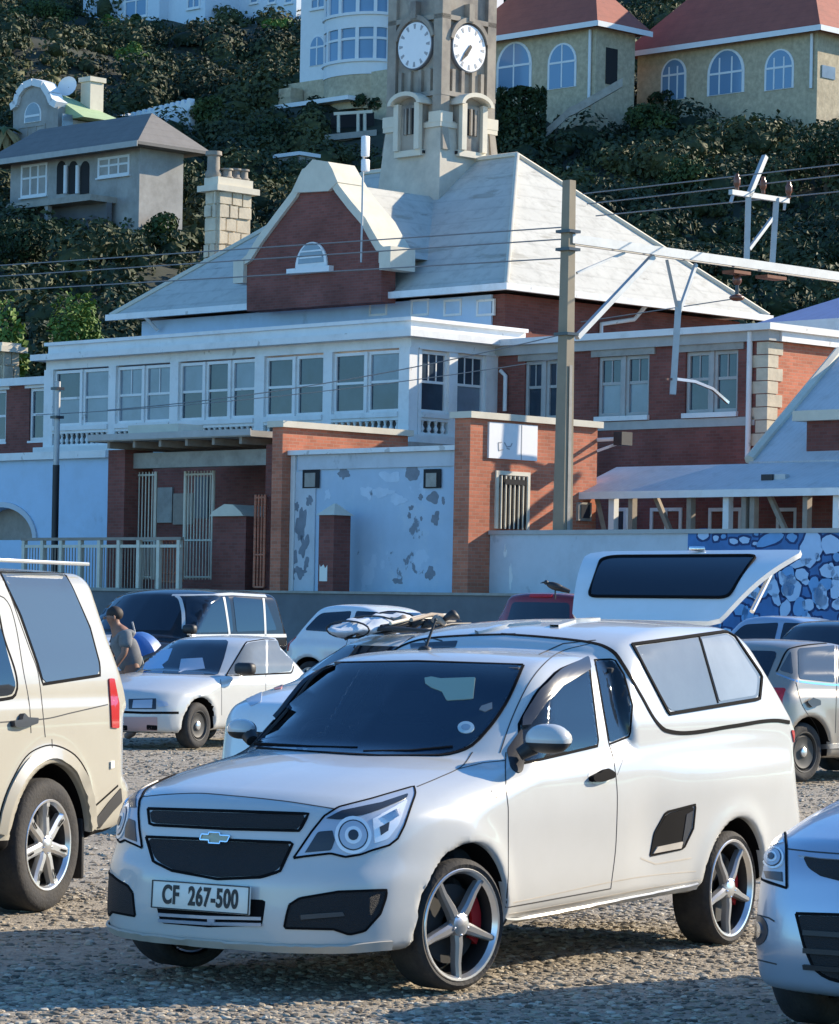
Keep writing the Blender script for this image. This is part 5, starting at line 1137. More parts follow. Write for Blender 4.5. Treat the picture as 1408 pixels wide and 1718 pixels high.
# house with the grey hipped roof
def bAt(px, py, dY=0.0): Y = hillY(px, py)+dY; d = ray(px, py); return Y*(1+d[0])*R2
b = bAt(110, 392); h0, zE = onB(12, 262, b)[0], onB(120, 258, b)[1]; h1 = onB(235, 250, b)[0]; hb1 = onA(308, 262, h1)[0]; zb = onB(120, 400, b)[1]
G1 = sroot('grey_roofed_house', (h0+h1)/2, b, zb, 'old house with grey hipped roof and three dark arches on the slope at left', 'house'); keep(S((h0+h1)/2, b+3, 0), 8)
MB().sbox(h0+0.3, h1, b, hb1, zb-3, zE).build('house_wall', 'villa_grey', G1)
hip(G1, h0, h1, b, hb1, zE, onB(205, 206, b+2.5)[1], (hb1-b)*0.62, 'grey_roof', 0.9)
f1 = Lf(b)
MB().sbox(h0-0.6, h1+0.9, b-0.95, b-0.91, zE-0.25, zE+0.02).build('gutter', 'grey_trim', G1)
for x0, y0, x1, y1 in ((36, 275, 80, 330), (165, 262, 218, 296)):
    u0, u1, v0, v1 = Lq(b, x0, y0, x1, y1); window(G1, f1, u0, u1, v0, v1, 3, (0.6,), 0.12, frame='villa_white', glass='curtain_glass', e=0.05)
for x0 in (96, 116, 136):
    u0, u1, v0, v1 = Lq(b, x0, 270, x0+14, 325); um = (u0+u1)/2; r = (u1-u0)/2
    slab(G1, 'arched_opening', 'dark_void', f1, [(u0, v0), (u1, v0)]+[(um+r*math.cos(t), v1-r+r*math.sin(t)) for t in np.linspace(0, math.pi, 10)], 0.0, 0.03)
for x in (113, 133): 
    u, v = onB(x, 325, b); MB().tube([S(u, b-0.12, v), S(u, b-0.12, onB(x, 278, b)[1])], 0.11, 8).build('column', 'villa_white', G1, 60)
u0, u1, v0, v1 = Lq(b-1.6, 8, 334, 152, 344); MB().sbox(u0, u1, b-1.6, b, v0, v1).build('terrace_slab', 'concrete', G1)
for x in (14, 24, 36, 80): u = onB(x, 360, b-1.4)[0]; MB().sbox(u-0.13, u+0.13, b-1.5, b-1.25, v0-3, v0).build('terrace_post', 'villa_grey', G1)
MB().sbox(u0, u1, b-0.6, b-0.3, v0-3.5, v0).build('undercroft', 'dark_wall', G1)
# house with the round gable and green roof
b = b+8.5; g0, g1 = onB(20, 200, b)[0], onB(100, 200, b)[0]; zg = onB(60, 240, b)[1]
G2 = sroot('gabled_villa', (g0+g1)/2, b, zg, 'villa with white edged round gable and pale green roof', 'house'); keep(S((g0+g1)/2, b+3, 0), 8)
gpts = [onB(x, y, b) for x, y in ((22, 240), (22, 182), (30, 176), (34, 160), (44, 146), (58, 140), (74, 144), (84, 160), (88, 172), (97, 178), (97, 240))]
f2 = Lf(b); slab(G2, 'gable_wall', 'villa_grey', f2, [(gpts[0][0], zg-4)]+gpts+[(gpts[-1][0], zg-4)], -0.5, 0)
for q, p in zip(gpts[1:-2], gpts[2:-1]):
    d = np.array(p)-np.array(q); n_ = np.array([-d[1], d[0]])/np.linalg.norm(d); slab(G2, 'gable_moulding', 'villa_white', f2, [tuple(np.array(q)-n_*0.12), tuple(np.array(p)-n_*0.12), tuple(np.array(p)+n_*0.25), tuple(np.array(q)+n_*0.25)], -0.6, 0.2)
u0, u1, v0, v1 = Lq(b, 42, 172, 70, 205); arched(G2, f2, u0, u1, v0, v1, 'curtain_glass', cols=1)
u0, u1, v0, v1 = Lq(b, 30, 210, 76, 248); window(G2, f2, u0, u1, v0, v1, 3, (), 0.1, frame='villa_grey', e=0.05)
a_r = g1; rb1, rz1 = onA(212, 205, a_r+1.2); rz0 = onB(102, 150, b)[1]
amid = (g0+g1)/2+0.6
MB().add([S(amid, b+0.5, rz0), S(a_r+1.4, b+0.5, onA(105, 190, a_r+1.4)[1]), S(a_r+1.4, rb1, onA(105, 190, a_r+1.4)[1]), S(amid, rb1-2, rz0), S(g0-0.5, b+0.5, onA(105, 190, a_r+1.4)[1]), S(g0-0.5, rb1, onA(105, 190, a_r+1.4)[1])], [(0, 1, 2, 3), (0, 3, 5, 4), (1, 0, 4), (2, 5, 3), (1, 4, 5, 2)]).build('roof', 'green_roof', G2)
MB().sbox(g0+0.2, g1+0.4, b+0.5, rb1-0.4, zg-4, onA(105, 192, a_r+1.4)[1]).build('house_wall', 'villa_grey', G2)
cb, cz = onA(151, 176, amid+1.0); ct = onA(151, 131, amid+1.0)[1]
MB().sbox(amid+0.7, amid+1.5, cb-0.4, cb+0.5, cz-1, ct-0.25).build('chimney', 'pale_trim', G2); MB().sbox(amid+0.6, amid+1.6, cb-0.5, cb+0.6, ct-0.25, ct).build('chimney_cap', 'pale_trim', G2)
d = S(amid+0.4, cb-1.0, onA(137, 146, amid+1.0)[1]); MB().lathe([(0.02, 0), (0.3, 0.03), (0.5, 0.1), (0.56, 0.16)], Matrix.Translation(d) @ Matrix.Rotation(math.radians(75), 4, (1, -0.4, 0)), 16).build('satellite_dish', 'sign_white', G2, 60)
for y in (200, 233): u, v = onA(94, y, g1+0.4); MB().sbox(g1+0.4, g1+0.45, u+0.4, u+1.1, v-0.35, v+0.35).build('flank_window', 'curtain_glass', G2)
# white stepped wall
b = bAt(260, 215, 1); w0, w1 = onB(200, 200, b)[0], onB(322, 190, b)[0]
G3_ = sroot('crenellated_wall', (w0+w1)/2, b, onB(260, 214, b)[1], 'white garden wall with a toothed sloping top', 'wall'); keep(S((w0+w1)/2, b, 0), 5)
top = []
for k in range(13):
    x = 200+122*k/13; y = 196-30*k/13
    for xx, yy in ((x, y+4), (x+1, y-3), (x+5, y-4), (x+6.5, y+3)): top.append(onB(xx, yy, b))
slab(G3_, 'wall_body', 'villa_white', Lf(b), [(w1, onB(320, 235, b)[1]-3)]+[(w0, onB(205, 235, b)[1]-3)]+top, -0.4, 0)
MB().sbox(onB(226, 205, b-0.8)[0], onB(262, 205, b-0.8)[0], b-1.0, b-0.6, onB(240, 212, b-.8)[1], onB(240, 201, b-.8)[1]).build('wall_step', 'pale_trim', G3_)
# pale blue house, top left
b = bAt(200, 40, 1); G4 = sroot('pale_blue_house', onB(240, 10, b)[0], b, onB(240, 36, b)[1], 'pale blue villa with tall windows cut by the top edge at left', 'house'); keep(S(onB(240, 10, b)[0], b+3, 0), 8)
f4 = Lf(b)
for x0, x1, y1, m, o in ((140, 268, 44, 'villa_blue', 0), (268, 345, 24, 'villa_blue', 0.8)):
    u0, u1, v0, v1 = Lq(b+o, x0, -70, x1, y1); MB().sbox(u0, u1, b+o, b+8, v0-2.5, v1).build('house_wall', m, G4)
for x0, x1, y1 in ((165, 181, 14), (210, 248, 30), (300, 322, 12)):
    u0, u1, v0, v1 = Lq(b, x0, -30, x1, y1); window(G4, f4 if x0 < 270 else Lf(b+0.8), u0, u1, v0, v1, 2, (0.5,), 0.14, frame='villa_white', glass='blue_pane', e=0.06)
G5 = sroot('pale_blue_house', onB(440, 8, b)[0], b+4, onB(440, 14, b)[1], 'pale villa half hidden by scrub at the top edge left of the bay fronted house', 'house')
u0, u1, v0, v1 = Lq(b+4, 385, -60, 498, 12); MB().sbox(u0, u1, b+4, b+11, v0-2, v1).build('house_wall', 'villa_blue', G5); keep(S((u0+u1)/2, b+7, 0), 6)
for x in (420, 450, 478): w_ = Lq(b+4, x, -30, x+14, 6); window(G5, Lf(b+4), *w_, 1, (0.5,), 0.12, frame='villa_white', glass='blue_pane', e=0.06)
# bay fronted white house
b = bAt(560, 178, 2); B0, B1 = onB(504, 80, b)[0], onB(665, 80, b)[0]; zb0 = onB(560, 135, b)[1]; zt0 = onB(560, -80, b)[1]
G6 = sroot('bay_fronted_house', (B0+B1)/2, b, zb0, 'white house with a round window bay on a rough stone base', 'house'); keep(S((B0+B1)/2, b+3, 0), 8)
f6 = Lf(b); MB().sbox(B0, B1, b, b+9, zb0, zt0).build('house_wall', 'villa_white', G6)
MB().sbox(onB(482, 150, b-0.6)[0], B1+0.5, b-0.9, b+9, onB(560, 182, b)[1]-3, zb0-0.02).build('stone_base', 'sandstone', G6)
bc0, bc1 = onB(553, 75, b)[0], onB(652, 75, b)[0]; bcm, brr = (bc0+bc1)/2, (bc1-bc0)/2
zb1 = onB(600, 126, b-1)[1]
def bay(u, v, e): t = u; return S(bcm+(brr+e)*math.cos(t), b-(brr*0.62+e)*math.sin(t), v)
def bayband(name, m, z0, z1, e, t0=0.0, t1=math.pi, n=20, th=0.25):
    mb = MB(); ts = np.linspace(t0, t1, n)
    V = [bay(t, z, ee) for t in ts for z, ee in ((z0, e-th), (z0, e), (z1, e), (z1, e-th))]
    F = [(i*4+j, i*4+(j+1) % 4, i*4+4+(j+1) % 4, i*4+4+j) for i in range(n-1) for j in range(4)]+[(0, 1, 2, 3), (4*n-1, 4*n-2, 4*n-3, 4*n-4)]
    return mb.add(V, F).build(name, m, G6, 50, fix=True)
ywin = [(100, 48), (22, -30)]; lv = [zb1]+[q for y1, y0 in ywin for q in (onB(600, y1, b-1)[1], onB(600, y0, b-1)[1])]+[zt0]
for k in range(0, len(lv)-1, 2): bayband('bay_wall', 'villa_white', lv[k], lv[k+1], 0.0)
bayband('bay_plinth', 'sandstone', zb1-2, zb1-0.01, -0.05)
for k in (1, 3):
    bayband('bay_sill', 'villa_white', lv[k]-0.18, lv[k]-0.01, 0.12)
    for j in range(7):
        t = math.pi*(j)/6.0; dt = 0.05
        bayband('bay_mullion', 'villa_white', lv[k], lv[k+1], 0.02, max(0, t-dt), min(math.pi, t+dt), 3)
        if j < 6:
            p = bayband('bay_pane', 'blue_pane', lv[k], lv[k+1], -0.1, t+dt, t+math.pi/6-dt, 5, 0.05); bayband('bay_transom', 'villa_white', lv[k]+(lv[k+1]-lv[k])*0.62, lv[k]+(lv[k+1]-lv[k])*0.62+0.14, -0.03, t+dt, t+math.pi/6-dt, 5, 0.06)
w_ = Lq(b, 520, 60, 546, 110); arched(G6, f6, *w_, glass='blue_pane'); w_ = Lq(b, 522, -20, 547, 15); window(G6, f6, *w_, 2, (0.5,), 0.12, frame='villa_white', glass='blue_pane', e=0.06)
w_ = Lq(b-1.4, 470, 171, 600, 178); MB().sbox(w_[0], w_[1], b-2.2, b-0.9, w_[2], w_[3]).build('terrace_edge', 'villa_white', G6)
w_ = Lq(b-1.4, 480, 150, 500, 176); MB().sbox(w_[0], w_[1], b-2.0, b-1.0, w_[2]-1, w_[3]).build('terrace_pier', 'sandstone', G6)
# two sandstone houses with red roofs
def sandhouse(label, bpx, x0, x1, xr, yb, yE0, yE1, apex, arcs, along, dep_px, cols, dY=0, dep=None):
    b = bAt(*bpx, dY); f = Lf(b); a0, a1 = onB(x0, 100, b)[0], onB(x1, 100, b)[0]; zE = onB(x1, yE1, b)[1]; zb = onB((x0+x1)/2, yb, b)[1]; b1 = b+dep if dep else onA(xr, yE1+20, a1)[0]
    H = sroot('sandstone_house', (a0+a1)/2, b, zb, label, 'house'); keep(S((a0+a1)/2, (b+b1)/2, 0), 11)
    MB().sbox(a0, a1, b, b1, zb-9, zE-0.1).build('house_wall', 'sandstone', H)
    R = hip(H, a0, a1, b, b1, zE, zE+(b1-b+1.4)*0.60, (b1-b+1.4)*0.5, 'red_tile', 0.7, along)
    MB().sbox(a0-0.7, a1+0.72, b-0.75, b-0.71, zE-0.28, zE+0.03).build('gutter', 'villa_white', H); MB().sbox(a1+0.71, a1+0.75, b-0.7, b1+0.7, zE-0.28, zE+0.03).build('gutter', 'villa_white', H)
    for (p0, q0, p1, q1) in arcs: w = Lq(b, p0, q0, p1, q1); arched(H, f, *w, cols=cols)
    u = onB(x1-8, 90, b)[0]; pipe(H, [S(u, b-0.12, zE-0.3), S(u, b-0.12, zb+0.3)], 0.09, 'villa_white')
    for k in range(3):
        p = 0.3+0.2*k; u = a0+(a1-a0)*p; z = zE+0.60*1.9; mx = Matrix.Translation(S(u, b+1.9-0.35, z+0.18)) @ Matrix.Rotation(RZ, 4, 'Z') @ Matrix.Rotation(math.atan(0.60), 4, 'X')
        MB().rbox(0.42, 1.3, 0.18, 0.03, mx).build('skylight', 'villa_white', H)
    for k in range(2):
        v = b+(b1-b)*(0.35+0.3*k); mx = Matrix.Translation(S(a1-1.2, v, zE+0.60*1.9+0.2)) @ Matrix.Rotation(RZ, 4, 'Z') @ Matrix.Rotation(math.atan(0.60), 4, 'Y')
        MB().rbox(1.2, 0.42, 0.18, 0.03, mx).build('skylight', 'villa_white', H)
    return H, a1, b, b1, zE, zb
HA = sandhouse('left sandstone house with red tile roof right beside the clock tower', (920, 205), 790, 1000, 1066, 200, 55, 40, None, [(834, 70, 893, 150), (920, 72, 968, 148)], 'a', None, 2)
q = onA(1026, 110, HA[1]); slab(HA[0], 'side_door', 'dark_void', Rf(HA[1]), rect(q[0]-0.5, q[0]+0.5, q[1]-1.1, q[1]+1.0), 0, 0.03)
HB = sandhouse('right sandstone house with red tile roof and three white framed arches', (1200, 190), 1070, 1372, 1470, 175, 75, 47, None, [(1110, 98, 1152, 168), (1188, 82, 1250, 158), (1284, 82, 1333, 150)], 'a', None, 3, -5, 7.5)
q = onA(1390, 105, HB[1]); slab(HB[0], 'side_window', 'curtain_glass', Rf(HB[1]), rect(q[0]-0.6, q[0]+0.6, q[1]-0.9, q[1]-0.2), 0, 0.05)
# garden steps and small walls
def pline(name, label, cat, pxs, w, hgt, m, dY=-1.5):
    pts = []; Y = hillY(*pxs[0])+dY
    for (x, y) in pxs: pts.append(atY(x, y, Y))
    o = empty(name, pts[0]-(0, 0, hgt), 0, label, cat)
    for p, q in zip(pts[:-1], pts[1:]):
        d = (q-p)/np.linalg.norm(q-p); s = np.array([0, w, 0])
        MB().hexa([p-(0, 0, hgt), q-(0, 0, hgt), q-(0, 0, hgt)+s, p-(0, 0, hgt)+s, p, q, q+s, p+s]).build('wall_section', m, o, fix=True)
    return o
pline('stair_wall', 'pale sloping wall of the garden steps under the left sandstone house', 'wall', [(905, 226), (955, 180), (965, 176), (1045, 130)], 0.4, 0.5, 'concrete', -3)
pline('garden_wall', 'white edged flat garden wall left of the bay fronted house', 'wall', [(402, 172), (470, 168), (482, 172)], 0.4, 0.9, 'villa_white')
pline('ruined_wall', 'pale fragment of ruined wall in the scrub beyond the hipped roof', 'wall', [(1014, 274), (1052, 280), (1062, 284)], 0.4, 1.1, 'villa_grey')
pline('terrace_wall', 'long pale terrace wall in shade left of the clock tower', 'wall', [(545, 226), (632, 217)], 1.2, 0.35, 'concrete')
pline('garden_wall', 'grey block wall below the terrace left of the clock tower', 'wall', [(548, 236), (630, 228)], 0.4, 2.0, 'villa_grey', -0.6)
Y = hillY(570, 222)-1.2; PG = empty('pergola', atY(570, 224, Y), 0, 'small pergola of pale posts on the terrace left of the tower', 'pergola')
for x in (568, 601, 612): p = atY(x, 222, Y); q = atY(x, 190, Y); MB().tube([p, q], 0.1, 6).build('pergola_post', 'pale_trim', PG, 60)
MB().tube([atY(560, 191, Y), atY(625, 187, Y)], 0.12, 4).build('pergola_beam', 'pale_trim', PG, 30)
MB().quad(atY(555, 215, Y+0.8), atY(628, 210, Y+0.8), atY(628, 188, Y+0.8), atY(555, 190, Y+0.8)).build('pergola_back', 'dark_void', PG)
p = atY(498, 262, hillY(498, 300)-1); gsh = empty('garden_shed', p-(0, 0, 1.5), RZ, 'small grey shed in the scrub left of the gable', 'shed')
MB().box(-0.9, 0.9, -0.6, 0.6, -0.5, 1.4, lambda x, y, z: p-(0, 0, 1.5)+np.array([(x+y)*R2, (y-x)*R2, z])).build('shed_wall', 'villa_grey', gsh); MB().box(-1.1, 1.1, -0.8, 0.8, 1.4, 1.6, lambda x, y, z: p-(0, 0, 1.5)+np.array([(x+y)*R2, (y-x)*R2, z])).build('shed_roof', 'villa_white', gsh)
for x, y, m in ((288, 314, 'villa_white'), (953, 300, 'concrete')):
    Y = hillY(x, y)-0.5; p = atY(x, y, Y); tag(MB().tube([p-(0, 0, 0.5), p+(0, 0, 0.7)], 0.09, 6).build('garden_post', m, None, 60), 'white garden post in the scrub above the stone chimney' if x < 500 else 'grey concrete post in the scrub above the right roof slope', 'post')

# ------------------------------------------------------------------ scrub and trees
rng_ = np.random.default_rng(11)
n = 5300; Y = 113+rng_.random(n)**0.9*175; X = (rng_.random(n)-0.5)*0.30*Y
okc = np.ones(n, bool)
for (hx, hy_, r) in HOUSES: okc &= np.hypot(X-hx, Y-hy_) > r*0.45
dens = vnoise(X/7, Y/7, 9); okc &= dens > 0.12
X, Y = X[okc], Y[okc]; rad = 0.45+1.6*rng_.random(len(X))**2.4
# scrub may not hide the houses: drop clumps whose ray falls on a house front
Zc = hz(X, Y)+rad*0.25
pxx, pyy = pxof(X, Y, Zc+rad*0.6)
WIN = [(12, 262, 235, 330, 160), (20, 135, 215, 240, 172), (200, 160, 322, 208, 180), (140, -80, 345, 26, 226), (500, -80, 655, 172, 190), (834, -60, 1066, 160, 190), (1075, -60, 1420, 150, 186), (545, 190, 632, 285, 150), (402, 165, 482, 200, 170)]
kp = np.ones(len(X), bool)
for x0, y0, x1, y1, yh in WIN: kp &= ~((pxx > x0-4) & (pxx < x1+4) & (pyy > y0-6) & (pyy < y1+4) & (Y < yh+4))
X, Y, Zc, rad = X[kp], Y[kp], Zc[kp], rad[kp]
RD = np.stack([rad*(0.8+0.5*rng_.random(len(X))), rad*(0.8+0.5*rng_.random(len(X))), rad*(0.55+0.4*rng_.random(len(X)))], 1); CC = np.stack([X, Y, Zc], 1)
V, F = leaf_cloud(CC, RD, np.clip(105*rad**2, 26, 420).astype(int), 0.165, rng_, up=0.3, hollow=0.74, jit=0.36)
_t = (1+5**0.5)/2; _B = np.array([(-1, _t, 0), (1, _t, 0), (-1, -_t, 0), (1, -_t, 0), (0, -1, _t), (0, 1, _t), (0, -1, -_t), (0, 1, -_t), (_t, 0, -1), (_t, 0, 1), (-_t, 0, -1), (-_t, 0, 1)])/1.902
_F = np.array([(0, 11, 5), (0, 5, 1), (0, 1, 7), (0, 7, 10), (0, 10, 11), (1, 5, 9), (5, 11, 4), (11, 10, 2), (10, 7, 6), (7, 1, 8), (3, 9, 4), (3, 4, 2), (3, 2, 6), (3, 6, 8), (3, 8, 9), (4, 9, 5), (2, 4, 11), (6, 2, 10), (8, 6, 7), (9, 8, 1)])
V2 = (_B[None]*RD[:, None]*0.56*(1+rng_.uniform(-0.12, 0.12, (len(X), 12, 1)))+CC[:, None]).reshape(-1, 3); F2 = (_F[None]+(np.arange(len(X))*12)[:, None, None]).reshape(-1, 3)+len(V)
class _L(list):
    def tolist(self): return self
F = _L(F.tolist()+F2.tolist()); V = np.concatenate([V, V2])
sc_ = cloud_obj('hillside_scrub', V, F, 'scrub'); sc_['kind'] = 'stuff'; sm_ = np.zeros(len(sc_.data.polygons), bool); sm_[-len(F2):] = True; sc_.data.polygons.foreach_set('use_smooth', sm_)
tag(bpy.context.scene.objects['hillside_scrub'], 'dark fynbos scrub covering the steep hillside', 'scrub')
def tree(name, label, cat, px, py, wpx, hpx, m='green_leaf', nl=900, size=0.2, lobes=9, Y=None, trunk=True, group=None, blocky=False, flat=0.8):
    Y = Y or hillY(px, py); base = atY(px, py, Y); drop = max(0.0, base[2]-float(hz(base[0], base[1]))) if Y > 112 else 0.0; base[2] -= drop; s = Y/FPX; w, h = wpx*s/2, hpx*s+drop
    T = empty(name, base, 0, label, cat, group); rr = np.random.default_rng(int(px*7+py))
    if blocky:
        N = nl; u = rr.uniform(-1, 1, (N, 3)); ax = rr.integers(0, 3, N); u[np.arange(N), ax] = np.sign(u[np.arange(N), ax]); u[:, 2] = np.abs(u[:, 2])*np.where(ax == 2, 1-0.25*(u[:, 0]**2), 1); cen = base+np.array([0, 0, 0])+u*np.array([w, w*0.8, h])
        V, F = leaf_cloud(cen, np.full((N, 3), 0.12), 3, size, rr)
    else:
        d = rr.normal(size=(lobes, 3)); d /= np.linalg.norm(d, axis=1)[:, None]; cen = base+np.array([0, 0, h*0.58])+d*np.array([w*0.62, w*0.5, h*0.27]); rad = np.stack([np.full(lobes, w*0.48), np.full(lobes, w*0.45), np.full(lobes, h*0.26)], 1)*rr.uniform(0.7, 1.15, (lobes, 1))
        V, F = leaf_cloud(cen, rad, nl//lobes, size, rr, up=0.2, hollow=0.7, jit=0.45)
    cloud_obj('crown', V, F, m, T)
    mb = MB(); mb.tube([base-(0, 0, 0.5), base+(0.05*w, 0, h*0.3), base+(0.0, 0, h*0.6)], [w*0.09+0.04, w*0.06+0.03, w*0.02+0.02], 7)
    for k in range(3):
        t = k*2.1+px; mb.tube([base+(0.03*w, 0, h*0.28), base+(math.cos(t)*w*0.5, math.sin(t)*w*0.4, h*0.65)], [w*0.05+0.02, 0.02], 5)
    mb.build('trunk', 'bark', T, 60); return T
tree('bush', 'bright green bushy tree above the left end of the verandah roof', 'tree', 125, 566, 120, 62, 'bright_leaf', 4200, 0.10, 18, Y=118)
tree('bush', 'smaller bright green bush at the far left edge', 'bush', 20, 566, 70, 46, 'bright_leaf', 1300, 0.13, 9, Y=119)
tree('bush', 'brownish dry shrub between the left chimney and bright bush', 'bush', 58, 600, 66, 50, 'scrub', 900, 0.14, 7, Y=116)
HG = tree('clipped_hedge', 'dark clipped hedge with flat green top beside the clock tower', 'hedge', 874, 222, 74, 70, 'hedge_leaf', 2600, 0.14, Y=hillY(874, 226)-2.5, blocky=True)
for lab, px, py, w, h, m in (
    ('yellow green tree catching the sun on the upper slope at left', 225, 118, 60, 44, 'bright_leaf'), ('olive shrub on the skyline scrub at the top left corner', 60, 60, 120, 60, 'green_leaf'),
    ('bright green shrub in front of the pale blue house', 185, 52, 34, 26, 'bright_leaf'), ('small bright shrub against the pale blue house', 232, 56, 30, 30, 'green_leaf'),
    ('green shrub at the upper slope near the pale villa', 465, 62, 50, 34, 'bright_leaf'), ('dark tree below the crenellated white wall', 350, 225, 70, 60, 'green_leaf'),
    ('bright little tree beside the grey roofed house', 250, 345, 70, 56, 'bright_leaf'), ('dark bushy tree hiding the flank of the grey roofed house', 284, 372, 110, 118, 'hedge_leaf'), ('dark shrub under the white window of the grey roofed house', 190, 335, 80, 44, 'hedge_leaf'), ('low green hedge below the terrace of the grey roofed house', 165, 362, 80, 34, 'green_leaf'),
    ('large dark tree behind the stone chimney', 470, 270, 90, 70, 'hedge_leaf'), ('dark shrub at the foot of the bay fronted house', 620, 195, 60, 40, 'hedge_leaf'),
    ('orange brown shrub below the bay fronted house terrace', 520, 212, 40, 40, 'scrub'), ('dark tree before the middle arch of the right sandstone house', 1225, 175, 60, 42, 'hedge_leaf'),
    ('low dark shrub before the left arch of the right sandstone house', 1120, 200, 80, 44, 'hedge_leaf'), ('dark shrub between the middle and right arches of the right house', 1290, 196, 90, 52, 'green_leaf'), ('broad dark tree below the right end of the right sandstone house', 1350, 225, 130, 92, 'hedge_leaf'), ('sunlit grassy shrub on the slope under the right house', 1240, 228, 60, 36, 'bright_leaf'),
    ('dark tree on the slope beyond the boom post', 1385, 330, 120, 110, 'hedge_leaf'), ('rounded dark shrub below the steps of the left sandstone house', 1090, 240, 90, 60, 'green_leaf'),
    ('pale shrub at the bottom of the garden steps', 872, 248, 40, 28, 'green_leaf'), ('wide dark shrub on the slope right of the hipped roof', 1150, 330, 120, 60, 'green_leaf'),
    ('dark tree at the left edge below the terrace', 40, 470, 130, 100, 'hedge_leaf'), ('dark tree behind the left roof slope', 270, 430, 120, 80, 'green_leaf')):
    tree('tree' if h > 48 else 'shrub', lab, 'tree' if h > 48 else 'shrub', px, py, w, h, m, 1800, 0.12, 9)
# palm at the left edge
Y = hillY(8, 300)-6; pb = atY(6, 300, Y); PT = empty('palm_tree', pb, 0, 'palm with yellow fronds at the left edge before the gabled villa', 'palm'); hgt = 95*Y/FPX
MB().tube([pb-(0, 0, 1), pb+(0.1, 0, hgt*0.5), pb+(0, 0, hgt*0.9)], [0.22, 0.17, 0.16], 8).build('trunk', 'bark', PT, 60)
M['yellow_frond'] = mat('yellow palm frond', (0.30, 0.22, 0.10), rough=0.8, var=0.3); M['green_frond'] = mat('green palm frond', (0.07, 0.10, 0.03), rough=0.7, var=0.3)
for k in range(26):
    t = k*2.4; L = rng_.uniform(1.1, 1.9); dr = rng_.uniform(-0.9, 0.6); c = pb+(0, 0, hgt*0.9); dirv = np.array([math.cos(t), math.sin(t), 0]); sd_ = np.array([-math.sin(t), math.cos(t), 0]); V = []
    for j in range(6):
        s = j/5; p = c+dirv*L*s*(0.7 if dr < -0.2 else 1)+np.array([0, 0, dr*L*s-0.9*L*s*s]); w = 0.22*math.sin(math.pi*min(1, s*0.9+0.12)); V += [p-sd_*w-(0, 0, w*0.5), p, p+sd_*w-(0, 0, w*0.5)]
    MB().add(V, [(j*3+i, j*3+i+1, j*3+4+i, j*3+3+i) for j in range(5) for i in range(2)]).build('frond', 'yellow_frond' if dr < 0 else 'green_frond', PT)  # drooping fronds yellow, the rest green
# ------------------------------------------------------------------ the white pickup with its canopy
def text_mesh(txt, size, mx, mt, name, parent, sx=1.0, depth=0.002, spacing=1.0):
    cu = bpy.data.curves.new('lettering', 'FONT'); cu.body = txt; cu.size = size; cu.extrude = depth; cu.offset = 0.0035; cu.align_x = 'CENTER'; cu.align_y = 'CENTER'; cu.space_character = spacing
    ob = bpy.data.objects.new('lettering', cu); COL.objects.link(ob); bpy.context.view_layer.update()
    dg = bpy.context.evaluated_depsgraph_get(); me = bpy.data.meshes.new_from_object(ob.evaluated_get(dg)); bpy.data.objects.remove(ob)
    V = np.array([v.co for v in me.vertices]); V[:, 0] *= sx
    mb = MB().add(xf(V, mx), [tuple(p.vertices) for p in me.polygons]); bpy.data.meshes.remove(me)
    return mb.build(name, mt, parent)

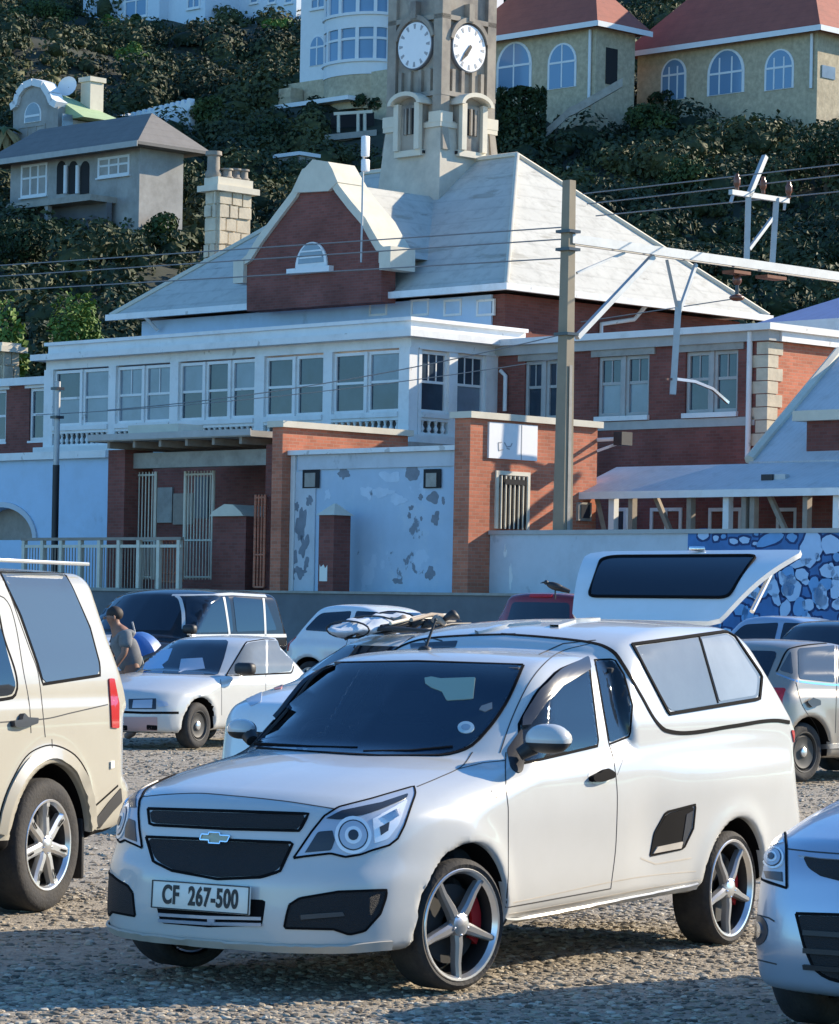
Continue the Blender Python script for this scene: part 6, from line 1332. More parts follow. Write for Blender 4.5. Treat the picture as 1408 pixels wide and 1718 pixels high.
SCREEN = [(546, 1114, 12), (700, 1112), (876, 1117, 14), (872, 1132), (850, 1175), (815, 1226, 20), (780, 1257, 20), (735, 1267, 20), (640, 1267), (500, 1259), (388, 1252, 12), (420, 1218), (470, 1172)]
DOORW = [(877, 1279, 6), (874, 1214, 8), (902, 1164), (937, 1128, 14), (985, 1107, 6), (1003, 1249, 5)]
QUART = [(999, 1109, 5), (1029, 1108, 8), (1045, 1132, 20), (1059, 1183, 20), (1055, 1233, 8), (1023, 1246, 5)]
PK = Car('pickup_truck', 'white two seat pickup truck with a white canopy over its load bed', 'pickup truck', (-0.469, 14.935), -121.6)
PK.shape(dict(
    low=[(0.70, 0.20, .05), (0.83, 0.21, .03), (0.855, 0.32, .06), (0.845, 0.52, .06), (0.80, 0.60, .05), (0.775, 0.72, .05), (0.735, 0.815, .06), (0.63, 0.868, .10), (0.35, 0.935, .2), (0.0, 0.99, .2), (-0.36, 1.035, .03), (-0.6, 1.035, .03), (-1.2, 1.06, .2), (-1.5, 1.10, .2), (-1.95, 1.13, .3), (-3.46, 1.165, .05), (-3.60, 1.12, .08), (-3.67, 0.8, .1), (-3.73, 0.62, .06), (-3.71, 0.36, .06), (-3.4, 0.30, .1), (-2.2, 0.285), (-0.4, 0.26), (0.3, 0.20, .05)],
    tops=[dict(poly=[(-0.24, 0.99), (-0.845, 1.415, .10), (-1.05, 1.475, .3), (-1.35, 1.50, .2), (-1.75, 1.50, .05), (-1.80, 0.95), (-0.4, 0.95)], bow=[(0, 0), (0.35, 0.03), (0.6, 0.11), (0.75, 0.22)], mid=-1.25, crown=0.05, round=0.075, width=[(0.9, 0.79), (1.05, 0.775), (1.2, 0.725), (1.35, 0.665), (1.45, 0.61), (1.55, 0.57)], blend=0.03),
          dict(poly=[(-1.52, 0.95), (-1.46, 1.30, .2), (-1.62, 1.535, .12), (-1.85, 1.605, .2), (-2.3, 1.655, .3), (-3.0, 1.655, .10), (-3.18, 1.62, .09), (-3.55, 1.14, .05), (-3.5, 0.95)], bow=[(0, 0), (0.4, 0.02), (0.7, 0.09)], mid=-2.4, crown=0.045, round=0.07, width=[(0.9, 0.80), (1.13, 0.80), (1.2, 0.785), (1.4, 0.725), (1.6, 0.645), (1.7, 0.60)], blend=0.02)],
    width=[(0.15, 0.74), (0.28, 0.785), (0.36, 0.812), (0.5, 0.825), (0.75, 0.838), (0.9, 0.832), (1.0, 0.815), (1.08, 0.80), (1.2, 0.795)],
    wx=[(-3.7, -0.03), (-3.2, -0.005), (-2.5, 0.012), (-1.9, 0.0), (-0.8, -0.006), (0.2, 0.0), (0.9, -0.01)],
    bow_front=[(0, 0), (0.3, 0.025), (0.5, 0.085), (0.64, 0.18), (0.74, 0.32), (0.80, 0.48), (0.84, 0.66), (0.9, 0.9)],
    bow_rear=[(0, 0), (0.5, 0.02), (0.7, 0.07), (0.82, 0.22), (0.9, 0.4)],
    wheels=[0.0, -2.669], R=0.29, arch=0.365, flare=0.016, round=0.075, crown=0.05, xr=(-3.9, 1.0), zr=1.78, half=0.84, step=0.02, paint=M['white_paint'], under=0.20, cuts=[(SCREEN, 'front'), (DOORW, 'side'), (QUART, 'side')],
    bumps=[(-2.67, 0.86, 0.75, 0.12, 0.02), (-0.9, 0.62, 0.6, 0.16, -0.010), (-1.75, 0.60, 0.20, 0.22, -0.02), (-2.7, 1.0, 0.75, 0.045, -0.012)]))
P = PK
# glazing
P.patch('windscreen', 'screen_glass', SCREEN, off=0.004)
for q in [[(546, 1113), (700, 1110), (878, 1116)], [(388, 1252), (500, 1260), (640, 1268), (735, 1268), (782, 1257), (817, 1226), (852, 1175), (878, 1117)], [(388, 1252), (420, 1217), (470, 1171), (546, 1113)]]:
    P.strip('windscreen_seal', 'gap', q, 0.014, off=0.006)
P.patch('door_window', 'door_glass', DOORW, off=0.003, mirror=True)
P.patch('wind_deflector', 'lamp_dark', [(874, 1222), (876, 1206), (902, 1163), (937, 1127, 14), (985, 1106), (988, 1126), (946, 1146), (915, 1180), (888, 1220)], off=0.022, skirt=0.02, mirror=True)
P.patch('quarter_window', 'door_glass', QUART, mirror=True)
P.strip('window_seal', 'gap', [(873, 1282), (871, 1214), (900, 1162), (936, 1125), (987, 1104), (1005, 1251)], 0.014, closed=True, mirror=True, off=0.002)
P.strip('quarter_window_seal', 'gap', [(998, 1107), (1031, 1106), (1047, 1132), (1061, 1183), (1057, 1235), (1022, 1249)], 0.010, closed=True, mirror=True, off=0.002)
cw = P.patch('canopy_window', 'canopy_glass', [(1064, 1085, 10), (1219, 1063, 6), (1231, 1070, 8), (1275, 1134, 8), (1272, 1170, 6), (1124, 1194, 10)], off=0.003, mirror=True)
P.strip('canopy_window_frame', 'gap', [(1061, 1082), (1219, 1060), (1233, 1068), (1278, 1134), (1274, 1173), (1122, 1198)], 0.018, closed=True, off=0.008, mirror=True, n=80)
P.strip('sliding_pane_edge', 'gap', [(1173, 1070), (1204, 1180)], 0.012, off=0.007, mirror=True)
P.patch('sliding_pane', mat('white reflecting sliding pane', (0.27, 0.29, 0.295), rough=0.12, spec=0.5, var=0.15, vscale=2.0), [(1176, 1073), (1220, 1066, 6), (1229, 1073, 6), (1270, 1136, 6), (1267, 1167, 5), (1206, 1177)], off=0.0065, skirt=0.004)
# seams
P.strip('canopy_seal', 'gap', [(840, 1064), (886, 1067), (960, 1074), (1003, 1081), (1029, 1094), (1046, 1117), (1076, 1168), (1102, 1212), (1118, 1226), (1145, 1230), (1232, 1218), (1301, 1209), (1331, 1213)], 0.02, off=0.004, mirror=True, n=90)
P.gaps([[(849, 1262), (848, 1290), (850, 1330), (853, 1360), (853, 1463), (849, 1523)], [(1022, 1248), (1030, 1277), (1036, 1339), (1034, 1410), (1025, 1491)], [(849, 1523), (900, 1514), (1025, 1491)], [(839, 1263), (860, 1203), (899, 1130), (942, 1093), (990, 1080)],
        [(793, 1262), (776, 1285), (736, 1305), (700, 1320)], [(770, 1290), (810, 1280), (848, 1276)]], w=0.007)
P.gaps([[(238, 1337), (280, 1333), (330, 1331), (387, 1335), (475, 1344), (560, 1357)]], w=0.008, mirror=False)
P.gaps([[(905, 1098), (945, 1080), (1000, 1074)]], w=0.012)
P.gaps([[(1036, 1300), (1045, 1276), (1025, 1250)]], w=0.001)
# front
P.patch('upper_grille', 'grille_mesh', [(252, 1360, 4), (380, 1364), (514, 1368, 4), (501, 1391, 4), (380, 1388), (255, 1381, 4)], off=0.003)
P.strip('grille_frame', 'gap', [(249, 1357), (380, 1361), (518, 1366), (503, 1394), (380, 1391), (252, 1384)], 0.012, closed=True, off=0.006, n=70)
P.patch('lower_grille', 'grille_mesh', [(249, 1407, 4), (370, 1412), (488, 1416, 4), (468, 1460, 12), (439, 1469), (365, 1472), (291, 1459), (261, 1444, 14)], off=0.003)
P.strip('grille_frame', 'gap', [(246, 1404), (370, 1409), (492, 1414), (470, 1462), (439, 1472), (365, 1475), (289, 1461), (258, 1446)], 0.012, closed=True, off=0.006, n=80)
P.patch('lower_intake', 'gap', [(258, 1500, 5), (350, 1506), (446, 1510, 5), (440, 1553, 6), (350, 1556), (270, 1549, 6)], off=0.002)
for yy in (1536, 1546): P.strip('intake_bar', 'silver_paint', [(268, yy-2), (350, yy+3), (440, yy+5)], 0.014, off=0.012)
P.patch('intake_bar', 'silver_paint', [(350, 1538), (362, 1539), (362, 1552), (350, 1551)], off=0.012)
for pts in ([(486, 1518, 8), (503, 1507, 8), (568, 1496), (649, 1493, 6), (647, 1507), (638, 1533, 10), (612, 1562, 14), (586, 1568, 8), (560, 1559, 8), (477, 1557, 6), (481, 1536)],):
    P.patch('fog_recess', 'grille_mesh', pts, off=0.003, mirror=True)
    P.strip('fog_recess_rim', 'gap', pts, 0.010, off=0.005, closed=True, mirror=True, n=70)
P.patch('fog_recess_bar', 'lamp_dark', [(505, 1535), (575, 1530), (578, 1537), (505, 1543)], off=0.008)
# emblem bar: gold grey bow tie
em = [(338, 1409), (341, 1400), (353, 1401), (353, 1397), (371, 1398), (371, 1402), (388, 1403), (383, 1413), (371, 1412), (371, 1416), (353, 1415), (353, 1410)]
P.patch('emblem', mat('dull gold emblem', (0.34, 0.31, 0.22), rough=0.35, metal=0.5), em, off=0.007, skirt=0.008, rings=3)
P.strip('emblem_rim', 'chrome', em, 0.005, off=0.013, closed=True, n=60, curve=False)
# headlights
def headlight(P, outline, circ, parts, mirror=True):
    P.patch('headlight', 'lamp_house', outline, off=0.004, mirror=mirror)
    P.strip('headlight_rim', 'gap', outline, 0.009, off=0.006, closed=True, n=90, mirror=mirror)
    for nm, m, pts, off in parts: P.patch(nm, m, pts, off=off, mirror=mirror, skirt=0.006)
    (cx, cy), rr = circ
    for k, (s, m, nm, off) in enumerate([(1.08, 'lamp_bright', 'lamp_ring', 0.010), (0.88, 'lamp_dark', 'lamp_bowl', 0.012), (0.80, 'lamp_house', 'lamp_reflector', 0.014), (0.50, 'lamp_bright', 'lamp_reflector', 0.017), (0.30, 'lamp_dark', 'lamp_bulb', 0.021)]):
        P.patch(nm, m, [(cx+rr*s*math.cos(a)*0.97, cy+rr*s*math.sin(a)) for a in np.linspace(0, 2*math.pi, 24, endpoint=False)], off=off, mirror=mirror, rings=4, dens=32)
HL = [(493, 1440, 4), (523, 1396), (544, 1370, 10), (568, 1355, 10), (623, 1341), (695, 1320, 4), (697, 1333, 6), (678, 1385, 8), (667, 1407, 8), (653, 1418, 8), (623, 1427), (605, 1434), (579, 1438), (555, 1432, 8), (512, 1437, 6)]
headlight(P, HL, ((592, 1402), 29), [
    ('lamp_inner', 'lamp_dark', [(512, 1431), (534, 1396, 5), (558, 1394), (562, 1410), (556, 1427, 4)], 0.008),
    ('lamp_inner', 'lamp_bright', [(625, 1375), (660, 1356), (684, 1342, 4), (668, 1384), (650, 1408, 6), (628, 1415)], 0.008),
    ('lamp_inner', 'lamp_dark', [(548, 1374), (572, 1362), (640, 1348), (685, 1333), (682, 1341), (636, 1360), (610, 1368), (570, 1376)], 0.008),
    ('lamp_inner', 'lamp_dark', [(636, 1388), (652, 1380), (650, 1394), (638, 1402)], 0.011),
    ('lamp_inner', 'lamp_clear', [(640, 1372), (668, 1358), (672, 1368), (652, 1380)], 0.012)])
# number plate, flat and bolted on the bumper
def pk(x, y, z): return P.loc([(x, y, z)])[0]
PX = 0.868
mb = MB(); mxp = P.W @ Matrix.Translation((PX, 0.0, 0.418)) @ Matrix.Rotation(math.radians(-3), 4, 'Y')
mb.rbox(0.012, 0.52, 0.125, 0.005, mxp); npl = mb.build('number_plate', 'plate_white', P.root, 40)
mb = MB(); 
for (y0, y1, z0, z1) in ((-.258, .258, .056, .061), (-.258, .258, -.061, -.056), (-.259, -.253, -.06, .06), (.253, .259, -.06, .06)):
    mb.box(0.0062, 0.0085, y0, y1, z0, z1, lambda x, y, z: mxp @ Vector((x, y, z)))
mb.build('plate_border', 'plate_black', npl)
face = mxp @ Matrix.Translation((0.0075, 0, -0.002)) @ Matrix(((0, 0, 1, 0), (1, 0, 0, 0), (0, 1, 0, 0), (0, 0, 0, 1)))
text_mesh('CF  267-500', 0.112, face, 'plate_black', 'plate_lettering', npl, sx=0.66, spacing=1.08)
# painted shadow patch on the roof, and the aerial
P.patch('painted_roof_shadow', 'lamp_dark', [(688, 1080), (768, 1075), (764, 1086), (690, 1090)], off=0.002, rings=3)
r0 = P.hit(*P.pxray((713, 1090)), 0)
base = r0[0]; tip = base+(atY(731, 1040, base[1]+0.05)-base)
mb = MB(); mb.ball(base, (0.035, 0.03, 0.02), 10, 6); mb.tube([base, base+(tip-base)*0.5, tip], [0.008, 0.007, 0.006], 8); mb.ball(tip, 0.009, 8, 6); mb.build('aerial', 'black_plastic', P.root, 60)
# roof ribs of the canopy
for q in ([(930, 1052), (960, 1043), (1000, 1040)], [(800, 1062), (850, 1050), (905, 1046)]): P.strip('roof_rib', 'white_paint', q, 0.05, off=0.012)
for q in ((1085, 1038), (1140, 1041)):
    h_ = P.hit(*P.pxray((q[0], q[1]+3)), 0)
    if h_: MB().ball(h_[0], (0.03, 0.03, 0.02), 8, 6).build('roof_rack_foot', 'chrome', P.root, 60)
# mirrors
for sg in (1, -1):
    c = Vector((-0.60 if sg > 0 else -0.63, sg*(0.885 if sg > 0 else 0.84), 1.098 if sg > 0 else 1.085)); mx = P.W @ Matrix.Translation(c) @ Matrix.Rotation(sg*math.radians(8), 4, 'Z') @ Matrix.Scale(1.0 if sg > 0 else 0.72, 4)
    def shell(x, y, z): return mx @ Vector((x, y*(1-0.15*x/0.08), z))
    mb = MB(); mb.ball((0, 0, 0.0), (0.08, 0.108, 0.075), 22, 14, lambda x, y, z: mx @ Vector((max(x, -0.045), math.copysign(abs(y/0.108)**0.8*0.108, y), z if z > -0.012 else -0.012)))
    s_ = mb.build('door_mirror', 'white_paint', P.root, 50)
    mb = MB(); mb.ball((0, 0, -0.004), (0.076, 0.104, 0.058), 22, 12, lambda x, y, z: mx @ Vector((max(x, -0.042), math.copysign(abs(y/0.104)**0.8*0.104, y), min(z, -0.008))))
    mb.tube([mx @ Vector((0.0, -sg*0.07, -0.03)), mx @ Vector((0.03, -sg*0.13, -0.07))], [0.04, 0.03], 10); mb.build('mirror_base', 'black_plastic', s_, 50)
    mb = MB(); mb.add([mx @ Vector((-0.047, 0.10*math.cos(a), 0.005+0.062*math.sin(a))) for a in np.linspace(0, 2*math.pi, 20, endpoint=False)], [tuple(range(20))]); mb.build('mirror_glass', 'chrome', s_)
P.patch('mirror_sail', 'black_plastic', [(850, 1258, 5), (876, 1222, 6), (879, 1282, 4), (875, 1300, 10), (858, 1292, 8)], off=0.006, mirror=True)
# handle, badge, filler vent, lamps
hd = P.patch('door_handle', 'gap', [(986, 1304, 4), (1000, 1297), (1012, 1290, 4), (1026, 1298, 5), (1024, 1305, 4), (1004, 1312, 6), (990, 1312, 4)], off=0.03, skirt=0.03, mirror=True)
P.patch('handle_cup', 'offwhite_paint', [(984, 1300, 8), (1006, 1284, 8), (1030, 1294, 8), (1022, 1312, 8), (996, 1318, 8)], off=0.002, mirror=True)
P.patch('side_repeater', 'lamp_dark', [(825, 1326), (830, 1326), (833, 1331), (838, 1333), (836, 1339), (826, 1336)], off=0.004, mirror=True, rings=3)
P.patch('side_vent', 'gap', [(1093, 1432, 4), (1100, 1398), (1118, 1366, 6), (1164, 1353, 4), (1160, 1390), (1146, 1420, 6), (1100, 1434)], off=0.003, mirror=True)
P.strip('side_vent_rim', 'gap', [(1091, 1435), (1098, 1397), (1117, 1363), (1167, 1350), (1163, 1390), (1147, 1423)], 0.012, closed=True, off=0.005, mirror=True)
P.patch('side_vent_step', 'lip_plastic', [(1094, 1432), (1101, 1421), (1144, 1412), (1141, 1423)], off=0.010, mirror=True, rings=3)
P.patch('side_vent_wall', 'lamp_dark', [(1144, 1412), (1151, 1366), (1162, 1360), (1158, 1390), (1146, 1420)], off=0.006, mirror=True, rings=3)
tl = P.patch('tail_lamp', 'red_plastic', [(1327, 1224, 3), (1333, 1226), (1345, 1270), (1352, 1316, 4), (1342, 1314), (1338, 1280)], off=0.006, mirror=True)
P.strip('tail_lamp_lens', 'plate_white', [(1335, 1240), (1343, 1275), (1347, 1305)], 0.02, off=0.010)
# creases of the flank and sill
cr = MB()
for q, w in (([(855, 1516), (940, 1498), (1025, 1480), (1100, 1468), (1168, 1462)], 0.006), ([(845, 1536), (940, 1519), (1060, 1496), (1188, 1474)], 0.008), ([(1075, 1440), (1100, 1450), (1160, 1440)], 0.008)):
    P.strip_geo(cr, q, w, mirror=True, off=0.001)
cr.build('sill_moulding_groove', 'lip_plastic', P.root, 40)
P.strip('sill_moulding', 'white_paint', [(845, 1546), (940, 1529), (1060, 1506), (1186, 1482)], 0.035, off=0.012, mirror=True)
# bumper lip
mb = MB(); P.strip_geo(mb, [(-0.74, 0.235), (-0.6, 0.225), (-0.3, 0.22), (0, 0.22), (0.3, 0.22), (0.6, 0.225), (0.74, 0.235)], 0.04, rf=P.frontray, off=0.014, n=60); mb.build('bumper_lip', 'lip_plastic', P.root, 60)
# wipers, licence disc, stickers, rear view mirror seen through the screen
P.strip('wiper', 'gap', [(420, 1249), (520, 1255), (600, 1257)], 0.010, off=0.012); P.strip('wiper', 'gap', [(610, 1263), (690, 1262), (760, 1255)], 0.010, off=0.012)
P.patch('licence_disc', mat('pale licence disc', (0.42, 0.52, 0.55), rough=0.3), [(782+14*math.cos(a), 1222+10*math.sin(a)) for a in np.linspace(0, 6.283, 20, endpoint=False)], off=0.0075, rings=4)
P.patch('licence_disc_centre', mat('blue grey disc centre', (0.20, 0.30, 0.38), rough=0.3), [(782+8*math.cos(a), 1222+5*math.sin(a)) for a in np.linspace(0, 6.283, 16, endpoint=False)], off=0.0095, rings=3)
P.patch('window_sticker', mat('pale green window view', (0.30, 0.36, 0.28), rough=0.4), [(713, 1139), (724, 1137), (740, 1140), (798, 1138), (794, 1174), (750, 1177), (742, 1162), (724, 1155), (714, 1148)], off=0.0075, rings=4)
P.patch('window_sticker', 'canopy_glass', [(808, 1186), (826, 1180), (826, 1190), (814, 1196), (804, 1192)], off=0.0075, rings=3)
for wx, st in ((0.0, -11.0), (-2.669, 0)):
    for sg in (1, -1): P.wheel(wx, sg*0.715, 0.292, 0.245, 0.20, 'five', steer=st)

# cabin seen dimly through the glass
def pbox(name, m, x0, x1, y0, y1, z0, z1, r=0.04, rot=0.0):
    mx = P.W @ Matrix.Translation(((x0+x1)/2, (y0+y1)/2, (z0+z1)/2)) @ Matrix.Rotation(rot, 4, 'Y'); return MB().rbox(x1-x0, y1-y0, z1-z0, r, mx).build(name, m, P.root, 40)
M['seat_cloth'] = mat('grey seat cloth', (0.06, 0.06, 0.065), rough=0.95, var=0.2)
pbox('cabin_floor', 'interior', -1.62, -0.1, -0.70, 0.70, 0.30, 0.62, 0.03); pbox('cabin_bulkhead', 'interior', -1.66, -1.62, -0.66, 0.66, 0.5, 1.42, 0.01)
pbox('dashboard', 'interior', -0.55, -0.28, -0.66, 0.66, 0.70, 0.985, 0.05); pbox('headlining', 'seat_cloth', -1.60, -0.95, -0.52, 0.52, 1.40, 1.42, 0.008)
for y in (-0.36, 0.36):
    pbox('seat_back', 'seat_cloth', -1.36, -1.22, y-0.23, y+0.23, 0.60, 1.13, 0.05, -0.2); pbox('headrest', 'seat_cloth', -1.43, -1.34, y-0.13, y+0.13, 1.15, 1.33, 0.035, -0.15); pbox('seat_base', 'seat_cloth', -1.25, -0.75, y-0.24, y+0.24, 0.55, 0.72, 0.05)
mxw = P.W @ Matrix.Translation((-0.70, -0.36, 0.98)) @ Matrix.Rotation(math.radians(-65), 4, 'Y'); MB().tube([mxw @ Vector((0.18*math.cos(a), 0.18*math.sin(a), 0)) for a in np.linspace(0, 2*math.pi, 25)], 0.016, 8).build('steering_wheel', 'black_plastic', P.root, 60)
mxm = P.W @ Matrix.Translation((-0.80, 0.0, 1.33)); MB().rbox(0.03, 0.22, 0.07, 0.012, mxm).build('rear_view_mirror', 'black_plastic', P.root, 40)
# ------------------------------------------------------------------ the other parked cars
def lvec(head): t = math.radians(head); return np.array([math.cos(t), math.sin(t), 0]), np.array([-math.sin(t), math.cos(t), 0])
def car_at(P, head, x, y):                      # origin of a car whose local point (x, y) stands at world point P
    Fv, Lv = lvec(head); O = np.asarray(P, float)-Fv*x-Lv*y; return O[0], O[1]
def hatch(paint, wb=2.5, front=0.80, rear=0.68, half=0.83, hood=0.98, roof=1.46, belt=0.93, R=0.29, nose=0.72, tail='hatch', step=0.03, scr=-0.55, **kw):
    r = -(wb+rear); ro = [(scr-0.02, hood-0.04), (scr-0.72, roof-0.09, .10), (scr-1.05, roof-0.015, .3), (scr-1.7, roof, .3)]
    if tail == 'hatch': ro += [(r+0.62, roof-0.05, .12), (r+0.18, belt+0.02), (r+0.2, belt-0.1)]
    elif tail == 'suv': ro += [(r+0.30, roof-0.01, .12), (r+0.10, belt), (r+0.15, belt-0.1)]
    else: ro += [(r+0.95, roof-0.07, .15), (r+0.42, belt+0.04), (r+0.45, belt-0.1)]
    low = [(front-0.12, 0.19, .05), (front-0.02, 0.22, .04), (front+0.02, 0.36, .08), (front, 0.52, .06), (front-0.05, nose-0.06, .06), (front-0.14, nose+0.04, .08), (front-0.45, nose+0.13, .2), (0.0, hood-0.05, .2), (scr-0.1, hood, .05), (scr-0.6, belt+0.02, .2), (r+0.25, belt+0.04, .08), (r+0.08, belt-0.03, .08), (r+0.05, 0.66, .06), (r, 0.55, .06), (r+0.02, 0.32, .06), (r+0.3, 0.25, .1), (-0.5, 0.22), (0.4, 0.19)]
    d = dict(low=low, tops=[dict(poly=ro, bow=[(0, 0), (0.35, 0.03), (0.6, 0.11), (0.75, 0.2)], mid=(scr+r)/2, crown=0.045, round=0.075, width=[(belt-0.1, half-0.03), (belt+0.1, half-0.06), (roof-0.15, half-0.2), (roof, half-0.26), (roof+0.2, half-0.3)], blend=0.03)],
             width=[(0.15, half-0.09), (0.3, half-0.04), (0.5, half-0.012), (0.75, half), (belt, half-0.02), (belt+0.2, half-0.05)],
             bow_front=[(0, 0), (0.3, 0.025), (0.5, 0.08), (0.65, 0.17), (0.76, 0.32), (0.82, 0.5), (0.95, 0.8)], bow_rear=[(0, 0), (0.5, 0.03), (0.7, 0.1), (0.82, 0.25), (0.95, 0.5)],
             wheels=[0.0, -wb], R=R, arch=R+0.065, flare=0.012, round=0.08, crown=0.05, xr=(r-0.12, front+0.14), zr=roof+0.1, half=half+0.02, step=step, paint=M[paint], xmid=-wb/2); d.update(kw); return d
def lw(c, wb, R, rim, style, y=0.70, w=0.19, steer=0):
    for x in (0.0, -wb):
        for sg in (1, -1): c.wheel(x, sg*y, R, rim, w, style, steer=steer if x == 0 else 0)
# ---- champagne off-roader at the left edge
hd = -113.0; P0 = atZ(80, 1530, 0)
DC = Car('offroad_car', 'champagne coloured boxy off-road car cut by the left edge, standing with its tail towards the pickup', 'car', car_at(P0, hd, -2.885, 0.945), hd)
DC.root['label'] = 'boxy champagne off-road car cut off by the left edge of the photo'
DC.shape(dict(low=[(0.6, 0.36, .08), (0.82, 0.42, .05), (0.84, 0.7, .08), (0.78, 1.02, .1), (0.5, 1.12, .2), (-0.5, 1.19, .1), (-3.84, 1.19, .04), (-3.90, 1.10, .05), (-3.91, 0.72, .04), (-3.985, 0.66, .03), (-3.985, 0.46, .05), (-3.75, 0.40, .08), (-3.3, 0.36, .1), (0.2, 0.34)],
    tops=[dict(poly=[(-0.5, 1.12), (-1.15, 1.72, .1), (-1.5, 1.83, .2), (-2.3, 1.85, .3), (-2.5, 1.885, .2), (-3.70, 1.885, .10), (-3.90, 1.15), (-3.8, 1.05)], bow=[(0, 0), (0.5, 0.02), (0.8, 0.07)], mid=-2.2, crown=0.03, round=0.07, width=[(1.05, 0.925), (1.2, 0.915), (1.5, 0.84), (1.8, 0.76), (1.95, 0.72)], blend=0.02)],
    width=[(0.25, 0.88), (0.4, 0.925), (0.7, 0.945), (1.0, 0.945), (1.18, 0.925), (1.4, 0.9)], bow_front=[(0, 0), (0.5, 0.04), (0.8, 0.12), (0.93, 0.3)], bow_rear=[(0, 0), (0.6, 0.015), (0.82, 0.05), (0.90, 0.11), (0.96, 0.22)],
    wheels=[0.0, -2.885], R=0.365, arch=0.445, flare=0.03, round=0.05, crown=0.02, xr=(-4.15, 1.0), zr=2.0, half=0.97, step=0.025, paint=M['cream_paint'], under=0.42, xmid=-1.5))
c = DC
c.patch('side_window', 'sky_glass', [(2, 962), (107, 963, 6), (120, 985), (149, 1053), (165, 1113), (166, 1131, 4), (73, 1145, 6), (64, 1113), (35, 1031)], off=0.004, mirror=True)
c.strip('window_seal', 'gap', [(0, 960), (108, 961), (121, 985), (151, 1053), (167, 1113), (168, 1133), (72, 1148), (62, 1113), (33, 1031)], 0.018, closed=True, mirror=True, n=80)
c.patch('side_window', 'tint_glass', [(-90, 1010), (-14, 1010, 8), (4, 1068), (26, 1150, 6), (20, 1166, 6), (-90, 1178)], off=0.004)
c.strip('window_seal', 'gap', [(-90, 1007), (-12, 1008), (6, 1068), (29, 1152), (22, 1170), (-90, 1181)], 0.018)
c.gaps([[(14, 990), (50, 1090), (64, 1130), (76, 1237)], [(0, 1212), (76, 1206), (120, 1196), (181, 1182)], [(-60, 1012), (0, 1000), (18, 1020), (40, 1130), (50, 1190), (52, 1230)], [(87, 1240), (88, 1262)]], w=0.008)
c.patch('door_handle', 'lamp_dark', [(16, 1209, 3), (30, 1208), (33, 1196, 3), (40, 1204), (58, 1205, 3), (56, 1214), (36, 1221, 5), (18, 1220, 3)], off=0.03, skirt=0.03)
c.patch('tail_lamp', 'red_plastic', [(181, 1138, 3), (190, 1139), (198, 1180), (198, 1222, 3), (186, 1221), (184, 1180)], off=0.010, mirror=True)
c.strip('arch_flare', 'cream_paint', [(2, 1400), (10, 1360), (30, 1312), (58, 1276), (88, 1264), (120, 1280), (142, 1312), (152, 1350), (156, 1390)], 0.06, off=0.014, mirror=True)
c.strip('arch_edge', 'gap', [(-4, 1385), (4, 1350), (22, 1305), (52, 1262), (86, 1250), (122, 1264), (147, 1300), (158, 1345)], 0.007, off=0.003)
c.strip('bumper_edge', 'gap', [(160, 1352), (178, 1336), (198, 1318)], 0.012)
c.patch('rear_bumper', 'black_plastic', [(160, 1374, 4), (182, 1345), (202, 1322), (204, 1345), (188, 1362), (164, 1392, 4)], off=0.006)
c.patch('reflector', 'plate_white', [(184, 1278), (190, 1276), (190, 1288), (184, 1290)], off=0.01, rings=3)
c.strip('mud_flap', 'black_plastic', [(150, 1405), (154, 1430)], 0.05, off=0.01)
MB().rbox(1.9, 0.04, 0.022, 0.008, c.W @ Matrix.Translation((-2.75, 0.70, 1.915))).build('roof_rail', 'alloy', c.root, 40); MB().rbox(1.9, 0.05, 0.035, 0.012, c.W @ Matrix.Translation((-2.75, -0.70, 1.915))).build('roof_rail', 'alloy', c.root, 40)
lw(c, 2.885, 0.365, 0.245, 'seven', 0.815, 0.25)
MB().rbox(0.03, 0.24, 0.34, 0.01, c.W @ Matrix.Translation((-3.32, 0.80, 0.32))).build('mud_flap', 'black_plastic', c.root, 40)
# ---- silver hatchback at the right edge
hd = -120.0
SV = Car('hatchback_car', 'silver blue hatchback nose in shade, cut off by the right edge of the photo', 'car', car_at(atZ(1362, 1716, 0), hd, 0, -0.72), hd)
SV.shape(hatch('silver_paint', hood=1.0, nose=0.76, front=0.80, half=0.84, R=0.30, step=0.022))
c = SV
hl = [(1284, 1396, 5), (1316, 1376, 5), (1320, 1421), (1321, 1490, 4), (1280, 1476, 8), (1271, 1453), (1277, 1416, 8)]
headlight(c, hl, ((1300, 1440), 17), [('lamp_inner', 'chrome', [(1285, 1405), (1312, 1390), (1316, 1415), (1290, 1422)], 0.008), ('lamp_inner', 'lamp_dark', [(1284, 1462), (1314, 1464), (1315, 1480), (1288, 1474)], 0.008)])
c.patch('upper_grille', 'grille_mesh', [(1348, 1438, 4), (1380, 1442), (1490, 1450), (1480, 1482, 6), (1408, 1478), (1377, 1470), (1357, 1457, 6)], off=0.004)
c.strip('grille_frame', 'silver_paint', [(1343, 1434), (1380, 1439), (1490, 1446)], 0.02, off=0.01)
c.patch('lower_grille', 'grille_mesh', [(1339, 1536, 6), (1408, 1538), (1540, 1545, 6), (1500, 1650, 10), (1408, 1643), (1388, 1637), (1368, 1622), (1352, 1584)], off=0.004)
c.strip('grille_rim', 'gap', [(1337, 1533), (1408, 1535), (1540, 1542), (1502, 1652), (1408, 1646), (1386, 1640), (1366, 1624), (1350, 1586)], 0.012, closed=True, off=0.006)
for y in (1565, 1595, 1622): c.strip('grille_slat', 'black_plastic', [(1350, y), (1408, y+4), (1490, y+8)], 0.02, off=0.012)
c.patch('fog_lamp', 'lamp_dark', [(1272+17*math.cos(a), 1561+25*math.sin(a)) for a in np.linspace(0, 6.28, 20, endpoint=False)], off=0.004, mirror=True, rings=4)
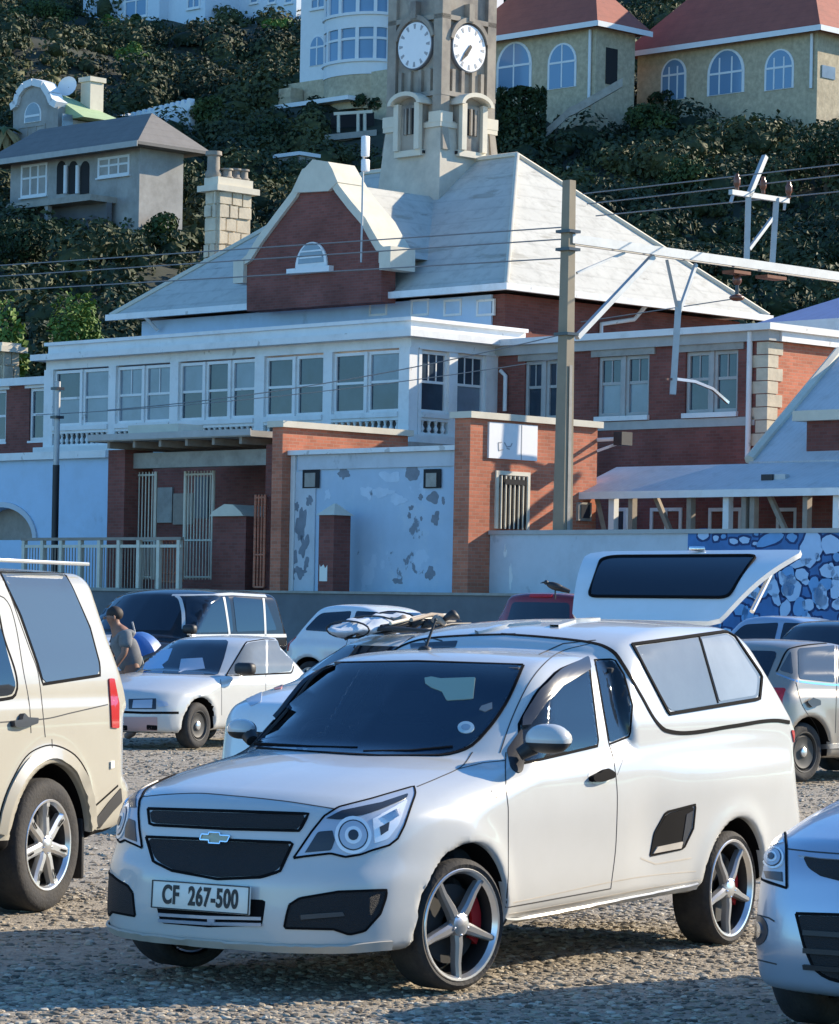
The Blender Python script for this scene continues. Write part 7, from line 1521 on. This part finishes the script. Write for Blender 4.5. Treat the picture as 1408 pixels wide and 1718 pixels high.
c.patch('fog_lamp_glass', 'chrome', [(1270+10*math.cos(a), 1561+16*math.sin(a)) for a in np.linspace(0, 6.28, 16, endpoint=False)], off=0.009, mirror=True, rings=3)
c.gaps([[(1318, 1424), (1360, 1429), (1480, 1438)], [(1266, 1470), (1290, 1482), (1320, 1491)], [(1256, 1594), (1270, 1610), (1304, 1618)], [(1270, 1535), (1290, 1540), (1300, 1546)]], w=0.008)
c.patch('windscreen', 'tint_glass', [(-0.62, 1.04), (0.62, 1.04), (0.52, 1.36, .05), (-0.52, 1.36, .05)], rf=c.frontray, off=0.004)
for sg in (1, -1): c.patch('side_window', 'tint_glass', [(-0.95, 1.02), (-2.6, 1.05), (-2.4, 1.34, .06), (-1.35, 1.36, .05)], rf=c.sideray(sg), off=0.004)
lw(c, 2.5, 0.30, 0.20, 'cap')
# ---- helper: glazing and lamps for cars of which only a little shows
def basics(c, wb, rear, belt, roof, scr=-0.55, tint='tint_glass', mirror='black_plastic', front=True, tail='hatch', lamps=True, hood=0.98):
    e = -(wb+rear)
    c.patch('windscreen', tint, [(-0.62, hood+0.05), (0.62, hood+0.05), (0.54, roof-0.12, .06), (-0.54, roof-0.12, .06)], rf=c.frontray, off=0.004)
    if tail == 'suv': rq = [(-0.58, belt+0.08, .04), (0.58, belt+0.08, .04), (0.52, roof-0.16, .06), (-0.52, roof-0.16, .06)]
    else: rq = [(-0.55, belt+0.10, .04), (0.55, belt+0.10, .04), (0.48, roof-0.12, .06), (-0.48, roof-0.12, .06)]
    c.patch('rear_window', tint, rq, rf=c.rearray, off=0.004)
    me_ = (scr-0.4+e+0.6)/2
    for sg in (1, -1):
        rf = c.sideray(sg)
        c.patch('side_window', tint, [(scr-0.40, belt+0.07, .03), (me_+0.04, belt+0.09, .02), (me_+0.02, roof-0.11, .03), (scr-0.78, roof-0.12, .10)], rf=rf, off=0.004)
        c.patch('side_window', tint, [(me_-0.05, belt+0.09, .02), (e+0.55, belt+0.12, .05), (e+0.75, roof-0.15, .10), (me_-0.07, roof-0.11, .03)], rf=rf, off=0.004)
        mb = MB(); c.strip_geo(mb, [(scr-0.33, 0.36), (scr-0.36, belt), (scr-0.40, belt+0.05)], 0.008, rf=rf); c.strip_geo(mb, [(me_, 0.34), (me_, belt+0.05)], 0.008, rf=rf); mb.build('door_gap', 'gap', c.root)
        c.patch('door_handle', 'lamp_dark', [(me_+0.08, belt-0.10, .02), (me_+0.26, belt-0.10, .02), (me_+0.26, belt-0.06, .02), (me_+0.08, belt-0.06, .02)], rf=rf, off=0.02, rings=2, dens=20)
        if mirror: mx = c.W @ Matrix.Translation((scr-0.30, sg*(0.83+0.10), belt+0.12)); MB().rbox(0.14, 0.20, 0.13, 0.045, mx).build('door_mirror', mirror, c.root, 50)
    if lamps:
        for sg in (1, -1):
            c.patch('headlight', 'lamp_house', [(sg*0.40, 0.62, .03), (sg*0.72, 0.66, .03), (sg*0.76, 0.78, .03), (sg*0.44, 0.74, .03)], rf=c.frontray, off=0.006, rings=4)
            c.patch('tail_lamp', 'red_plastic', [(sg*0.60, 0.72, .02), (sg*0.78, 0.72, .02), (sg*0.76, 0.95, .03), (sg*0.62, 0.95, .02)], rf=c.rearray, off=0.008, rings=4)
        c.patch('front_grille', 'grille_mesh', [(-0.36, 0.62, .03), (0.36, 0.62, .03), (0.34, 0.72, .03), (-0.34, 0.72, .03)], rf=c.frontray, off=0.004)
        c.patch('bumper_intake', 'grille_mesh', [(-0.5, 0.32, .04), (0.5, 0.32, .04), (0.46, 0.44, .04), (-0.46, 0.44, .04)], rf=c.frontray, off=0.004)
# ---- white hatchback at the left, middle distance
hd = -119.0
WS = Car('small_car', 'older white three door car with its bonnet towards us, left of the pickup', 'car', car_at(atZ(329, 1256, 0), hd, 0, 0.76), hd, 'white cars parked in the rows')
WS.shape(hatch('white_paint', wb=2.4, front=0.78, rear=0.75, half=0.83, hood=0.92, roof=1.37, belt=0.88, R=0.28, nose=0.66, tail='sedan', step=0.035))
c = WS
c.patch('windscreen', 'tint_glass', [(207, 1127, 5), (249, 1086), (268, 1074, 4), (384, 1074, 4), (376, 1105), (366, 1133, 6), (290, 1131)], off=0.004)
c.patch('side_window', 'canopy_glass', [(381, 1132, 4), (414, 1079, 8), (446, 1074), (446, 1130)], mirror=True); c.patch('side_window', 'canopy_glass', [(450, 1130), (450, 1074), (478, 1076, 5), (496, 1096, 6), (488, 1126, 4)], mirror=True)
c.strip('window_seal', 'gap', [(379, 1134), (413, 1077), (446, 1072), (480, 1074), (498, 1096), (490, 1129)], 0.02, closed=True, n=60)
c.patch('screen_reflection', mat('painted blue screen reflection', (0.35, 0.50, 0.68), rough=0.5), [(240, 1124), (250, 1096), (290, 1088), (282, 1108), (272, 1116), (276, 1122)], off=0.007, rings=4)  # blue reflection painted on the windscreen as a patch
c.patch('dash_paper', 'lamp_house', [(300, 1128), (304, 1106), (340, 1104), (344, 1122)], off=0.006, rings=3)
c.patch('headlight', 'lamp_house', [(196, 1180), (213, 1182), (213, 1191), (196, 1190)], off=0.006, rings=3); c.patch('headlight', 'lamp_house', [(262, 1174, 3), (280, 1178), (284, 1184, 3), (266, 1187)], off=0.006, rings=3)
c.patch('front_grille', 'lamp_dark', [(216, 1173), (262, 1172), (262, 1190), (216, 1190)], off=0.004); c.patch('grille_badge', 'lamp_house', [(224, 1175), (256, 1174), (255, 1188), (222, 1188)], off=0.007, rings=3)
c.strip('bumper_trim', 'gap', [(190, 1194), (240, 1196), (300, 1196)], 0.03)
c.patch('bumper_plate', mat('bumper panel with painted red reflection', (0.42, 0.28, 0.27), rough=0.5), [(208, 1203), (264, 1203), (264, 1226), (208, 1226)], off=0.005, rings=3)  # reddish reflection put into the panel colour
for x in (196, 246): c.patch('fog_hole', 'gap', [(x, 1216, 2), (x+18, 1217, 2), (x+18, 1225, 2), (x, 1224, 2)], off=0.005, rings=3)
c.gaps([[(370, 1140), (372, 1160), (372, 1200)], [(446, 1132), (446, 1170)]], w=0.01, mirror=False)
mx = c.W @ Matrix.Translation((-0.80, 0.94, 0.97)); MB().rbox(0.16, 0.26, 0.15, 0.05, mx).build('door_mirror', 'black_plastic', c.root, 50)
lw(c, 2.4, 0.28, 0.18, 'steel')  # dark rims and discs, arch shadow put into their colour
# ---- dark off-roader behind it
hd = -120.0; Fv, Lv = lvec(hd); Pm = atY(253, 980, 46.5)
RR = Car('offroad_car', 'black off-road car with painted sky glare behind the older white car, below the entrance shelter', 'car', car_at(Pm, hd, -1.12, 0), hd, z=float(gz(47)))
_rs = hatch('black_paint', wb=2.7, front=0.85, rear=0.9, half=0.95, hood=1.16, roof=1.82, belt=1.12, R=0.37, nose=0.98, tail='suv', step=0.04, scr=-0.45)
_rs['tops'][0]['width'] = [(1.0, 0.93), (1.15, 0.915), (1.6, 0.84), (1.82, 0.79), (2.0, 0.77)]; _rs['tops'][0]['round'] = 0.05
RR.shape(_rs)
c = RR
basics(c, 2.7, 0.9, 1.12, 1.82, -0.45, tint='tint_glass', hood=1.16, tail='suv')
GLARE = mat('painted sky glare on pillars', (0.50, 0.51, 0.50), rough=0.3, coat=0.4)  # pale strips stand in for sky glare on the black paint
for q in ([(-0.80, 1.15), (-1.20, 1.70)], [(-1.78, 1.14), (-1.76, 1.70)], [(-2.72, 1.14), (-2.80, 1.70)], [(-1.20, 1.71), (-2.0, 1.745), (-2.9, 1.73)], [(-0.80, 1.14), (-1.8, 1.15), (-3.3, 1.16)]): c.strip('pillar_glare', GLARE, q, 0.05, rf=c.sideray(1), off=0.008)
c.patch('bonnet_glare', mat('painted sky glare on bonnet', (0.55, 0.58, 0.60), rough=0.3, coat=0.4), [(0.60, -0.55, .1), (0.60, 0.62, .1), (-0.30, 0.70, .05), (-0.30, -0.62, .05)], rf=c.topray, off=0.006)  # sky reflection on the black bonnet put into the colour
lw(c, 2.7, 0.37, 0.24, 'cap', 0.82, 0.24)
# ---- white hatchback seen side on
hd = -37.0
WH = Car('hatchback_car', 'white rounded hatchback seen from its shaded flank behind the roof load', 'car', car_at(atY(489, 1045, 51), hd, -3.15, -0.45), hd, 'white cars parked in the rows', z=float(gz(51)))
WH.shape(hatch('offwhite_paint', step=0.04, roof=1.47)); basics(WH, 2.5, 0.68, 0.93, 1.47); lw(WH, 2.5, 0.29, 0.19, 'cap')
# ---- car directly behind the pickup, carrying a load
hd = -121.0; Fv, Lv = lvec(hd)
BC = Car('estate_car', 'pale car with a load on its roof directly behind the pickup', 'car', (-0.66, 26.35), hd)
BC.shape(hatch('offwhite_paint', step=0.035, roof=1.52, wb=2.6, rear=0.9, half=0.84, hood=1.14, belt=1.08, nose=0.90, scr=-0.2))
c = BC; basics(c, 2.6, 0.9, 1.05, 1.52, lamps=False, hood=1.14, scr=-0.2, mirror=None)
c.patch('headlight', 'lamp_house', [(412, 1172, 4), (424, 1158), (440, 1160), (438, 1178), (420, 1186, 4)], off=0.006, mirror=True); c.patch('indicator', mat('salmon indicator lens', (0.55, 0.20, 0.16), rough=0.3), [(456, 1140, 4), (470, 1132, 4), (478, 1142), (472, 1156), (460, 1158, 4)], off=0.008, mirror=True)
c.patch('front_grille', 'grille_mesh', [(-0.36, 0.62, .03), (0.36, 0.62, .03), (0.34, 0.72, .03), (-0.34, 0.72, .03)], rf=c.frontray, off=0.004)
lw(c, 2.6, 0.29, 0.19, 'cap')
def onroof(px, py, Y, dz=0.0): p = atY(px, py, Y); p[2] += dz; return p
SB = empty('surfboard_bag', onroof(600, 1062, 27.2), 0, 'white and grey board bag strapped on the roof of the pale car', 'board bag')
A_, B_ = onroof(556, 1062, 27.0), onroof(690, 1034, 28.0); d = B_-A_; Lg = np.linalg.norm(d); d /= Lg; sd_ = np.cross(d, [0, 0, 1]); sd_ /= np.linalg.norm(sd_); up_ = np.cross(sd_, d)
mb = MB(); mb.ball((0, 0, 0), (Lg*0.5, 0.24, 0.06), 28, 14, lambda x, y, z: (A_+B_)/2+d*x+sd_*y*(1-0.3*(x/Lg*2)**2)+up_*(z+0.012*math.sin(x*31)+0.01*math.sin(x*17+y*20))); mb.build('bag', mat('pale board bag', (0.55, 0.60, 0.64), rough=0.7, var=0.2, vscale=6), SB, 60)
for t in (0.2, 0.5, 0.78):
    ce = A_+d*Lg*t; w = 0.27*math.sqrt(max(0.05, 1-((t-0.5)*2)**2)); MB().tube([ce+sd_*w*math.cos(a)+up_*0.072*math.sin(a) for a in np.linspace(0, 2*math.pi, 18)], 0.008, 6).build('strap', 'black_plastic', SB, 60)
RK = empty('roof_rack', onroof(690, 1060, 27.6), 0, 'roof bars holding bundled poles and dark straps on the pale car', 'roof rack')
for (x0, y0, x1, y1, r, m) in ((600, 1068, 700, 1038, 0.02, 'timber'), (615, 1062, 740, 1036, 0.018, 'gate_paint'), (640, 1052, 772, 1044, 0.022, 'black_plastic'), (655, 1046, 765, 1032, 0.016, 'gate_paint'), (690, 1040, 756, 1034, 0.018, 'timber'), (580, 1072, 640, 1050, 0.014, 'black_plastic'), (700, 1060, 812, 1046, 0.014, 'black_plastic')):
    a, b = onroof(x0, y0, 27.2), onroof(x1, y1, 28.0); mid_ = (a+b)/2+(0, 0, 0.03); MB().tube([a, mid_, b], r, 7).build('bundled_pole', m, RK, 60)
for k, (x, y) in enumerate(((668, 1040), (700, 1046), (735, 1042), (757, 1034), (645, 1050), (720, 1050))):
    p = onroof(x, y, 27.5); MB().ball(p, (0.075, 0.06, 0.04), 9, 6, lambda X, Y, Z: (X, Y, Z+0.02*math.sin(X*40+k))).build('strap_knot', 'black_plastic' if k % 2 else 'timber', RK, 60)
for y_ in (-0.9, -1.7): MB().tube([c.loc([(y_, -0.6, 1.52)])[0], c.loc([(y_, 0, 1.55)])[0], c.loc([(y_, 0.6, 1.52)])[0]], 0.018, 6).build('rack_bar', 'black_plastic', RK, 60)
# ---- silver people carrier with open tailgate
hd = -121.5; Fv, Lv = lvec(hd); Ch = np.array([1.91, 27.5, 1.66])
TG = Car('family_car', 'silver white family car with its tailgate raised, behind the pickup canopy', 'car', car_at(Ch, hd, -3.35, 0), hd)
TG.shape(hatch('offwhite_paint', wb=2.7, rear=0.85, half=0.86, hood=1.05, roof=1.60, belt=1.0, tail='suv', step=0.04)); basics(TG, 2.7, 0.85, 1.0, 1.60, hood=1.05); lw(TG, 2.7, 0.31, 0.2, 'cap')
def tgp(px, py, yl, ext): return None
H0, H1 = Ch+Lv*(-0.72), Ch+Lv*0.66
T0, T1 = atY(985, 925, 28.55), atY(1352, 922, 27.65)
nrm = np.cross(H1-H0, T0-H0); nrm /= np.linalg.norm(nrm); nrm *= -1 if nrm[1] > 0 else 1
def tg(u, v, e=0.0): return (H0*(1-u)+H1*u)*(1-v)+(T0*(1-u)+T1*u)*v+nrm*(e+0.07*math.sin(math.pi*v)*1.0)
def tgrid(poly, e0, e1, n=10):
    O = rpoly(poly); cen = O.mean(0); P2 = np.vstack([O, O[:1]]); Ls = np.r_[0, np.cumsum(np.linalg.norm(np.diff(P2, axis=0), axis=1))]; s = np.linspace(0, Ls[-1], 56, endpoint=False); O = np.stack([np.interp(s, Ls, P2[:, 0]), np.interp(s, Ls, P2[:, 1])], 1); mb = MB(); V = []; rg = 6; k = len(O)
    for e in (e1, e0):
        for r in range(rg): V += [tg(*(cen+(q-cen)*(1-r/rg)), e) for q in O]
        V.append(tg(*cen, e))
    F = []
    for b in (0, rg*k+1):
        for r in range(rg-1): F += [(b+r*k+j, b+r*k+(j+1) % k, b+(r+1)*k+(j+1) % k, b+(r+1)*k+j) for j in range(k)]
        F += [(b+(rg-1)*k+j, b+(rg-1)*k+(j+1) % k, b+rg*k) for j in range(k)]
    F += [(j, rg*k+1+j, rg*k+1+(j+1) % k, (j+1) % k) for j in range(k)]
    return mb.add(V, F)
tgo = tgrid([(0, 0, .06), (1, 0, .06), (1.0, 1.0, .05), (0, 1, .12)], -0.05, 0.0).build('tailgate', 'silver_paint' if False else 'offwhite_paint', TG.root, 45, fix=True)
tgrid([(0.10, 0.26, .05), (0.93, 0.26, .06), (0.82, 0.86, .05), (0.10, 0.86, .10)], 0.001, 0.012).build('tailgate_window', 'tint_glass', tgo, 45, fix=True)
mb = MB(); pts = [tg(*q, 0.014) for q in rpoly([(0.095, 0.25, .05), (0.94, 0.25, .06), (0.83, 0.87, .05), (0.095, 0.87, .10)])]; mb.tube(pts+[pts[0]], 0.014, 5); mb.build('window_seal', 'gap', tgo, 60)
MB().rbox(0.14, 0.05, 0.04, 0.012, Matrix.Translation(tg(0.52, 0.98, 0.03))).build('tailgate_latch', 'chrome', tgo, 40)
MB().tube([atY(1296, 958, 27.6), atY(1262, 1026, 27.3)], 0.022, 8).build('gas_strut', 'alloy', TG.root, 60)
# ---- grey hatchback at right
hd = 46.0
GH = Car('hatchback_car', 'grey beige hatchback in sun at the right edge behind the pickup tail', 'car', car_at(atZ(1350, 1312, 0), hd, -2.5, -0.80), hd)
GH.shape(hatch('grey_paint', step=0.032, roof=1.49, half=0.86, belt=0.98, R=0.31)); c = GH
c.patch('side_window', 'grey_glass', [(1308, 1125, 4), (1327, 1092, 4), (1331, 1131, 3)], off=0.004); c.patch('side_window', 'grey_glass', [(1339, 1088, 5), (1400, 1083), (1400, 1145), (1341, 1139, 4)], off=0.004); c.patch('side_window', 'grey_glass', [(1407, 1083), (1500, 1090), (1500, 1150), (1407, 1146)], off=0.004)
c.strip('window_seal', 'gap', [(1303, 1127), (1326, 1088), (1400, 1079), (1500, 1086)], 0.02); c.strip('window_trim', 'chrome', [(1303, 1130), (1340, 1143), (1400, 1149), (1500, 1154)], 0.022)
c.patch('door_handle', 'lamp_dark', [(1351, 1177, 3), (1362, 1171), (1374, 1175, 3), (1374, 1183), (1360, 1188, 3)], off=0.03)
c.strip('side_trim', 'alloy', [(1379, 1253), (1408, 1251), (1500, 1246)], 0.05, off=0.012)
c.gaps([[(1404, 1080), (1404, 1150), (1402, 1230)], [(1336, 1145), (1345, 1180), (1372, 1225), (1378, 1255)]], w=0.012, mirror=False)
basics_r = c.patch('rear_window', 'tint_glass', [(-0.55, 1.05, .04), (0.55, 1.05, .04), (0.48, 1.36, .06), (-0.48, 1.36, .06)], rf=c.rearray, off=0.004)
for sg in (1, -1): c.patch('tail_lamp', 'red_plastic', [(sg*0.62, 0.75, .02), (sg*0.8, 0.75, .02), (sg*0.78, 0.98, .03), (sg*0.64, 0.98, .02)], rf=c.rearray, off=0.008, rings=4)
lw(c, 2.5, 0.31, 0.21, 'steel')
# ---- red rear, dark car at right, second dark car
hd = 58.0
RC = Car('suv_car', 'dark red off-road car whose roof shows left of the raised tailgate', 'car', car_at(atY(905, 1000, 52), hd, -3.2, 0), hd, z=float(gz(52)))
RC.shape(hatch('red_paint', wb=2.6, rear=0.85, half=0.9, hood=1.1, roof=1.68, belt=1.08, tail='suv', step=0.045, R=0.34)); basics(RC, 2.6, 0.85, 1.08, 1.68, tail='suv', hood=1.1); lw(RC, 2.6, 0.34, 0.22, 'cap')
RC.patch('high_brake_lamp', 'red_plastic', [(-0.2, 1.60), (0.2, 1.60), (0.2, 1.635), (-0.2, 1.635)], rf=RC.rearray, off=0.02, rings=2)
hd = -35.0
DK = Car('saloon_car', 'dark car with pale roof edge before the blue mural', 'car', car_at(atY(1262, 1046, 50), hd, -2.3, -0.6), hd, z=float(gz(50)))
DK.shape(hatch('silver_paint', step=0.045, roof=1.46)); basics(DK, 2.5, 0.68, 0.93, 1.46); lw(DK, 2.5, 0.29, 0.19, 'cap')
hd = -118.0
DK2 = Car('dark_car', 'dark car nose on at the right edge behind the grey hatchback', 'car', car_at(atY(1376, 1030, 48), hd, -1.0, 0), hd, z=float(gz(48)))
DK2.shape(hatch('black_paint', step=0.045, roof=1.50)); basics(DK2, 2.5, 0.68, 0.93, 1.50); lw(DK2, 2.5, 0.29, 0.19, 'cap')

# ------------------------------------------------------------------ person, umbrella, bird
def skin_body(name, nodes, edges, m, parent, sub=2, root=0):
    me = bpy.data.meshes.new(name); me.from_pydata([n[:3] for n in nodes], edges, []); o = bpy.data.objects.new(name, me); COL.objects.link(o)
    md = o.modifiers.new('skin', 'SKIN'); md.use_smooth_shade = True
    for i, v in enumerate(me.skin_vertices[0].data): r = nodes[i][3]; v.radius = (r, r) if not hasattr(r, '__len__') else r; v.use_root = (i == root)
    s = o.modifiers.new('sub', 'SUBSURF'); s.levels = s.render_levels = sub
    bpy.context.view_layer.update(); dg = bpy.context.evaluated_depsgraph_get(); m2 = bpy.data.meshes.new_from_object(o.evaluated_get(dg)); bpy.data.objects.remove(o); m2.shade_smooth()
    m2.materials.clear(); m2.materials.append(m); q = bpy.data.objects.new(name, m2); COL.objects.link(q); q.parent = parent; return q
pp = atY(222, 1090, 42.0); pp[2] = 0.0
PE = empty('person', pp, math.radians(200), 'person in a grey T-shirt stooping beside the older white car, arm lowered', 'person')
SKIN = mat('bare skin', (0.26, 0.13, 0.085), rough=0.6); CL = mat('grey T-shirt', (0.16, 0.165, 0.17), rough=0.9, var=0.25, vscale=7); TR = mat('dark trousers', (0.03, 0.035, 0.05), rough=0.9); HA_ = mat('dark brown hair', (0.025, 0.016, 0.012), rough=0.7)  # skin is one even colour
# local frame: x forward
nodes = [(0, 0, 0.92, .135), (0.05, 0, 1.10, .135), (0.13, 0, 1.28, .145), (0.19, 0, 1.40, .09), (0.23, 0, 1.47, .055), (0.27, 0, 1.56, .10), (0.28, 0, 1.63, .085),
         (0.14, 0.17, 1.36, .07), (0.16, 0.23, 1.12, .045), (0.30, 0.22, 0.92, .035), (0.35, 0.21, 0.84, .04),
         (0.14, -0.17, 1.36, .07), (0.18, -0.23, 1.12, .045), (0.34, -0.20, 0.94, .035), (0.40, -0.19, 0.87, .04),
         (0, 0.09, 0.82, .10), (0.03, 0.10, 0.48, .065), (-0.02, 0.10, 0.09, .045), (0.10, 0.10, 0.04, .04),
         (0, -0.09, 0.82, .10), (0.0, -0.10, 0.48, .065), (-0.06, -0.10, 0.09, .045), (0.06, -0.10, 0.04, .04)]
edges = [(0, 1), (1, 2), (2, 3), (3, 4), (4, 5), (5, 6), (3, 7), (7, 8), (8, 9), (9, 10), (3, 11), (11, 12), (12, 13), (13, 14), (0, 15), (15, 16), (16, 17), (17, 18), (0, 19), (19, 20), (20, 21), (21, 22)]
skin_body('body', nodes, edges, SKIN, PE)
sh = [(0, 0, 0.86, .185), (0.05, 0, 1.10, .178), (0.13, 0, 1.28, .188), (0.18, 0, 1.40, .125), (0.14, 0.17, 1.36, .105), (0.15, 0.225, 1.17, .085), (0.14, -0.17, 1.36, .105), (0.165, -0.225, 1.17, .085)]
skin_body('t_shirt', sh, [(0, 1), (1, 2), (2, 3), (3, 4), (4, 5), (3, 6), (6, 7)], CL, PE)
tr = [(0, 0, 0.92, .17), (0, 0.09, 0.80, .13), (0.03, 0.10, 0.48, .08), (-0.02, 0.10, 0.12, .065), (0, -0.09, 0.80, .13), (0.0, -0.10, 0.48, .08), (-0.06, -0.10, 0.12, .065)]
skin_body('trousers', tr, [(0, 1), (1, 2), (2, 3), (0, 4), (4, 5), (5, 6)], TR, PE)
MB().ball((0.265, 0, 1.615), (0.118, 0.098, 0.10), 16, 10, lambda x, y, z: PE.matrix_basis @ Vector((x-0.02 if x < 0.3 else x-0.03, y, max(z, 1.54)))).build('hair', HA_, PE, 60)
for sg in (1, -1):
    MB().ball((0.275, sg*0.098, 1.565), (0.02, 0.014, 0.032), 8, 6, lambda x, y, z: PE.matrix_basis @ Vector((x, y, z))).build('ear', SKIN, PE, 60)
    for k in range(5):
        hx, hy, hz_ = (0.36, 0.21, 0.83) if sg > 0 else (0.41, -0.19, 0.86)
        o_ = Vector((hx, hy+sg*0.0+(k-2)*0.013*(1 if k else 2), hz_)); L = (0.05, 0.07, 0.075, 0.07, 0.055)[k]
        MB().tube([PE.matrix_basis @ o_, PE.matrix_basis @ (o_+Vector((L*0.4, 0, -L*0.4))), PE.matrix_basis @ (o_+Vector((L*0.5, 0, -L)))], [0.010, 0.009, 0.007], 7).build('thumb' if k == 0 else 'finger', SKIN, PE, 60)
MB().ball((0.375, 0, 1.56), (0.02, 0.015, 0.022), 8, 6, lambda x, y, z: PE.matrix_basis @ Vector((x, y, z))).build('nose', SKIN, PE, 60)
# blue beach umbrella
up = atY(236, 1098, 43.0); UM = empty('beach_umbrella', (up[0], up[1], 0), 0, 'open blue umbrella leaning behind the person in grey', 'umbrella')
mxu = Matrix.Translation(up) @ Matrix.Rotation(math.radians(-14), 4, 'Y') @ Matrix.Rotation(math.radians(18), 4, 'X')
M['umbrella_blue'] = mat('blue nylon', (0.05, 0.15, 0.40), rough=0.5, var=0.1)
for k in range(8):
    a0, a1 = 2*math.pi*k/8, 2*math.pi*(k+1)/8; V = []
    for i in range(7):
        t = i/6*math.pi*0.42
        for j in range(5):
            a = a0+(a1-a0)*j/4; sc = 1-0.06*math.sin(math.pi*j/4)*i/6; V.append(mxu @ Vector((0.30*math.sin(t)*sc*math.cos(a), 0.30*math.sin(t)*sc*math.sin(a), 0.32*math.cos(t)-0.02)))
    MB().add(V, [(i*5+j, i*5+j+1, i*5+6+j, i*5+5+j) for i in range(6) for j in range(4)]).build('umbrella_panel', 'umbrella_blue', UM, 60)
MB().tube([mxu @ Vector((0, 0, 0.46)), mxu @ Vector((0, 0, -0.95))], 0.012, 8).build('umbrella_shaft', 'steel', UM, 60)
# bird on the wall behind the red car
bp_ = atY(932, 984, 50.5); BD = None
mb = MB(); mb.ball((0, 0, 0), (0.19, 0.08, 0.085), 14, 8, lambda x, y, z: bp_+0.75*np.array([x, y*(1-abs(x)*1.5), z-0.25*x])); mb.ball((0.17, 0, 0), 0.05, 8, 6, lambda x, y, z: bp_+0.75*np.array([x*-1-0.02, y, z+0.08]))
mb.tube([bp_+(-0.18, 0, 0.06), bp_+(-0.235, 0, 0.045)], [0.015, 0.003], 5); mb.tube([bp_+(0.09, 0, -0.03), bp_+(0.225, 0, -0.075)], [0.05, 0.03], 6); mb.tube([bp_+(0, 0, -0.06), bp_+(0, 0, -0.2)], 0.012, 5)
bd = mb.build('bird', 'black_plastic', None, 60); tag(bd, 'dark bird perched on the roof edge of the dark red car', 'bird')
# ------------------------------------------------------------------ loose gravel on the car park
def stones(n, Y0, Y1, s0, s1, rng, sub):
    Y = (rng.random(n)*(Y1**2-Y0**2)+Y0**2)**0.5; X = (rng.random(n)-0.5)*0.275*Y
    ok = (vnoise(X/0.8+Y*0.15, Y/2.0, 3)+0.25*vnoise(X/0.2, Y/0.3, 4) > 0.42) | (rng.random(n) < 0.35); X, Y = X[ok], Y[ok]; n = len(X)
    if sub:
        t = (1+5**0.5)/2; B = np.array([(-1, t, 0), (1, t, 0), (-1, -t, 0), (1, -t, 0), (0, -1, t), (0, 1, t), (0, -1, -t), (0, 1, -t), (t, 0, -1), (t, 0, 1), (-t, 0, -1), (-t, 0, 1)])/1.9
        Fb = np.array([(0, 11, 5), (0, 5, 1), (0, 1, 7), (0, 7, 10), (0, 10, 11), (1, 5, 9), (5, 11, 4), (11, 10, 2), (10, 7, 6), (7, 1, 8), (3, 9, 4), (3, 4, 2), (3, 2, 6), (3, 6, 8), (3, 8, 9), (4, 9, 5), (2, 4, 11), (6, 2, 10), (8, 6, 7), (9, 8, 1)])
    else:
        B = np.array([(1, 0, 0), (-1, 0, 0), (0, 1, 0), (0, -1, 0), (0, 0, 1), (0, 0, -1.0)]); Fb = np.array([(0, 2, 4), (2, 1, 4), (1, 3, 4), (3, 0, 4), (2, 0, 5), (1, 2, 5), (3, 1, 5), (0, 3, 5)])
    s = s0+(s1-s0)*rng.random(n)**3.0
    V = B[None]*(1+rng.uniform(-0.28, 0.28, (n, len(B), 3))); sc = np.stack([s*rng.uniform(0.8, 1.5, n), s*rng.uniform(0.8, 1.5, n), s*rng.uniform(0.28, 0.55, n)], 1); V = V*sc[:, None]
    a = rng.random(n)*6.28; c, s_ = np.cos(a)[:, None], np.sin(a)[:, None]; Vx = V[..., 0]*c-V[..., 1]*s_; Vy = V[..., 0]*s_+V[..., 1]*c
    P = np.stack([Vx+X[:, None], Vy+Y[:, None], V[..., 2]+(gzz(X, Y)-0.012+sc[:, 2]*0.3)[:, None]], -1).reshape(-1, 3)
    return P, (Fb[None]+(np.arange(n)*len(B))[:, None, None]).reshape(-1, 3)
def stone_mat():
    m = bpy.data.materials.new('gravel stones'); m.use_nodes = True; n, l = nt(m); p = n['Principled BSDF']; p.inputs['Roughness'].default_value = 0.9
    g = n.new('ShaderNodeNewGeometry'); r = n.new('ShaderNodeValToRGB'); l.new(g.outputs['Random Per Island'], r.inputs[0]); e = r.color_ramp.elements
    e[0].color = (0.075, 0.066, 0.054, 1); e[1].color = (0.48, 0.44, 0.365, 1); e[0].position = 0; e[1].position = 1
    for ps, cl in ((0.25, (0.20, 0.168, 0.125)), (0.6, (0.33, 0.275, 0.20)), (0.85, (0.42, 0.365, 0.275))): q = e.new(ps); q.color = (*cl, 1)
    l.new(r.outputs[0], p.inputs['Base Color']); return m
gs = stone_mat(); rg = np.random.default_rng(5)
for nm, a in (('gravel', (36000, 12.6, 19.5, 0.004, 0.024, rg, True)), ('gravel', (38000, 19.5, 46, 0.007, 0.032, rg, False))):
    V, F = stones(*a); o = cloud_obj(nm, V, F, gs); o['kind'] = 'stuff'; tag(o, 'loose tan and grey gravel of the car park', 'gravel')
